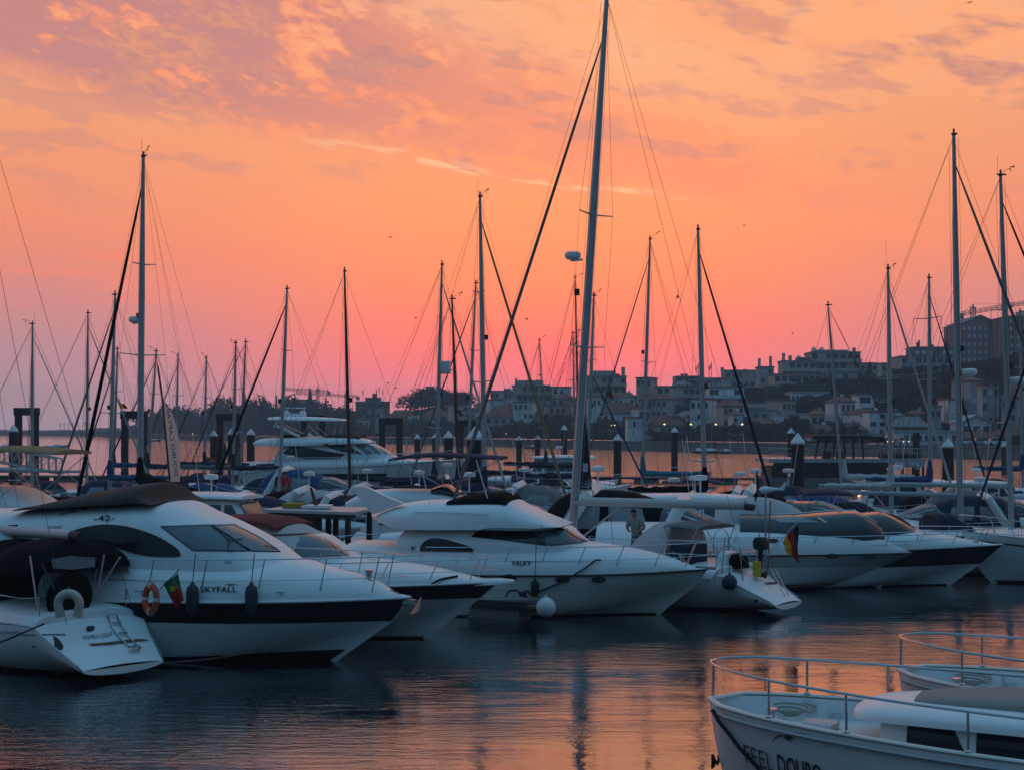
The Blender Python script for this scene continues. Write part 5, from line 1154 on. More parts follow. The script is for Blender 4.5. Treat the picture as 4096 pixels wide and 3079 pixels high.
# ---- the rows of masts behind
ROWS = [
 # label, mast column, distance, mast head, heading, length, options
 ('tall grey masted yacht behind the black banded yacht, its headsail rolled in black', 558,62,(573,625),138,13.0,dict(furl='canvas_black',furl_r=.115,cover='canvas_black',boomz=3.2,bend=2.6,csize=1.5,mr=.135,radar=.55,sprd=((.45,1.15),(.7,.6)),flip=-1,fb=1.2)),
 ('grey masted yacht just left of the tall mast with a small flag', 437,76,(460,1178),150,11,dict(cover='canvas_blue',furl='canvas_grey',mr=.10,sprd=((.43,.9),))),
 ('thin mast almost hidden behind its left neighbour', 452,104,(470,1395),150,9,dict(mr=.09,detail=False,cover='canvas_blue')),
 ('sailing yacht with a thin mast near the left arch of piles', 347,92,(352,1252),25,10.5,dict(mr=.09,furl='canvas_white',cover=None,sprd=((.38,.9),),flip=1)),
 ('leftmost sailing yacht with a grey mast and rolled white headsail', 128,92,(130,1296),22,10.5,dict(mr=.10,furl='canvas_white',furl_r=.06,cover='canvas_white',sprd=((.55,.5),),flip=-1)),
 ('leaning thin mast behind the white feather flag', 588,100,(625,1405),160,10,dict(mr=.09,detail=False,cover='canvas_navy',furl='canvas_navy')),
 ('thin mast right of the white feather flag', 701,108,(712,1422),158,9.5,dict(mr=.085,detail=False,furl='canvas_grey',cover='canvas_navy')),
 ('thin straight mast left of the black pile arch', 816,104,(825,1432),160,9.5,dict(mr=.08,detail=False,furl='canvas_navy',furl_r=.05,cover='canvas_navy')),
 ('left one of the two masts over the second pile arch', 930,96,(943,1372),158,10,dict(mr=.10,detail=False,cover='canvas_navy',furl='canvas_navy',furl_r=.05)),
 ('right one of the two masts over the second pile arch', 957,98,(983,1367),20,10,dict(mr=.09,detail=False,furl=None,cover='canvas_grey')),
 ('grey masted yacht left of the person in red, headsail rolled in black', 1117,80,(1148,1155),152,12,dict(fb=1.35,furl='canvas_black',furl_r=.10,cover=None,boomlen=0,mr=.10,hood=None,sprd=((.42,1.0),(.7,.5)),flip=-1,whip=1.6)),
 ('sailing yacht with a slim black mast behind the middle yachts', 1402,70,(1378,1085),24,10.5,dict(mastm='dark_mast',mr=.085,furl=None,cover=None,boomlen=0,sprd=((.42,1.2),),hull='gelcoat_cream')),
 ('grey masted yacht carrying a white radar reflector drum, rolled white headsail', 1742,74,(1768,1058),28,11,dict(furl='sail_white',furl_r=.09,cover='canvas_navy',mr=.105,sprd=((.32,1.0),),flip=1)),
 ('tall grey masted yacht with a tan rolled headsail leaning right', 1941,64,(1920,785),32,11.5,dict(furl='canvas_tan',furl_r=.095,cover='canvas_navy',mr=.115,sprd=((.42,.9),(.7,.5)),flip=1)),
 ('mast between the wooden mast and the tall grey mast', 1865,86,(1903,1133),150,11,dict(mr=.085,furl='canvas_grey',cover='canvas_navy',detail=False,flip=-1)),
 ('classic yacht with a brown wooden mast', 1838,70,(1808,1195),26,10.5,dict(mastm='varnish',mr=.085,furl=None,cover='canvas_navy',hull='navy_gelcoat',sprd=((.45,.7),(.66,.5)),whip=0)),
 ('distant yacht with a thin bare mast right of the crossing headsails', 2186,108,(2157,1362),25,9,dict(mr=.06,detail=False,furl=None,cover='canvas_navy',whip=0)),
 ('dark thin mast just left of the tallest mast', 2318,102,(2300,1110),24,10,dict(mastm='dark_mast',mr=.075,detail=False,furl=None,cover='canvas_navy')),
 ('short grey mast just left of the tallest mast', 2300,112,(2292,1333),24,9,dict(mr=.075,detail=False,furl=None,cover='canvas_grey')),
 ('grey mast just right of the tallest mast with a blue rolled headsail', 2345,80,(2376,1182),28,11,dict(mr=.10,furl='canvas_blue',furl_r=.07,cover='canvas_navy',flip=1,furl_top=.62)),
 ('grey masted yacht with a bright blue sail cover in front of the lamps', 2568,84,(2600,957),148,11,dict(mr=.105,furl='canvas_grey',furl_r=.07,cover='canvas_teal',sprd=((.52,.9),),flip=-1)),
 ('grey masted yacht with a navy rolled headsail slanting down to the right', 2822,62,(2792,917),32,10.5,dict(mr=.105,furl='canvas_navy',furl_r=.085,cover='canvas_black',sprd=((.48,.8),(.2,.9)),flip=1)),
 ('yacht with a thin bent mast in front of the floating restaurant', 3372,78,(3312,1220),160,9.5,dict(mr=.085,furl=None,cover='canvas_white',sprd=((.55,.5),),flip=-1)),
 ('white masted yacht with a rolled white headsail right of the floating restaurant', 3566,66,(3552,1074),30,11,dict(furl='sail_white',furl_r=.085,cover='sail_white',mr=.105,sprd=((.55,.8),),flip=1,whip=1.6)),
 ('grey masted yacht with a dark blue sail cover at the right', 3722,74,(3716,1111),28,11,dict(furl='canvas_black',furl_r=.06,cover='canvas_blue',mr=.105,sprd=((.82,1.0),(.55,.6)),flip=1,whip=1.6)),
 ('thick white masted yacht at the right with navy canvas and a long pale boom', 3842,55,(3815,537),-4,12.5,dict(furl='canvas_grey',furl_r=.095,cover=None,boomlen=4.7,mr=.125,boomz=2.95,radar=.40,hood='canvas_navy',bimini='canvas_navy',sprd=((.52,1.0),(.3,.9)),flip=1,stripe='navy_gelcoat')),
 ('rightmost thick masted yacht at the picture edge', 4046,56,(4002,700),4,12.5,dict(furl='canvas_black',furl_r=.09,cover=None,boomlen=4.8,mr=.12,boomz=3.25,radar=.42,hood='canvas_navy',sprd=((.62,1.0),(.3,.9)),flip=1)),
 ('thin far mast at the right edge', 4092,95,(4080,1245),20,10,dict(mr=.09,detail=False,furl='canvas_black',cover='canvas_blue')),
]
YB = {}
for lb, mx, d, tp, ang, L_, kw in ROWS: YB[lb[:18]] = SB(lb, mx, d, tp, ang, L_, **kw)
# ------------------------------------------------------------------ motor boats at the right
def right_cruiser():
    b = Boat('motor_cruiser', 'long white motor cruiser at the right with two oval hull windows and a tinted windscreen', 'motor cruiser', (3.9,0), 3520, 2346, -9)
    zs = [(0,1.08),(.5,1.2),(.8,1.25),(1,1.24)]
    h = Hull(11.8, 3.8, zs, MOTOR_BS, [(0,-.1),(.5,0),(.75,.2),(.9,.45),(1,.7)], [(0,.92),(.5,.90),(.75,.78),(.9,.55),(1,.3)], -.6, stem=[(-.6,3.4),(0,3.9),(.5,4.6),(1.24,5.75)], flare=.85)
    b.part('hull', h.shell(), 'gelcoat', 50); b.part('bottom_paint', h.band(-.3, .10, 0, .985), 'antifoul_black', solid=False); b.part('boot_line', h.band(.14, .17, 0, .98), 'antifoul_black', solid=False)
    b.part('hull_side_panel', h.band(lambda t: sm(t, zs)-.42, lambda t: sm(t, zs)-.03, .1, .97), 'gelcoat_grey', solid=False)
    top = [(3722,2208),(3600,2172),(3500,2130),(3420,2106),(3200,2094),(2900,2090)]; dk = b.part('deck', moulding(b, h, top, 0, 2.6), 'gelcoat', 50)
    b.part('rub_rail', MB().tube(h.path(0,1,-1,-.02,0,30), .028, 6).tube(h.path(0,1,1,-.02,0,30), .028, 6), 'rubber', True, solid=False)
    st = []
    for (x, y), hw in zip([(2960,2052),(3160,2054),(3300,2046),(3416,2042),(3470,2066),(3530,2104)], (1.45,1.5,1.45,1.3,1.12,.7)): p = b.L(x, y, 0); st.append((p.x, 1.6, p.z, hw, 3.0))
    ws = b.part('windscreen', superloft(densify(st, 3), 22), 'screen_glass', 50)
    b.tubes('screen_frame', [v for v in b.project(Z5((30,326),(255,330),(520,306),(770,298),(860,346),(960,402)), b.bvh([ws]), .02)[0] if v], .03, 'gelcoat'); b.tubes('screen_frame', [v for v in b.project(Z5((385,312),(470,360),(540,404)), b.bvh([ws]), .02)[0] if v], .03, 'gelcoat')
    b.decal('side_screen', Z5((30,335),(200,325),(250,340),(380,370),(480,400),(300,402),(140,398)), 'clear_vinyl', [ws])
    for x, y, rx, ry in [(*p, 27, 10) for p in Z5((590,682),(900,687))]+[(*Z5((90,553))[0], 21, 9)]:
        b.decal('porthole', [(x+rx*math.cos(a), y+ry*math.sin(a)) for a in (i*math.pi/8 for i in range(16))], 'tinted_glass', step=8)
    for sd in (-1, 1): bow_rail(b, h, .3, .98, .62, (.4,.52,.63,.74,.84,.93), sd, .1, .22, .016)
    b.part('tender', superloft(densify([(.4,1.62,1.7,.1,2.4),(.7,1.6,1.98,.55,2.4),(1.8,1.55,2.02,.62,2.2),(2.4,1.5,2.25,.5,2.2),(2.9,1.5,1.8,.2,2.2)], 3), 16), 'gelcoat', True, solid=False)
    b.part('anchor', MB().tube([(5.2,0,1.3),(6.1,0,1.32)], .05, 6).prism([(6.0,-.2,1.1),(6.35,0,1.4),(6.0,.2,1.1),(5.9,0,1.0)], (.04,0,.05)), 'steel', solid=False)
    # arch and small radar over the cockpit
    b.part('radar_arch', MB().tube([(-3.6,1.5,1.6),(-2.9,1.35,2.95),(-2.8,0,3.1),(-2.9,-1.35,2.95),(-3.6,-1.5,1.6)], .10, 8, 2.2), 'gelcoat', True, solid=False)
    return b
R1 = right_cruiser()
def right_black():
    b = Boat('motor_cruiser', 'white cruiser with a deep black bow band at the right, bow rail above', 'motor cruiser', (4.0,0), 3800, 2339, -9)
    zs = [(0,1.1),(.5,1.3),(.8,1.4),(1,1.46)]
    h = Hull(12, 3.8, zs, MOTOR_BS, [(0,-.1),(.5,0),(.75,.2),(.9,.5),(1,.8)], [(0,.92),(.5,.90),(.75,.76),(.9,.52),(1,.3)], -.6, stem=[(-.6,3.3),(0,4.0),(.75,5.0),(1.46,5.8)], flare=.85)
    b.part('hull', h.shell(), 'gelcoat', 50); b.part('hull_band', h.band(lambda t: .66+.12*t, lambda t: sm(t, zs)-.02, 0, .9985), 'black_gelcoat', solid=False); b.part('bottom_paint', h.band(-.3, .05, 0, .985), 'antifoul_black', solid=False)
    b.part('knuckle', h.band(lambda t: sm(t, h.zc), lambda t: sm(t, h.zc)+.03, .55, .97, .03), 'gelcoat', solid=False)
    top = [(3998,2178),(3900,2160),(3788,2140),(3650,2118),(3500,2100),(3300,2090)]; dk = b.part('deck', moulding(b, h, top, 0, 2.4), 'gelcoat', 50)
    st = []
    for (x, y), hw in zip([(3360,2066),(3500,2044),(3570,2062),(3650,2108)], (1.4,1.4,1.3,.8)): p = b.L(x, y, 0); st.append((p.x, 1.6, p.z, hw, 3))
    ws = b.part('windscreen', superloft(densify(st, 3), 20), 'screen_glass', 50)
    st = [(-4.2,1.4,2.6,1.35,2.6),(-3.4,1.4,3.0,1.45,2.6),(-2.2,1.4,3.02,1.45,2.6),(-1.2,1.45,2.6,1.35,2.6),(-.6,1.5,2.0,1.25,2.6)]
    cn = b.part('canvas_top', superloft(densify(st, 3), 18), 'canvas_white', 60); b.decal('canvas_window', Z5((860,345),(960,270),(1060,262),(1100,365)), 'clear_vinyl', [cn], .02)
    b.decal('foredeck_stripe', Z5((1430,475),(1640,488),(1672,496),(1480,490)), 'ink', [dk], .015)
    for sd in (-1, 1): bow_rail(b, h, .45, .98, .60, (.52,.63,.74,.84,.93), sd, .1, .3, .016)
    b.tubes('mooring_line', curve_pts([b.L(*Z5((1740,590))[0], -.6), b.L(*Z5((1780,565))[0], -.5), b.L(*Z5((1825,565))[0], -.4)], 3), .03, 'rope')
    return b
R2 = right_black()
R3 = SB('white sailing yacht at the right edge with an anchor hanging at its bow', 4420, 51.5, (4460,300), 186, 12.5, 3.8, 1.42, furl='canvas_navy', furl_r=.06, mr=.12, stripe='navy_gelcoat', hood='canvas_navy')
an = thing('anchor', 'grey anchor hanging from the bow at the right edge', 'anchor', W(4035,2180,51)); MB().tube([(0,0,.05),(-.05,0,-.25),(-.15,0,-.62)], .035, 6).build('shank', 'steel', an); MB().prism([(-.15,0,-.65),(.22,-.02,-.72),(.30,0,-.42),(.12,0,-.56)], (0,.05,0)).build('fluke', 'steel', an); MB().box((-.18,-.05,.02),(.2,.05,.12)).build('roller', 'steel', an)
# ------------------------------------------------------------------ two hire boats in the right foreground
def hire_boat(label, px, py, z, lettered):
    d = (H-z)*F/(py-HY); b = Boat('hire_boat', label, 'motor boat', (5.6,0), px, py, 153, d)
    zs = [(0,1.28),(.4,1.32),(.7,1.39),(.88,1.46),(1,z)]
    bs = [(0,.86),(.2,.96),(.45,1.0),(.65,.95),(.8,.80),(.9,.62),(.96,.42),(.985,.28),(1,.10)]
    h = Hull(11.4, 3.25, zs, bs, [(0,-.1),(.5,-.1),(.8,.0),(1,.3)], [(0,.95),(.5,.90),(.75,.72),(.9,.5),(1,.3)], -.6, stem=[(-.6,4.7),(0,5.25),(.8,5.5),(z,5.6)], flare=.7, x0=-5.8)
    b.part('hull', h.shell(44, 14), 'gelcoat', 50); b.part('bottom_paint', h.band(-.3, .08, 0, .99), 'antifoul_black', solid=False)
    # gunwale cap all round the bow and sunk foredeck
    cap = h.path(0,1,1,.02,.02,40)+h.path(0,1,-1,.02,.02,40)[::-1][1:]; b.part('gunwale', MB().tube(cap, .055, 8, .55), 'gelcoat_cream', True, solid=False)
    b.part('bulwark_lining', MB().sheet([[h.edge(t,s_,.10,.0), h.edge(t,s_,.14,-.30)] for t, s_ in [(i/40,1) for i in range(41)]+[(1-i/40,-1) for i in range(41)]]), 'gelcoat', True, solid=False)
    b.part('foredeck', h.deck(.04, .12, -.27, 30, 7, .3, 1), 'deck_nonskid', True)
    # trunk cabin with rounded raised roof edge
    ca = b.part('trunk_cabin', superloft(densify([(-5.2,.95,1.72,1.06,5),(-2,.95,1.72,1.08,5),(1.2,1.0,1.70,1.0,5),(2.3,1.05,1.68,.86,4.5),(3.0,1.08,1.62,.70,4)], 3), 20), 'gelcoat', 50)
    rf = b.part('cabin_roof', superloft(densify([(-5.3,1.60,1.88,1.18,3),(-2,1.60,1.88,1.20,3),(1.2,1.60,1.86,1.12,3),(2.4,1.58,1.82,.98,3),(3.15,1.55,1.75,.78,2.8),(3.4,1.55,1.67,.54,2.4)], 3), 22), 'gelcoat', 50)
    b.part('roof_cushion', superloft(densify([(-4.6,1.82,2.02,.80,4),(-1.2,1.82,2.07,.80,4),(.6,1.82,2.0,.76,4),(2.0,1.80,1.92,.62,3.5),(2.6,1.76,1.85,.42,3)], 3), 16), 'canvas_tan_grey', 60, solid=False)
    ct = b.bvh([ca])
    for x0, x1 in ((1.75,2.62),(.7,1.70),(-.5,.65),(-1.8,-.55),(-3.2,-1.85)): side_patch(b, ct, [(x0,1.12),(x1,1.12),(x1,1.58),(x0+(.25 if x1 > 2.5 else 0),1.58)], 'tinted_glass', off=.016)
    # windscreen at the helm
    g = [[Vector((-2.2+.0*i, y*.95, 1.86)), Vector((-2.75, y*.92, 2.5))] for i, y in enumerate((-1.1,-.4,.4,1.1))]
    for i in range(3): b.part('windscreen', MB().sheet(g[i:i+2]), 'grey_glass', solid=False)
    b.part('windscreen_frame', MB().tube([g[0][0],g[0][1],g[3][1],g[3][0]], .03, 6).tube(g[1], .02, 6).tube(g[2], .02, 6), 'rubber', True, solid=False)
    # bow rail of steel tube
    for sd in (-1, 1):
        e_ = h.edge(.93,sd,.02,.56); pts = h.path(.1,.93,sd,.02,.56,24)[:-1]+curve_pts([e_, Vector(((e_.x*2+5.6)/3,e_.y*.84,z+.545)), Vector(((e_.x+5.6*3)/4,e_.y*.52,z+.555)), Vector((5.58,sd*.16,z+.56)), Vector((5.61,0,z+.56))], 5)
        rl = b.tubes('guard_rail', pts, .020, seg=8)
        for t in (.25,.47,.66,.80,.90): b.tubes('stanchion', [h.edge(t,sd,.03,.02), h.edge(t,sd,.02,.56)], .018, parent=rl, seg=8)
    b.tubes('stanchion', [Vector((5.6,0,z)), Vector((5.59,0,z+.56))], .022, seg=8)
    # fairlead, cleats, windlass
    for sd in (-1, 1):
        e = h.edge(.90, sd, .12, -.13); b.part('fairlead', MB().tube([e+Vector((.16*math.cos(a), 0, .07*math.sin(a))) for a in (i*math.pi/6 for i in range(13))], .02, 6), 'steel', True, solid=False)
    b.part('windlass', MB().lathe([(.09,0),(.09,.04),(.04,.07),(.04,.13),(.08,.15),(.08,.19),(0,.2)], (4.7,0,z-.26), 12), 'steel', True, solid=False)
    b.part('deck_hatch', superloft([(3.75,z-.28,z-.20,.02,3),(3.78,z-.28,z-.19,.26,4),(4.2,z-.28,z-.18,.24,4),(4.23,z-.28,z-.20,.02,3)], 12), 'gelcoat_grey', 40, solid=False)
    for sd in (-1,1):
        for t_ in (.86,.55): e2 = h.edge(t_, sd, .22, -.24); cleat(b, e2)
        for t_ in (.25,.47,.66,.80,.90): b.part('rail_base', MB().lathe([(.05,0),(.05,.02),(.025,.04),(0,.04)], h.edge(t_, sd, .03, .04), 10), 'steel', True, solid=False)
        b.part('rubbing_strake', MB().tube(h.path(.02,.99,sd,-.02,-.10,36), .028, 6), 'gelcoat_grey', True, solid=False)
    b.part('rope_coil', MB().tube([Vector((4.55+(.10+.006*i)*math.cos(i*.6), -.45+(.10+.006*i)*math.sin(i*.6), z-.235+.004*i)) for i in range(32)], .016, 5), 'rope_pale', True, solid=False)
    for x in (4.2,4.0): b.part('deck_plate', MB().lathe([(.07,0),(.07,.015),(0,.016)], (x,.35,1.17), 12), 'steel', solid=False)
    b.part('anchor', MB().tube([(5.40,0,1.05),(5.50,0,.62)], .04, 6).prism([(5.50,.02,.62),(5.56,.10,.50),(5.52,.20,.74),(5.50,.10,.60)], (.03,.02,0)).prism([(5.50,-.02,.62),(5.56,-.10,.50),(5.52,-.20,.74),(5.50,-.10,.60)], (.03,-.02,0)), 'rubber', solid=False)
    return b
mat('canvas_tan_grey', (.27,.26,.24), rough=.9, var=.15, bump=.2, bscale=8)
K1 = hire_boat('white hire boat in the lower right corner with large lettering on its bow', 2852, 2790, 1.52, True)
K2 = hire_boat('second white hire boat at the right edge behind the lettered one', 3603, 2676, 1.52, False)
def hire_lettering():
    tr = K1.bvh([o for o in K1.parts if o.name.startswith('hull')])
    P = lambda *q: Z6(*q)
    K1.text('FEEL', P((318,1014))[0], P((512,1080))[0], 0, 'ink_grey', tree=tr, off=.02, ey=(-11,-76)); K1.text('DOURO', P((542,1090))[0], P((846,1172))[0], 0, 'ink', tree=tr, off=.02, bold=.02, ey=(-9,-80))
    K1.decal('bird_emblem', P((498,872),(520,838),(550,828),(582,832),(602,826),(620,808),(650,808),(740,826),(650,818),(632,828),(632,850),(612,866),(590,858),(575,838),(545,838)), 'ink', tree=tr, off=.02, step=6)
    K1.text('FEEL', P((165,700))[0], P((205,720))[0], 0, 'ink_grey', tree=tr, off=.02, ey=(0,-14))
    # mooring line down the stem
    pts = [v for v in K1.project(P((108,655),(150,735),(215,815),(290,915),(370,1000),(440,1075),(520,1150)), tr, .05)[0] if v]; K1.tubes('mooring_line', curve_pts(pts, 3), .03, 'rope')
hire_lettering()
# ------------------------------------------------------------------ smaller motor boats between the rows
def cruiser(label, px, d, ang, L=9., kind='sport', canvas='canvas_navy', glass='screen_glass', hull='gelcoat', stripe=None, bim=None, arch=True, radar=True, rails=True, name='motor_cruiser', cover=None, bspec=None, screen=True):
    k = L/9.; b = Boat(name, label, 'motor boat', (0,0), px, 2000, ang, d); B = L*.33; f = .95*k+.15
    zs = [(0,f*.9),(.5,f),(.8,f*1.08),(1,f*1.15)]
    h = Hull(L, B, zs, MOTOR_BS, [(0,-.1),(.5,0),(.75,.15),(.9,.4),(1,.65*f)], [(0,.92),(.5,.9),(.75,.76),(.9,.52),(1,.3)], -.5, stem=[(-.5,L*.32),(0,L*.37),(f*.55,L*.44),(f*1.15,L/2)], flare=.85)
    b.h = h; b.part('hull', h.shell(24, 10), hull, 50); b.part('bottom_paint', h.band(-.25, .07, 0, .98, n=24), 'antifoul_black', solid=False)
    if stripe: b.part('hull_stripe', h.band(lambda t: sm(t, zs)-.36*k, lambda t: sm(t, zs)-.05, .0, .985, n=24), stripe, solid=False)
    st = []
    for i in range(20):
        t = i/19; p = h.pt(t, 1, 1); st.append((p.x, p.z, p.z+max(.04, interp(t, [(0,.1),(.45,.5*k),(.62,.5*k),(.8,.34*k),(1,.04)])), max(.01, p.y), 2.6))
    dk = b.part('deck', superloft(st, 16), 'gelcoat', 50); zt = f+.5*k
    if kind == 'sport':
        ws = b.part('windscreen', superloft(densify([(-.12*L,f,zt+.62*k,B*.40,3),(0,f,zt+.60*k,B*.39,3),(.08*L,f,zt+.32*k,B*.34,3),(.17*L,f,zt-.02,B*.24,3)], 3), 18), glass, 50)
        wt = b.bvh([ws])
        for yy in (-.75,-.28,.28,.75):      # windscreen pillars and top rim laid on the glass
            pr = []
            for i in range(8):
                hit = wt.ray_cast(Vector(((.17-.29*i/7)*L, yy*B*.40*(.62+.38*min(1,i/3)), 9)), Vector((0,0,-1)))[0]
                if hit and hit.z > f+.1: pr.append(hit+Vector((0,0,.012)))
            if len(pr) > 2: b.tubes('screen_pillar', pr[:6], .022*k, 'gelcoat', 5, ws)
        rim = [wt.ray_cast(Vector((0, yy*B*.5, zt+.34*k)), Vector((0,-1 if yy > 0 else 1,0)))[0] for yy in (-2,2)]
        b.tubes('screen_rim', [Vector((-.12*L,sd_*B*.395,zt+.30*k)) if False else Vector((x_*L, sd_*B*(.405-.9*max(0,x_)), zt+(.16-1.0*max(0,x_)*.9)*k)) for sd_ in (1,) for x_ in (-.12,-.04,.04,.1)], .02*k, 'gelcoat', 5, ws)
        if canvas:
            cn = b.part('canvas_top', superloft(densify([(-.46*L,f*.9,zt+.3*k,B*.40,2.6),(-.38*L,f*.9,zt+.95*k,B*.43,2.6),(-.2*L,f*.9,zt+1.05*k,B*.43,2.6),(-.08*L,f,zt+.78*k,B*.41,2.6),(-.02*L,f,zt+.5*k,B*.38,2.6)], 3), 18), canvas, 60)
            for q_ in (-.38,-.25,-.12): b.tubes('canvas_seam', [v_[0] for v_ in [cn_t.ray_cast(Vector((q_*L, yy_*B*.45, 9)), Vector((0,0,-1))) for cn_t in (b.bvh([cn]),) for yy_ in (-.88,-.6,-.2,.2,.6,.88)] if v_[0] is not None], .014, canvas, 5, cn)
            side_patch(b, [cn], [(-.40*L,zt-.05*k),(-.26*L,zt-.05*k),(-.26*L,zt+.6*k),(-.36*L,zt+.6*k)], 'clear_vinyl'); side_patch(b, [cn], [(-.23*L,zt-.05*k),(-.10*L,zt-.0*k),(-.12*L,zt+.55*k),(-.23*L,zt+.62*k)], 'clear_vinyl')
        if arch: b.part('arch', MB().tube([(-.40*L,B*.46,f),(-.30*L,B*.42,zt+1.0*k),(-.28*L,0,zt+1.18*k),(-.30*L,-B*.42,zt+1.0*k),(-.40*L,-B*.46,f)], .09*k, 8, 2.0), 'gelcoat', True, solid=False)
        tz = zt+1.25*k; tx = -.28*L
    elif kind == 'pilot':
        wh = b.part('wheelhouse', superloft(densify([(-.22*L,f,zt+1.1*k,B*.34,6),(-.05*L,f,zt+1.12*k,B*.35,6),(.05*L,f,zt+1.05*k,B*.33,6),(.13*L,f,zt+.1,B*.30,5)], 3), 20), 'gelcoat', 50)
        b.part('roof', superloft(densify([(-.36*L,zt+1.05*k,zt+1.22*k,B*.38,3),(-.1*L,zt+1.08*k,zt+1.27*k,B*.39,3),(.09*L,zt+1.04*k,zt+1.18*k,B*.34,3)], 3), 16), 'gelcoat', 50, solid=False)
        for x0, x1 in ((-.20,-.10),(-.08,.0)): side_patch(b, [wh], [(x0*L,zt+.25*k),(x1*L,zt+.25*k),(x1*L,zt+.85*k),(x0*L,zt+.85*k)], glass)
        side_patch(b, [wh], [(.015*L,zt+.25*k),(.085*L,zt+.25*k),(.045*L,zt+.85*k),(.015*L,zt+.85*k)], glass)
        g = [[Vector((.118*L, y_, zt+.25*k)), Vector((.068*L, y_*.96, zt+.9*k))] for y_ in (-B*.27,-B*.1,B*.1,B*.27)]
        for i in range(3): b.part('windscreen', MB().sheet([[q+Vector((.05,0,.02)) for q in g[i]], [q+Vector((.05,0,.02)) for q in g[i+1]]]), glass, solid=False)
        tz = zt+1.3*k; tx = -.1*L
    else:
        sa = b.part('saloon', superloft(densify([(-.36*L,f,zt+.95*k,B*.40,5),(-.05*L,f,zt+.98*k,B*.41,5),(.06*L,f,zt+.9*k,B*.38,4),(.20*L,f,zt,B*.28,3.2)], 3), 20), 'gelcoat', 50)
        side_patch(b, [sa], [(-.30*L,zt+.2*k),(.02*L,zt+.2*k),(.0*L,zt+.68*k),(-.26*L,zt+.68*k)], 'tinted_glass')
        b.part('flybridge', superloft(densify([(-.46*L,zt+.95*k,zt+1.15*k,B*.36,3),(-.34*L,zt+.92*k,zt+1.6*k,B*.43,3.2),(-.05*L,zt+.92*k,zt+1.62*k,B*.43,3.2),(.05*L,zt+.92*k,zt+1.45*k,B*.40,3),(.12*L,zt+.92*k,zt+1.0*k,B*.34,3)], 3), 20), 'gelcoat', 50)
        if screen: b.part('flybridge_screen', superloft(densify([(-.06*L,zt+1.55*k,zt+1.7*k,B*.38,2.6),(0,zt+1.5*k,zt+1.85*k,B*.38,2.6),(.06*L,zt+1.4*k,zt+1.5*k,B*.36,2.6)], 3), 14), 'tinted_glass', True, solid=False)
        tz = zt+1.7*k; tx = -.30*L
    hb = b.bvh([b.parts[0]])
    for x_ in (.12,.2,.28): side_patch(b, hb, [((x_-.026)*L,f*.66),((x_-.015)*L,f*.60),((x_+.015)*L,f*.60),((x_+.026)*L,f*.66),((x_+.015)*L,f*.73),((x_-.015)*L,f*.73)], 'tinted_glass', 'porthole')
    b.part('hatch', MB().box((.26*L,-.25,f+.36*k),(.33*L,.25,f+.44*k)), 'grey_glass', solid=False)
    if bim:
        x0, x1 = (-.42*L, -.02*L); zb = tz+1.0*k if kind == 'fly' else tz+.15
        if bspec: x0, x1, zb = bspec
        bi = b.part('bimini', superloft(densify([(x0,zb-.12,zb,B*.40,2.5),(x0*.8+x1*.2,zb,zb+.16,B*.42,2.5),((x0+x1)/2,zb+.04,zb+.22,B*.42,2.5),(x1,zb-.06,zb+.08,B*.40,2.5)], 4), 16), bim, 60, solid=False)
        for sd in (-1, 1):
            for q in (x0+.1, x0*.6+x1*.4, x1-.1): b.tubes('bimini_frame', [Vector(((x0+x1)/2, sd*B*.40, zb-1.2*k)), Vector((q, sd*B*.41, zb))], .015, parent=bi)
    if radar:
        rp = b.tubes('radar_pole', [Vector((tx,.1,tz-.2)), Vector((tx,.1,tz+.45))], .03, 'gelcoat'); b.part('radar', MB().lathe([(.02,0),(.25,.02),(.28,.1),(.25,.2),(.02,.23)], (tx,.1,tz+.45), 14), 'gelcoat', True, rp, False)
        b.tubes('whip_antenna', [Vector((tx-.2,-.5,tz-.2)), Vector((tx-.5,-.5,tz+2.2))], .012, 'gelcoat', 4)
    if rails:
        for sd in (-1, 1): bow_rail(b, h, .45, .98, .55, (.55,.7,.84,.94), sd, .08, .15, .014, mid=False)
    return b
CR_ = cruiser
CR_('white flybridge boat at the left edge under a tan edged bimini', 60, 46, -8, 10.4, 'fly', bim='canvas_tan', glass='tinted_glass', bspec=(-1.6,2.0,4.75), screen=False)
P1 = CR_('white pilot house boat with a teal windscreen behind the black banded yacht', 930, 56, -14, 9.5, 'pilot', glass='teal_glass')
CR_('white cruiser with blue canvas in front of the big white yacht', 1330, 90, -10, 10, 'sport', 'canvas_blue')
CR_('small white cruiser behind the roof of the timber boat', 1440, 66, -12, 9, 'sport', 'canvas_white')
FB = CR_('flybridge boat with a wide navy bimini behind the middle yacht', 1790, 57, -6, 8.6, 'fly', bim='canvas_navy', bspec=(-2.2,2.3,4.35), radar=False)
CR_('white cruiser with a navy canvas and hardtop left of the large pile', 1660, 70, -14, 9, 'sport', 'canvas_navy')
CR_('white cruiser with a long pale windscreen below the crossing headsails', 2120, 60, -12, 9.5, 'sport', None, arch=False)
CR_('low white cruiser moored beyond the tallest mast near the open river', 2180, 112, 176, 11, 'pilot', glass='teal_glass')
CR_('white sports cruiser with swept arch and black canvas right of the tallest mast', 2720, 53, -10, 11, 'sport', 'canvas_black')
CR_('small white cabin boat under a navy bimini left of the navy headsail', 2640, 74, 170, 8, 'pilot', bim='canvas_navy', radar=False)
CR_('white boat with a turquoise cover beside the foot of the tallest mast', 2190, 54, -8, 8.5, 'sport', 'canvas_teal', arch=False, radar=False)
CR_('white cruiser with an arch and radar beside the large right pile', 3020, 60, -10, 9, 'sport', 'canvas_grey', glass='teal_glass')
CR_('white cruiser with steel arch frames left of the pale boom', 3290, 60, -12, 10, 'sport', None)
CR_('small white motor boat at the far right near the open river', 3960, 82, 10, 8, 'pilot', radar=True)
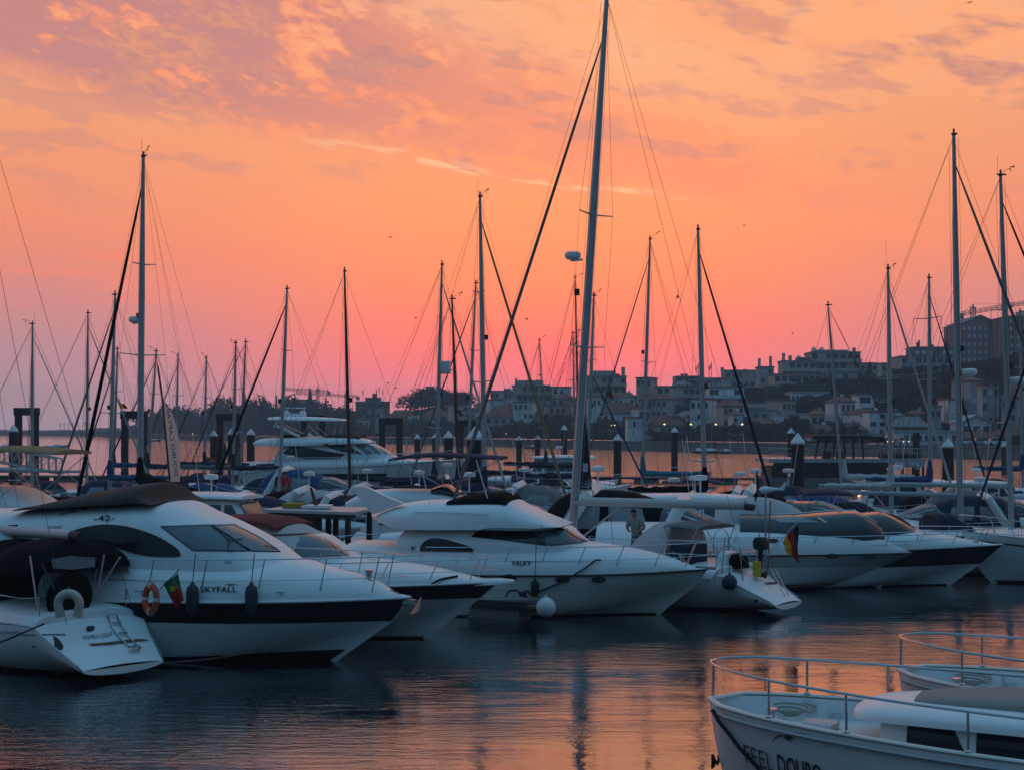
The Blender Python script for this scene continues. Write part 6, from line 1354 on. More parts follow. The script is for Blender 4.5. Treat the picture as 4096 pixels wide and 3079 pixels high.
CR_('grey hulled cabin boat in front of the floating restaurant', 3520, 76, 172, 9, 'pilot', hull='gelcoat_grey')
CR_('low white day boat between the left masts', 720, 84, 165, 8, 'sport', 'canvas_blue', radar=False, arch=False)
CR_('white day boat at the left below the pile arch', 330, 70, 168, 8, 'sport', 'canvas_navy', radar=False, arch=False)
CR_('white cruiser with navy sides right of the wooden mast', 1980, 78, 14, 9.5, 'sport', 'canvas_navy', stripe='navy_gelcoat')
CR_('white cruiser behind the navy headsail yacht', 2950, 72, 168, 9, 'sport', 'canvas_navy', arch=False)
CR_('white hardtop cruiser with teal screens right of the stooping man', 2900, 55, -10, 9.5, 'pilot', glass='teal_glass')
CR_('low white cruiser with a navy hood beside the swept arch', 2480, 63, 168, 8.5, 'sport', 'canvas_navy', arch=False)
CR_('white cruiser with grey canvas left of the white capped pile pair', 2290, 72, -12, 9, 'sport', 'canvas_grey')
CR_('small white boat with a blue hood near the foot of the tan headsail', 2240, 66, 170, 7.5, 'sport', 'canvas_blue', radar=False, arch=False)
CR_('white motor boat with black canvas behind the right cruiser', 3180, 66, -8, 9, 'sport', 'canvas_black')
CR_('white cabin boat with navy hood between the right masts', 3700, 64, 172, 8.5, 'sport', 'canvas_navy')
CR_('small white pilot boat behind the dark blue sail cover', 3620, 84, 12, 8, 'pilot')
CR_('white cruiser with grey screen at the right edge behind the anchor', 4060, 66, -8, 9, 'sport', 'canvas_grey', radar=False)
CR_('white cruiser with a navy hood between the pilot house and the timber boat', 1190, 64, -12, 8.5, 'sport', 'canvas_navy', radar=False)
CR_('white day boat with a teal hood left of the black mast', 1290, 74, 168, 8, 'sport', 'canvas_teal', radar=False, arch=False)
CR_('low white boat with black covers behind the flybridge cover', 640, 60, 166, 8.5, 'sport', 'canvas_black', radar=False, arch=False)
CR_('white cruiser behind the seats of the navy bimini boat', 1880, 68, -10, 9, 'sport', 'canvas_blue')
CR_('navy hulled day boat with a black cover between the left masts', 420, 66, -10, 8, 'sport', 'canvas_black', hull='navy_gelcoat', radar=False, arch=False)
CR_('dark covered launch behind the pilot house boat', 1010, 70, 168, 8.5, 'sport', 'canvas_black', hull='navy_gelcoat', radar=False, arch=False)
CR_('navy hulled cruiser under the navy bimini left of the largest pile', 1560, 64, -10, 8.5, 'sport', 'canvas_navy', hull='navy_gelcoat', radar=False)
CR_('black covered launch right of the foot of the tan headsail', 2350, 60, 172, 7.5, 'sport', 'canvas_black', hull='navy_gelcoat', radar=False, arch=False)
CR_('navy hulled launch beside the large right pile', 3120, 72, 10, 8, 'sport', 'canvas_navy', hull='navy_gelcoat', radar=False, arch=False)
CR_('dark hulled launch with a blue cover below the pale boom', 3440, 68, -8, 8, 'sport', 'canvas_blue', hull='navy_gelcoat', radar=False, arch=False)
CR_('dark covered boat behind the navy hood at the right', 3900, 70, 8, 8, 'sport', 'canvas_black', hull='gelcoat', radar=False)
CR_('low dark launch among the left masts near the feather flag', 560, 88, 12, 8, 'sport', 'canvas_navy', hull='navy_gelcoat', radar=False, arch=False)
# timber boat with a canopy on dark posts and a yellow block on its roof
mat('yellow_worn', (.36,.25,.02), rough=.7, var=.3, vscale=6)
def timber_boat():
    b = Boat('timber_boat', 'old timber motor boat with dark canopy posts and a yellow block on its flat roof', 'motor boat', (0,0), 1330, 2000, -10, 52)
    h = Hull(10.5, 3.4, [(0,1.2),(.5,1.1),(.8,1.3),(1,1.7)], SAIL_BS, zk=-.45, rnd=2.4, stem=[(-.5,4.2),(0,4.7),(1,5.1),(1.7,5.25)])
    b.part('hull', h.shell(24, 10), 'timber_dark', 50); b.part('bulwark', h.band(.85, lambda t: sm(t, h.zs)-.05, 0, .98), 'antifoul_red', solid=False); b.part('deck', h.deck(.05,.03), 'teak', True)
    rz = lambda px, py: b.L(px, py, 0)
    a, c = rz(1105,2038), rz(1462,2048)
    rf = b.part('roof', MB().prism([(a.x,-1.5,a.z),(c.x,-1.5,c.z),(c.x,1.5,c.z),(a.x,1.5,a.z)], (0,0,.10)), 'gelcoat_grey', solid=False); b.part('roof_edge', MB().box((a.x-.04,-1.56,c.z-.12),(c.x+.05,-1.44,c.z+.0)), 'timber_dark', solid=False)
    for px in (1268,1298,1436):
        p = rz(px, 2060); 
        for y in (-1.4, 1.4): b.part('canopy_post', MB().box((p.x-.09,y-.08,1.0),(p.x+.09,y+.08,c.z-.02)), 'timber_dark', solid=False)
    wh = b.part('wheelhouse', MB().box((a.x+.2,-1.15,1.0),(rz(1250,2060).x,1.15,a.z-.02)), 'timber_dark'); x0 = a.x+.5; xe = rz(1240,2060).x
    for i in range(3): b.part('wheelhouse_window', MB().box((x0+i*(xe-x0)/3,-1.18,1.75),(x0+(i+.8)*(xe-x0)/3,-1.16,2.4)), 'clear_vinyl', solid=False)
    yb = tag(MB().box((rz(1145,0).x,-.5,a.z+.11),(rz(1218,0).x,.2,a.z+.27)).build('float_block', 'yellow_worn'), 'yellow float block lying on the flat roof of the timber boat', 'float'); yb.matrix_world = b.mat
    sb = tag(MB().prism([(rz(1225,0).x,-.6,a.z+.11),(rz(1335,0).x,-.6,a.z+.11),(rz(1320,0).x,.3,a.z+.11),(rz(1230,0).x,.3,a.z+.11)], (.03,0,.10)).build('roof_hatch', 'gelcoat'), 'white hatch board lying on the flat roof of the timber boat', 'hatch'); sb.matrix_world = b.mat
    st = tag(MB().tube([(rz(1278,0).x,-.3,a.z+.1),(rz(1255,0).x,-.35,a.z+.85)], [.09,.05], 8).build('short_spar', 'varnish'), 'short varnished spar leaning on the flat roof of the timber boat', 'spar'); st.matrix_world = b.mat
    b.tubes('guard_rail', h.path(.5,.97,-1,.1,.6,10), .016); b.part('fore_cabin', superloft([(2.0,1.1,1.75,1.0,4),(3.4,1.3,1.8,.7,4),(3.8,1.4,1.5,.5,3)], 12), 'gelcoat', 50)
    return b
TB = timber_boat()
# ------------------------------------------------------------------ piles, arches, pontoons
def pile(px, ytop, w, label, capped=True, group='black mooring piles with white cone caps'):
    d = .85*F/w; p = W(px, ytop, d); t = thing('mooring_pile', label, 'pile', (p.x, d, 0), 0, group); r = .425; zt = p.z
    ch = .62 if capped else 0
    MB().lathe([(r,-1.5),(r,zt-ch),(0,zt-ch)], seg=20).build('shaft', 'pile_black', t, 40)
    if capped: MB().lathe([(r*1.08,zt-ch-.10),(r*1.10,zt-ch+.02),(.02,zt)], seg=20).build('cap', 'cap_white', t, 30)
    b = MB().tube([(r*1.15*math.cos(a), r*1.15*math.sin(a), .7) for a in (i*math.pi/8 for i in range(17))], .05, 6); b.build('guide_ring', 'steel', t)
for a in ((54,1696,36,'white capped pile at the far left beside the first pile arch'),(855,1719,30,'white capped pile left of the second pair of masts'),(930,1705,39,'tallest white capped pile of the three left of the big yacht'),(1003,1712,32,'white capped pile at the stern of the big white yacht'),
    (1238,1726,25,'white capped pile standing in front of the big white yacht'),(1669,1734,24,'thin white capped pile right of the third pile arch'),(1740,1732,24,'thin white capped pile behind a grey mast'),(1794,1720,37,'white capped pile left of the largest pile'),
    (1901,1702,66,'largest near pile with a broad white cone cap'),(2076,1741,23,'thin white capped pile right of the crossing headsails'),(2150,1738,23,'thin white capped pile left of the tallest mast'),(2257,1698,25,'high white capped pile just left of the tallest mast'),
    (2470,1734,32,'white capped pile just right of the tallest mast'),(2698,1706,27,'white capped pile in front of the street lamps'),(3164,1709,28,'white capped pile behind the big right pile'),(3191,1730,53,'big white capped pile left of the floating restaurant'),
    (3792,1750,46,'big white capped pile between the right masts'),(4020,1763,27,'thin white capped pile at the right edge')): pile(*a)
pile(3665, 1730, 28, 'bare black pile without a cap behind the floating restaurant', False, None)
def arch(x0, x1, ytop, w, label):
    d = .85*F/w; a, c = W(x0+w/2, ytop, d), W(x1-w/2, ytop, d); t = thing('pile_arch', label, 'pile', (a.x, d, 0), 0, 'black pile arches along the outer pontoon'); z = a.z-.42; s = c.x-a.x
    MB().tube([(0,0,-1.5),(0,0,z-.02)], .425, 16).build('post', 'pile_black', t, 40); MB().tube([(s,0,-1.5),(s,0,z-.02)], .425, 16).build('post', 'pile_black', t, 40)
    MB().box((-.425,-.42,z-.45),(s+.425,.42,z+.42)).build('beam', 'pile_black', t)
for a in ((59,156,1630,30,'first black pile arch at the far left'),(484,590,1643,30,'second black pile arch behind the tall left mast'),(866,972,1654,28,'third black pile arch left of the big white yacht'),(1203,1301,1660,25,'fourth black pile arch behind the hardtop of the big yacht'),(1515,1611,1672,26,'fifth black pile arch right of the big white yacht'),(1830,1902,1680,25,'sixth black pile arch behind the largest pile')): arch(*a)
def pontoon(p, q, wd, label, z=.5, boards=True, name='pontoon', nb=None):
    "floating walkway from p to q (x, y on the water), with decking boards, floats and edge beams"
    p, q = Vector((*p, 0)), Vector((*q, 0)); d = q-p; L = d.length; t = thing(name, label, 'pontoon', p, math.atan2(d.y, d.x))
    MB().box((0,-wd/2,z-.16),(L,-wd/2+.1,z+.01)).build('edge_beam', 'dock_dark', t); MB().box((0,wd/2-.1,z-.16),(L,wd/2,z+.01)).build('edge_beam', 'dock_dark', t)
    if nb:
        me = MB().box((0,-wd/2+.1,z-.05),(L/nb-.02,wd/2-.1,z)).mesh('board', 'dock_grey')
        for i in range(nb): obj('board', me, t, (i*L/nb,0,random.Random(i).uniform(-.004,.004)))
    else: MB().box((0,-wd/2+.1,z-.05),(L,wd/2-.1,z)).build('deck', 'dock_grey', t)
    n = max(2, int(L/3.5)); me = MB().tube([(0,-wd/2+.15,.12),(0,wd/2-.15,.12)], .30, 10).mesh('float', 'dock_dark') if False else MB().box((-1.1,-wd/2+.12,-.35),(1.1,wd/2-.12,z-.165)).mesh('float', 'concrete')
    for i in range(n): obj('float', me, t, (L*(i+.5)/n,0,0))
    return t
a, c = W(1760,HY,42.6), W(2178,HY,41.0); pontoon((a.x-3,44.2), (c.x,41.0), 1.0, 'finger pontoon between the middle yacht and the red trimmed cruiser', .52, nb=46)
mat('bumper_tan', (.13,.10,.055), rough=.9, var=.3)
e = W(2160,2415,40.5); tag(MB().tube([(e.x-.35,40.45,.42),(e.x+.15,40.45,.44),(e.x+.3,40.9,.44)], .09, 10).build('bumper_roll', 'bumper_tan', None, True), 'tan padded bumper on the end of the finger pontoon', 'bumper')
rp = thing('coiled_rope', 'dark mooring rope coiled on the end of the finger pontoon', 'rope', W(2085,2390,40.9)); MB().tube(curve_pts([(-.45,0,.04),(-.35,0,.18),(-.15,0,.22),(0,0,.1),(.15,.0,.2),(.3,0,.08),(.5,0,.05)], 4), .03, 6).build('strand', 'rope', rp, True); MB().tube([(.1*math.cos(i*.7)+.05,.1*math.sin(i*.7),.03+.01*i) for i in range(14)], .028, 6).build('coil', 'rope', rp, True)
pontoon((-60,152), (6,148), 3., 'long outer pontoon at the edge of the open river on the left', .55); pontoon((8,148), (27.5,143), 3., 'outer pontoon beside the floating restaurant', .55); pontoon((-50,68), (46,66.5), 2., 'main walkway pontoon between the boat rows', .5)
pontoon((-46,100), (20,98), 2., 'second walkway pontoon between the far masts', .5)
def gangway():
    p, q = W(-60,1835,104), W(238,1892,108); t = thing('gangway', 'sloping lattice gangway down to the pontoon at the left edge', 'gangway', p); d = q-p
    for y in (-.7,.7):
        b = MB(); o = Vector((0,y,0)); b.tube([o, d+o], .06, 5).tube([o+Vector((0,0,1.1)), d+o+Vector((0,0,1.1))], .06, 5); n = 10
        for i in range(n+1): b.tube([o+d*(i/n), o+d*(i/n)+Vector((0,0,1.1))], .04, 4)
        for i in range(n): b.tube([o+d*(i/n), o+d*((i+1)/n)+Vector((0,0,1.1))], .03, 4)
        b.build('truss', 'aluminium', t)
    MB().prism([(0,-.7,-.05),(d.x,d.y-.7,d.z-.05),(d.x,d.y+.7,d.z-.05),(0,.7,-.05)], (0,0,.08)).build('walkway', 'dock_grey', t)
gangway()
# ------------------------------------------------------------------ big white yacht at the outer pontoon
def big_yacht():
    b = Boat('motor_yacht', 'big white three deck yacht with a hardtop and radar domes, moored at the outer pontoon', 'motor yacht', (-9.6,0), 950, 1976, -4, 120)
    Q = lambda *p: zpts(p, 900, 1700, 800/2212); A = lambda *p: zpts(p, 750, 1250, 900/1996)
    zs = [(0,1.7),(.25,2.3),(.5,2.4),(.8,2.75),(1,3.0)]
    h = Hull(19.2, 5.2, zs, MOTOR_BS, [(0,-.1),(.5,.1),(.75,.5),(1,1.2)], [(0,.92),(.5,.9),(.75,.76),(1,.3)], -.7, stem=[(-.7,7),(0,7.8),(1.5,8.9),(3,9.7)], flare=.85)
    b.part('hull', h.shell(30, 10), 'gelcoat', 50); b.part('hull_window_band', h.band(1.35, 1.85, .38, .70), 'tinted_glass', solid=False); b.part('rub_rail', h.band(lambda t: sm(t, zs)-.12, lambda t: sm(t, zs)-.06, 0, .98, .03), 'gelcoat_grey', solid=False)
    dk = b.part('deck', moulding(b, h, [(1750,1838),(1640,1836),(1580,1826),(1300,1830),(900,1850)], 0, 2.8), 'gelcoat', 50)
    st = []
    for (x, y), hw, e in zip([(1095,1850),(1120,1815),(1165,1772),(1300,1762),(1440,1764),(1515,1782),(1573,1818),(1625,1838)], (2.0,2.1,2.2,2.2,2.15,1.95,1.6,1.0), (5,5,5,5,4,3.6,3,2.6)): p = b.L(x, y, 0); st.append((p.x, 2.3, p.z, hw, e))
    sa = b.part('saloon', superloft(densify(st, 3), 24), 'gelcoat', 50)
    st = []
    for (x, yb, yt), hw in zip([(1036,1775,1768),(1050,1778,1756),(1120,1782,1748),(1300,1778,1744),(1435,1772,1748),(1490,1772,1764)], (2.0,2.2,2.35,2.35,2.2,1.8)): a, c = b.L(x, yb, 0), b.L(x, yt, 0); st.append((a.x, a.z, c.z, hw, 3.2))
    fl = b.part('upper_deck', superloft(densify(st, 3), 20), 'gelcoat', 50); tr = b.bvh([sa, fl, dk])
    b.decal('saloon_window', Q((640,305),(690,262),(745,230),(950,250),(1220,300),(1335,318),(1262,362),(1080,366),(880,370),(740,345)), 'tinted_glass', tree=tr, off=.03)
    b.decal('saloon_window', Q((1045,207),(1140,198),(1240,200),(1390,240),(1520,315),(1400,308),(1280,285),(1160,252)), 'tinted_glass', tree=tr, off=.03)
    for q in (((1445,228),(1540,226),(1640,314),(1560,316)),((1560,226),(1640,226),(1740,316),(1665,315)),((1660,226),(1700,228),(1830,318),(1762,316))): b.decal('windscreen', Q(*q), 'grey_glass', tree=tr, off=.03)
    b.decal('hull_window', [(1016,1862),(1030,1855),(1099,1854),(1095,1866),(1016,1869)], 'tinted_glass', off=.03)
    # hardtop on struts, domes, arch legs
    st = []
    for (x, yb, yt), hw in zip([(1084,1674,1672),(1100,1680,1667),(1250,1682,1666),(1370,1683,1674),(1392,1682,1680)], (.9,1.7,1.8,1.6,1.2)): a, c = b.L(x, yb, 0), b.L(x, yt, 0); st.append((a.x, a.z, c.z, hw, 2.8))
    ht = b.part('hardtop', superloft(densify(st, 3), 16), 'gelcoat', True, solid=False)
    for sd in (-1, 1):
        y = sd*1.5
        for (x0,y0),(x1,y1),r,m in (((1124,1702),(1215,1746),.22,'gelcoat'),((1112,1706),(1130,1682),.16,'gelcoat'),((1225,1735),(1262,1682),.05,'steel'),((1350,1738),(1360,1682),.06,'steel'),((1245,1700),(1300,1745),.05,'gelcoat')):
            p, q = b.L(x0,y0,0), b.L(x1,y1,0); p.y = q.y = y; b.part('hardtop_strut', MB().tube([p, q], r, 6, .6), m, True, solid=False)
    for x, r in ((1146,.32),(1211,.32)):
        p = b.L(x, 1657, 0); b.part('radar_dome', MB().lathe([(.02,-.4),(r*.9,-.36),(r,-.05),(r*.75,.24),(.02,.34)], p, 14), 'gelcoat', True, solid=False)
    p = b.L(1180,1655,0); b.part('antenna_frame', MB().box((p.x-.5,-.4,p.z-.3),(p.x+.5,.4,p.z+.05)).tube([(p.x-.8,0,p.z+.5),(p.x+.9,0,p.z+.5)], .06, 6).tube([(p.x-.7,0,p.z-.3),(p.x-.7,0,p.z+.5)], .04, 5).tube([(p.x+.8,0,p.z-.3),(p.x+.8,0,p.z+.5)], .04, 5), 'gelcoat', solid=False)
    st = []
    for (x, yb, yt) in ((1300,1748,1746),(1330,1748,1735),(1400,1750,1733),(1452,1752,1733),(1448,1754,1750)): a, c = b.L(x, yb, 0), b.L(x, yt, 0); st.append((a.x, a.z-.1, c.z, 1.8, 2.6))
    b.part('wind_deflector', superloft(st, 14), 'canvas_brown', True, solid=False); b.part('flybridge_seats', superloft([(b.L(1140,0,0).x,4.6,5.0,1.6,4),(b.L(1215,0,0).x,4.6,5.1,1.6,4)], 12), 'canvas_black', True, solid=False)
    for sd in (-1, 1): bow_rail(b, h, .05, .98, .8, (.1,.2,.3,.45,.6,.75,.88), sd, .1, .1, .02, mid=False)
big_yacht()
# ------------------------------------------------------------------ floating restaurant at the right
def restaurant():
    d = 139.; Q = lambda *p: zpts(p, 2950, 1650, 1146/2212); o = W(3072,HY,d); o.z = 0; t = thing('floating_restaurant', 'dark glazed floating restaurant with a roof terrace and a canopy on slanted posts', 'houseboat', o)
    X = lambda px: W(px,HY,d).x-o.x; Zz = lambda py: W(CX,py,d).z
    x1, xg, xr = X(3090), X(3556), X(3693); dp = 7.
    MB().box((x1-.5,-.3,-.5),(xr,dp,.75)).build('hull', 'concrete', t); MB().box((X(3072),-.6,Zz(1848)-.0),(xr+.1,dp+.3,Zz(1833))).build('roof_terrace', 'gelcoat_grey', t); MB().box((X(3090),-.55,Zz(1866)),(X(3570),-.45,Zz(1848)-.004)).build('fascia', 'dock_dark', t)
    MB().box((X(3575),-.62,Zz(1866)),(xr,-.5,Zz(1849))).build('sign_board', 'gelcoat', t)
    n = 9; gw = (xg-x1)/n; zt = Zz(1866)
    MB().box((x1,.6,.75),(xg-.1,dp-.5,zt)).build('inner_hall', 'wall_dark', t)
    for i in range(n): MB().box((x1+i*gw+.08,.0,.80),(x1+(i+1)*gw-.08,.06,zt-.004)).build('glass_pane', 'far_glass' if i not in (1,) else 'clear_vinyl', t)
    for i in range(n+1): MB().box((x1+i*gw-.08,-.06,.75),(x1+i*gw+.08,.12,zt)).build('mullion', 'dock_dark', t)
    for px in (3560,3608,3650,3690): MB().box((X(px)-.09,-.3,.75),(X(px)+.09,-.1,Zz(1849))).build('post', 'dock_dark', t)
    cb = MB(); c0, c1 = X(3248), X(3470); z0 = Zz(1752); ca = MB().prism([(c0-.2,-1,z0),(c1,-1,z0),(c1+1.5,-1,z0-.15),(X(3533),-1,z0-.35),(X(3533),-1,z0-.28),(c1+1.2,-1,z0+.14),(c1,-1,z0+.28),(c0,-1,z0+.28)], (0,5,0)).build('canopy', 'dock_dark', t); MB().box((c0+.1,-.95,z0+.281),(c1,3.9,z0+.32)).build('canopy_sheet', 'canvas_tan', ca)
    for px, tilt in ((3302,-.25),(3334,-.15),(3407,0),(3442,.1)):
        for y in (-.6,3.2): MB().tube([(X(px)+tilt*1.2,y,Zz(1833)),(X(px),y,z0)], .09, 6).tube([(X(px),y,z0-.5),(X(px)+.4,y,z0)], .06, 5).build('canopy_post', 'dock_dark', t)
    for px in (3318,3424): MB().box((X(px)-.7,-.3,Zz(1793)),(X(px)+.9,.0,Zz(1791))).build('cross_bar', 'dock_dark', t)
    for px in (3310,3365): MB().box((X(px)-.4,0,Zz(1833)),(X(px)+.4,.6,Zz(1803))).build('terrace_locker', 'rubber', t)
    for i in range(22): MB().tube([(X(3076)+i*(xr-X(3076))/21,-.5,Zz(1833)),(X(3076)+i*(xr-X(3076))/21,-.5,Zz(1833)+1.0)], .025, 4).build('railing_post', 'steel', t)
    for zz in (.5,1.0): MB().tube([(X(3076),-.5,Zz(1833)+zz),(xr,-.5,Zz(1833)+zz)], .02, 4).build('railing', 'steel', t)
    MB().box((X(3545),.5,Zz(1833)),(X(3690),3,Zz(1808))).build('stair_house', 'dock_dark', t); MB().box((X(3100),-.35,.75),(X(3690),-.3,1.7)).box((0,0,0),(0.001,0.001,.001)).build('quay_rail', 'dock_dark', t) if False else None
    me = text_mesh('Que N', .01); k = 3.0/max(v.co.x for v in me.vertices); 
    for v in me.vertices: v.co = Vector((X(3612)+v.co.x*k*.62, -.632, Zz(1864)+v.co.y*.55))
    me.materials.append(M('ink_grey')); obj('lettering', me, t)
    MB().box((X(3150),-.02,.9),(X(3160),-.01,zt-.3)).build('warm_lit_gap', 'window_glow', t); MB().box((X(3430),.61-.03,1.2),(X(3510),.59,2.2)).build('lit_panel', 'window_glow', t)
mat('window_glow', (.7,.55,.38), rough=.6, var=.2, emit=(1,.62,.35,.22))
restaurant()
# ------------------------------------------------------------------ people
def skin_mesh(name, chains, m):
    "chains: lists of (point, radius); grown with a skin modifier into one body"
    vs, es, rs = [], [], []; idx = {}
    for ch in chains:
        prev = None
        for p, r in ch:
            k = tuple(round(c, 4) for c in p)
            if k not in idx: idx[k] = len(vs); vs.append(p); rs.append(r)
            if prev is not None: es.append((prev, idx[k]))
            prev = idx[k]
    me = bpy.data.meshes.new(name); me.from_pydata(vs, es, []); o = bpy.data.objects.new(name, me); COL.objects.link(o)
    o.modifiers.new('skin', 'SKIN').use_smooth_shade = True; sv = me.skin_vertices[0].data
    for i, r in enumerate(rs): sv[i].radius = r if isinstance(r, tuple) else (r, r)
    sv[0].use_root = True; o.modifiers.new('sub', 'SUBSURF').levels = 2; o.modifiers['sub'].render_levels = 2
    dg = bpy.context.evaluated_depsgraph_get(); out = bpy.data.meshes.new_from_object(o.evaluated_get(dg)); bpy.data.objects.remove(o); out.materials.clear(); out.materials.append(M(m)); return out
def person(label, loc, rz, top, bottom, lean=0., arms='down', hair=True, h=1.75, hood=False):
    t = thing('person', label, 'person', loc, rz); k = h/1.75; V3 = lambda x, y, z: ((x+lean*max(0, z-.95)*1.0)*k, y*k, z*k)
    # x forward, y left
    pel, chest, neck, head = V3(0,0,.95), V3(.01,0,1.32), V3(0,0,1.50), V3(.02+lean*.1,0,1.60)
    legs = {s: [(pel,.15),(V3(0,s*.10,.88),.105),(V3(.02,s*.12,.50),.07),(V3(-.02,s*.13,.09),.05),(V3(.10,s*.14,.045),.045),(V3(.17,s*.145,.035),.03)] for s in (-1,1)}
    if arms == 'front': ar = {s: [(chest,.15),(V3(0,s*.20,1.40),.07),(V3(.06,s*.29,1.14),.05),(V3(.26,s*.16,1.05),.042),(V3(.34,s*.09,1.06),.03)] for s in (-1,1)}
    else: ar = {s: [(chest,.15),(V3(0,s*.20,1.40),.07),(V3(-.02,s*.27,1.12),.05),(V3(.07,s*.25,.88),.04),(V3(.10,s*.23,.79),.032)] for s in (-1,1)}
    trunk = [(pel,.15),(V3(.01,0,1.12),(.155,.12)),(chest,.15),(V3(0,0,1.45),.08),(neck,.058),(head,.088),(V3(.02+lean*.1,0,1.69),.085)]
    obj('body', skin_mesh('body', [trunk, legs[1], legs[-1], ar[1], ar[-1]], 'skin'), t)
    bot = lambda c, g: [(p, (r+g) if not isinstance(r, tuple) else tuple(q+g for q in r)) for p, r in c]
    obj('jacket' if top == 'cloth_red' else 'shirt', skin_mesh('top', [bot([(V3(0,0,.86),.16)]+trunk[0:4], .022), bot([ar[1][0]]+ar[1][1:(4 if top != 'cloth_pale' else 3)], .022), bot([ar[-1][0]]+ar[-1][1:(4 if top != 'cloth_pale' else 3)], .022)], top), t)
    obj('trousers', skin_mesh('trousers', [bot([(V3(0,0,1.0),.14),(pel,.15)]+legs[1][1:4], .018), bot([(pel,.15)]+legs[-1][1:4], .018)], bottom), t)
    for s in (-1,1): MB().rings([[Vector(V3(x, s*.14+y, z)) for x, y in ((-.09,-.04),(.1,-.05),(.19,-.035),(.21,0),(.19,.035),(.1,.05),(-.09,.04),(-.11,0))] for z in (0,.05,.085)]).build('shoe', 'rubber', t, True)
    # hair cap, ears, nose, eyes
    hc = Vector(V3(.02+lean*.1,0,1.655)); cap = MB(); g = []
    for i in range(7):
        a = i/6*1.75; g.append([hc+Vector((-.012+.108*math.sin(a)*math.cos(q)*(1 if math.cos(q) < .2 else (1 if a < 1.0 else .55)), .098*math.sin(a)*math.sin(q), .125*math.cos(a))) for q in (j*math.pi/8 for j in range(17))])
    cap.sheet(g).build('hair', 'hair', t, True)
    fc = MB(); fc.prism([hc+Vector((.095,-.016,-.05)), hc+Vector((.095,.016,-.05)), hc+Vector((.125,0,-.055)), hc+Vector((.095,0,.0))], (.002,0,.002)); fc.build('nose', 'skin', t)
    for s in (-1,1):
        MB().lathe([(.002,-.01),(.022,-.004),(.026,.004),(.002,.012)], hc+Vector((0,s*.092,-.02)), 8, (0,s,0)).build('ear', 'skin', t); MB().lathe([(.001,-.004),(.011,0),(.001,.005)], hc+Vector((.086,s*.032,-.005)), 8, (1,0,0)).build('eye', 'ink', t)
    # fingers of each hand
    for s in (-1,1):
        w = Vector(ar[s][-1][0]); dv = (w-Vector(ar[s][-2][0])).normalized(); sd = dv.cross(Vector((0,1,0)) if arms == 'down' else Vector((0,0,1))).normalized(); hb = MB()
        for q, ln in enumerate((.065,.078,.072,.056)):
            b0 = w+dv*.02+sd*(.028-.019*q); c1 = b0+dv*ln*.5; hb.tube([b0, c1, c1+dv*ln*.4+Vector((0,-s*.012,-.006))], [.009,.008,.006], 5)
        hb.tube([w+sd*.03, w+sd*.055+dv*.03, w+sd*.06+dv*.055], [.011,.009,.007], 5); hb.build('fingers', 'skin', t, True)
    return t
pw = W(1137,2012,80); pr = person('person in a red jacket seen from behind, standing on a boat deck left of centre', (pw.x, 80, 1.36), R(85), 'cloth_red', 'cloth_grey', arms='down')
pw = W(1120,2012,80.6); person('person in dark blue half hidden left of the person in red', (pw.x, 80.6, 1.36), R(110), 'cloth_navy', 'cloth_pale')
pm = N.mat@Vector((-3.0,.55,1.22)); person('man in a pale grey shirt bending over on the tall-masted yacht', pm, R(-115), 'cloth_pale', 'cloth_grey', lean=.42, arms='front')
# ------------------------------------------------------------------ feather flags, hoisted flags, loose sail
def feather(label, d, lead, trail, tip, base, m, body=None, ink='ink_grey', tsize=None):
    p = W(*base, d); p.z = .5 if d < 75 else .5; t = thing('feather_flag', label, 'flag', p); C = lambda x, y: W(x, y, d)-p
    pl = [Vector((0,0,0)), C(*base)]+[C(*q) for q in lead[::-1]]+[C(*tip)]; MB().tube(curve_pts(pl, 4), [.035]*(4*(len(pl)-1))+[.012], 6).build('pole', 'dark_mast', t, True)
    n = 16; g = []
    for i in range(n+1):
        u = i/n; a = Vector((sm(u, [(k/(len(lead)-1), q[0]) for k, q in enumerate(lead)]), sm(u, [(k/(len(lead)-1), q[1]) for k, q in enumerate(lead)]))); c = Vector((sm(u, [(k/(len(trail)-1), q[0]) for k, q in enumerate(trail)]), sm(u, [(k/(len(trail)-1), q[1]) for k, q in enumerate(trail)])))
        g.append([C(a.x+(c.x-a.x)*v, a.y+(c.y-a.y)*v)+Vector((0,.10*math.sin(v*5+u*3)+.02*math.sin(u*17),0)) for v in (j/8 for j in range(9))])
    cl = MB().sheet(g).build('cloth', m, t, True)
    if body:
        me = text_mesh(body, .004); w = max(v.co.x for v in me.vertices); (x0,y0),(x1,y1),hp = tsize; a = Vector((x0,y0)); u = Vector((x1-x0,y1-y0)); nrm = Vector((-u.y, u.x)).normalized()*-hp
        nrm = Vector((u.y, -u.x)).normalized()*hp
        for v in me.vertices: q = a+u*(v.co.x/w)+nrm*(-v.co.y/.72); v.co = C(q.x, q.y)+Vector((0,-.16,0))
        me.materials.append(M(ink)); obj('lettering', me, cl)
feather('tall white feather flag with vertical lettering beside the left mast', 50, [(648,1584),(655,1660),(664,1760),(672,1850),(680,1925)], [(652,1588),(690,1652),(712,1740),(717,1840),(717,1925)], (629,1450), (682,1930), 'banner_white', 'DOURO CAPTAIN', 'ink', ((704,1905),(668,1618),15))
feather('brown feather flag with pale script in front of the third pile arch', 92, [(882,1732),(874,1770),(868,1820),(862,1878)], [(886,1734),(904,1780),(904,1820),(892,1878)], (884,1700), (868,1885), 'canvas_brown', 'porto cruz', 'rope_pale', ((886,1868),(894,1752),12))
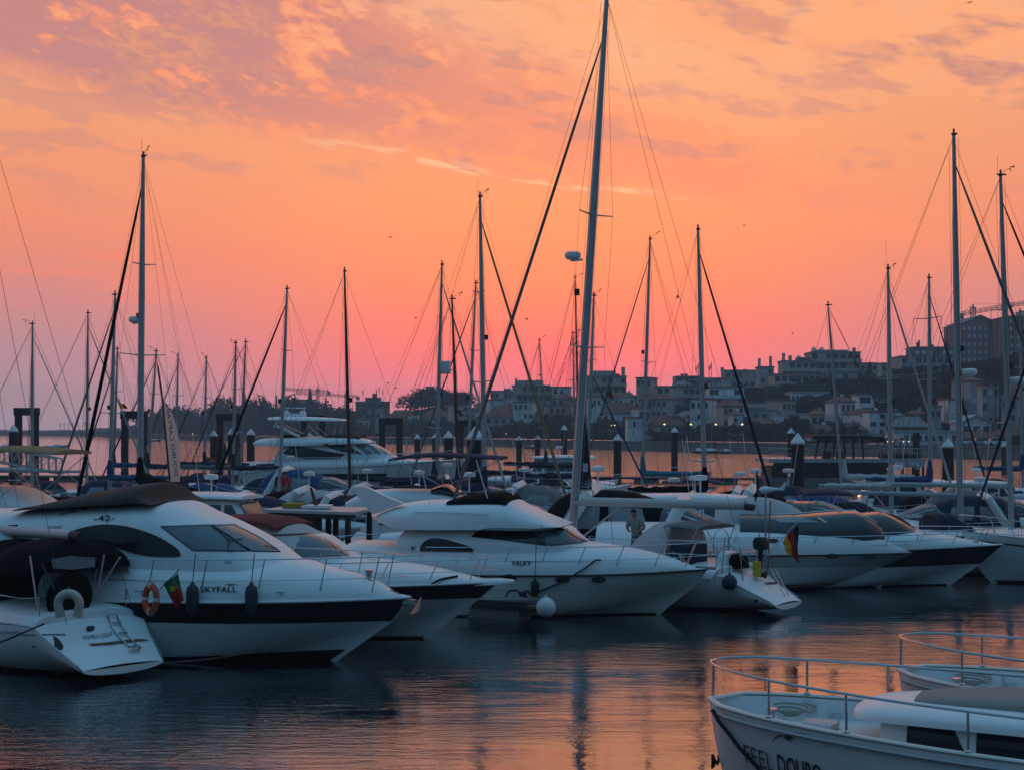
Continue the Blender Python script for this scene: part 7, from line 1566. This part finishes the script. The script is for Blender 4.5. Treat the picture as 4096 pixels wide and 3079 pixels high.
def hung_flag(label, d, quad, mats, anchor, seed=0):
    "flag of vertical bands hanging from a line: quad = hoist top, hoist foot, fly foot, fly top in pixels"
    p = W(*anchor, d); t = thing('flag', label, 'flag', p); a, b_, c, e = (Vector(q) for q in quad); k = 0
    MB().tube([(0,0,0), W(a.x,a.y,d)-p, W(b_.x,b_.y,d)-p], .012*max(1,d/60), 4).build('halyard', 'wire', t)
    for m, f0, f1 in mats:
        g = []
        for i in range(6):
            f = f0+(f1-f0)*i/5; u0 = a+(e-a)*f; u1 = b_+(c-b_)*f; g.append([W(u0.x+(u1.x-u0.x)*v, u0.y+(u1.y-u0.y)*v, d+.08*math.sin(f*5+v*4+seed))-p for v in (j/6 for j in range(7))])
        MB().sheet(g).build('band', m, t, True)
hung_flag('small green and red flag flying right of the tallest mast', 66, ((2434,1541),(2426,1576),(2456,1602),(2448,1574)), (('flag_green',0,.45),('flag_red',.45,1)), (2438,1500), 1)
hung_flag('small yellow and red flag above the left pile arch', 76, ((478,1610),(482,1632),(512,1634),(500,1616)), (('flag_yellow',0,.55),('flag_red',.55,1)), (476,1590), 2)
hung_flag('small green and orange-red flag beside the brown feather flag', 92, ((823,1827),(826,1848),(860,1848),(856,1828)), (('flag_green',0,.42),('lifebuoy_orange',.42,1)), (821,1800), 3)
hung_flag('small drooping red and green flag low at the right edge', 60, ((3994,1690),(3996,1712),(4004,1722),(3999,1698)), (('flag_green',0,.3),('flag_red',.3,1)), (3993,1670), 4)
hung_flag('drooping green and red flag at the foot of the black mast', 58, ((1381,1955),(1373,1998),(1397,2032),(1390,1985)), (('flag_green',0,.45),('flag_red',.45,1)), (1380,1940), 5)
def navy_sail():
    d = 49.2; p = W(2340,2060,d); t = thing('hoisted_sail', 'narrow navy sail bag with a white sunburst standing right of the tallest mast', 'sail', p); C = lambda x, y, o=0: W(x, y, d)-p+Vector((0,o,0)); g = []
    for i in range(15):
        u = i/14; xl = sm(u, [(0,2329),(.3,2322),(.6,2318),(1,2314)]); xr = sm(u, [(0,2331),(.3,2350),(.6,2358),(1,2368)]); y = 1634+u*(1957-1634)
        g.append([C(xl+(xr-xl)*v, y, -.09*math.sin(v*3.14)-.02*math.sin(u*20+v*6)) for v in (j/8 for j in range(9))])
    MB().sheet(g).build('cloth', 'canvas_navy', t, True); MB().tube([C(2330,1600), C(2315,1960)], .012, 5).build('halyard', 'wire', t); MB().tube([C(2312,1962), C(2372,1960), (0.3,0,0)], .03, 6).build('foot_spar', 'aluminium', t)
    for a in range(5):
        an_ = R(100+a*17); c = Vector((2371,1952)); e0 = c+Vector((math.cos(an_),-math.sin(an_)))*14; e1 = c+Vector((math.cos(an_),-math.sin(an_)))*44; MB().tube([C(e0.x,e0.y,-.14), C(e1.x,e1.y,-.14)], .012, 4).build('sun_ray', 'sail_white', t)
    MB().prism([C(2330,1851,-.13), C(2350,1851,-.13), C(2350,1886,-.13), C(2331,1884,-.13)], (0,-.005,0)).build('patch', 'sail_white', t)
navy_sail()
b13 = YB['grey masted yacht '] if False else None
def drum():
    d = 74; c = W(1782,1470,d); t = thing('radar_reflector', 'white drum radar reflector on the mast left of the crossing headsails', 'radar reflector', c); MB().lathe([(.02,-.34),(.26,-.33),(.28,-.28),(.28,.28),(.26,.33),(.02,.34)], (0,0,0), 16).build('drum', 'fender_white', t, True); MB().box((-.42,-.04,-.06),(-.2,.04,.06)).build('bracket', 'steel', t)
drum()
# ------------------------------------------------------------------ birds, cars, moored boats by the far bank
def bird(px, py, d, span, up, label):
    p = W(px, py, d); t = thing('bird', label, 'bird', p, random.Random(px).uniform(-1,1)); s = span
    MB().lathe([(.005*s,-.26*s),(.05*s,-.14*s),(.075*s,0),(.05*s,.14*s),(.03*s,.2*s),(.004*s,.27*s)], (0,0,0), 8, (1,0,.1)).build('body', 'bird_grey', t, True)
    for sd in (-1,1): MB().prism([(-.1*s,sd*.04*s,0),(.09*s,sd*.04*s,0),(.1*s,sd*.28*s,up*s),(.0,sd*.5*s,up*.55*s),(-.05*s,sd*.28*s,up*s)], (0,0,.01*s)).build('wing', 'bird_grey', t)
mat('bird_grey', (.03,.03,.035), rough=.8, var=.2)
for px, py, up, lb in ((1562,950,.12,'tiny bird left of the tall mast in the orange sky'),(1663,1273,.2,'tiny bird left of the crossing masts'),(1551,1533,.15,'upper bird of the pair above the antenna building'),(1583,1552,.1,'lower bird of the pair above the antenna building'),(2107,1278,.2,'tiny bird above the crossing headsails'),(2158,1501,.18,'dark bird low beside the block under the sun'),(2710,1190,.3,'gull with raised wings between two masts'),(2975,903,.08,'tiny bird alone high right of centre'),(3170,1334,.1,'tiny bird above the town at the right'),(3877,12,.1,'dark bird at the top right corner')):
    bird(px, py, 130, .55 if px not in (2710,3877) else .75, up, lb)
def car(px, d, m, label, lit=False, rz=0.):
    p = W(px, HY, d); t = thing('parked_car', label, 'car', (p.x, d, 2.36), rz, 'cars along the far riverside road')
    MB().rings([[Vector((x,y,z)) for x, y in ((-2.1*s,-.85*s),(2.1*s,-.85*s),(2.1*s,.85*s),(-2.1*s,.85*s))] for z, s in ((.25,.96),(.5,1),(.8,1),(.88,.96))]).build('body', m, t, 30); MB().rings([[Vector((x*a-.15,y,z)) for x, y in ((-1.3,-.78*b_),(1.2,-.78*b_),(1.2,.78*b_),(-1.3,.78*b_))] for z, a, b_ in ((.88,1,1),(1.4,.68,.85))]).build('cabin', 'far_glass', t)
    for x in (-1.3,1.3):
        for y in (-.82,.82): MB().lathe([(.05,-.1),(.31,-.1),(.31,.1),(.05,.1)], (x,y,.31), 12, (0,1,0)).build('wheel', 'rubber', t)
    for y in (-.6,.6): MB().lathe([(.02,0),(.11,.01),(.11,.05),(.02,.06)], (2.08,y,.65), 8, (1,0,0)).build('headlight', 'headlight_glow' if lit else 'far_shutter', t)
car(3540, 290, 'wall_dark', 'dark car with headlights on right of the floating restaurant', True, R(-75)); car(3603, 288, 'wall_grey', 'grey car with headlights on below the dark warehouse', True, R(-75)); car(3870, 276, 'wall_white', 'white car parked below the gabled boat hall', False); car(3985, 272, 'wall_white', 'white car parked near the right edge', False); car(3925, 274, 'wall_grey', 'grey car parked between two white ones at the right', False)
def moored(px, d, L, label, mast=0., m='navy_gelcoat'):
    b = Boat('moored_boat', label, 'boat', (0,0), px, 2000, random.Random(px).uniform(-25,25), d); h = Hull(L, L*.34, [(0,.6),(.6,.6),(1,.9)], SAIL_BS, zk=-.3, rnd=2.3, stem=[(-.4,L*.36),(0,L*.42),(.9,L*.5)])
    b.part('hull', h.shell(14, 6), m, 50); b.part('deck', h.deck(), 'deck_nonskid'); b.part('cabin', superloft([(-.1*L,.5,1.1,L*.12,4),(.15*L,.5,1.05,L*.1,4),(.22*L,.55,.7,L*.06,3)], 10), 'gelcoat', 50)
    if mast: b.tubes('mast', [Vector((.05*L,0,.8)), Vector((.05*L,0,mast))], .07, 'aluminium', 5)
moored(2842,322,6.5,'small moored sailboat on the open river right of centre',8.); moored(2795,330,3.6,'tiny moored dinghy left of the small sailboat on the river'); moored(2905,318,3.2,'tiny moored dinghy right of the small sailboat on the river')
moored(2130,400,4.5,'tiny boat moored by the far bank behind a thin pile'); moored(610,640,8,'small dark boat moored by the far left bank'); moored(225,420,7,'small cabin boat moored at the far left',m='gelcoat'); moored(20,420,8,'small cabin boat moored at the left picture edge',m='gelcoat')
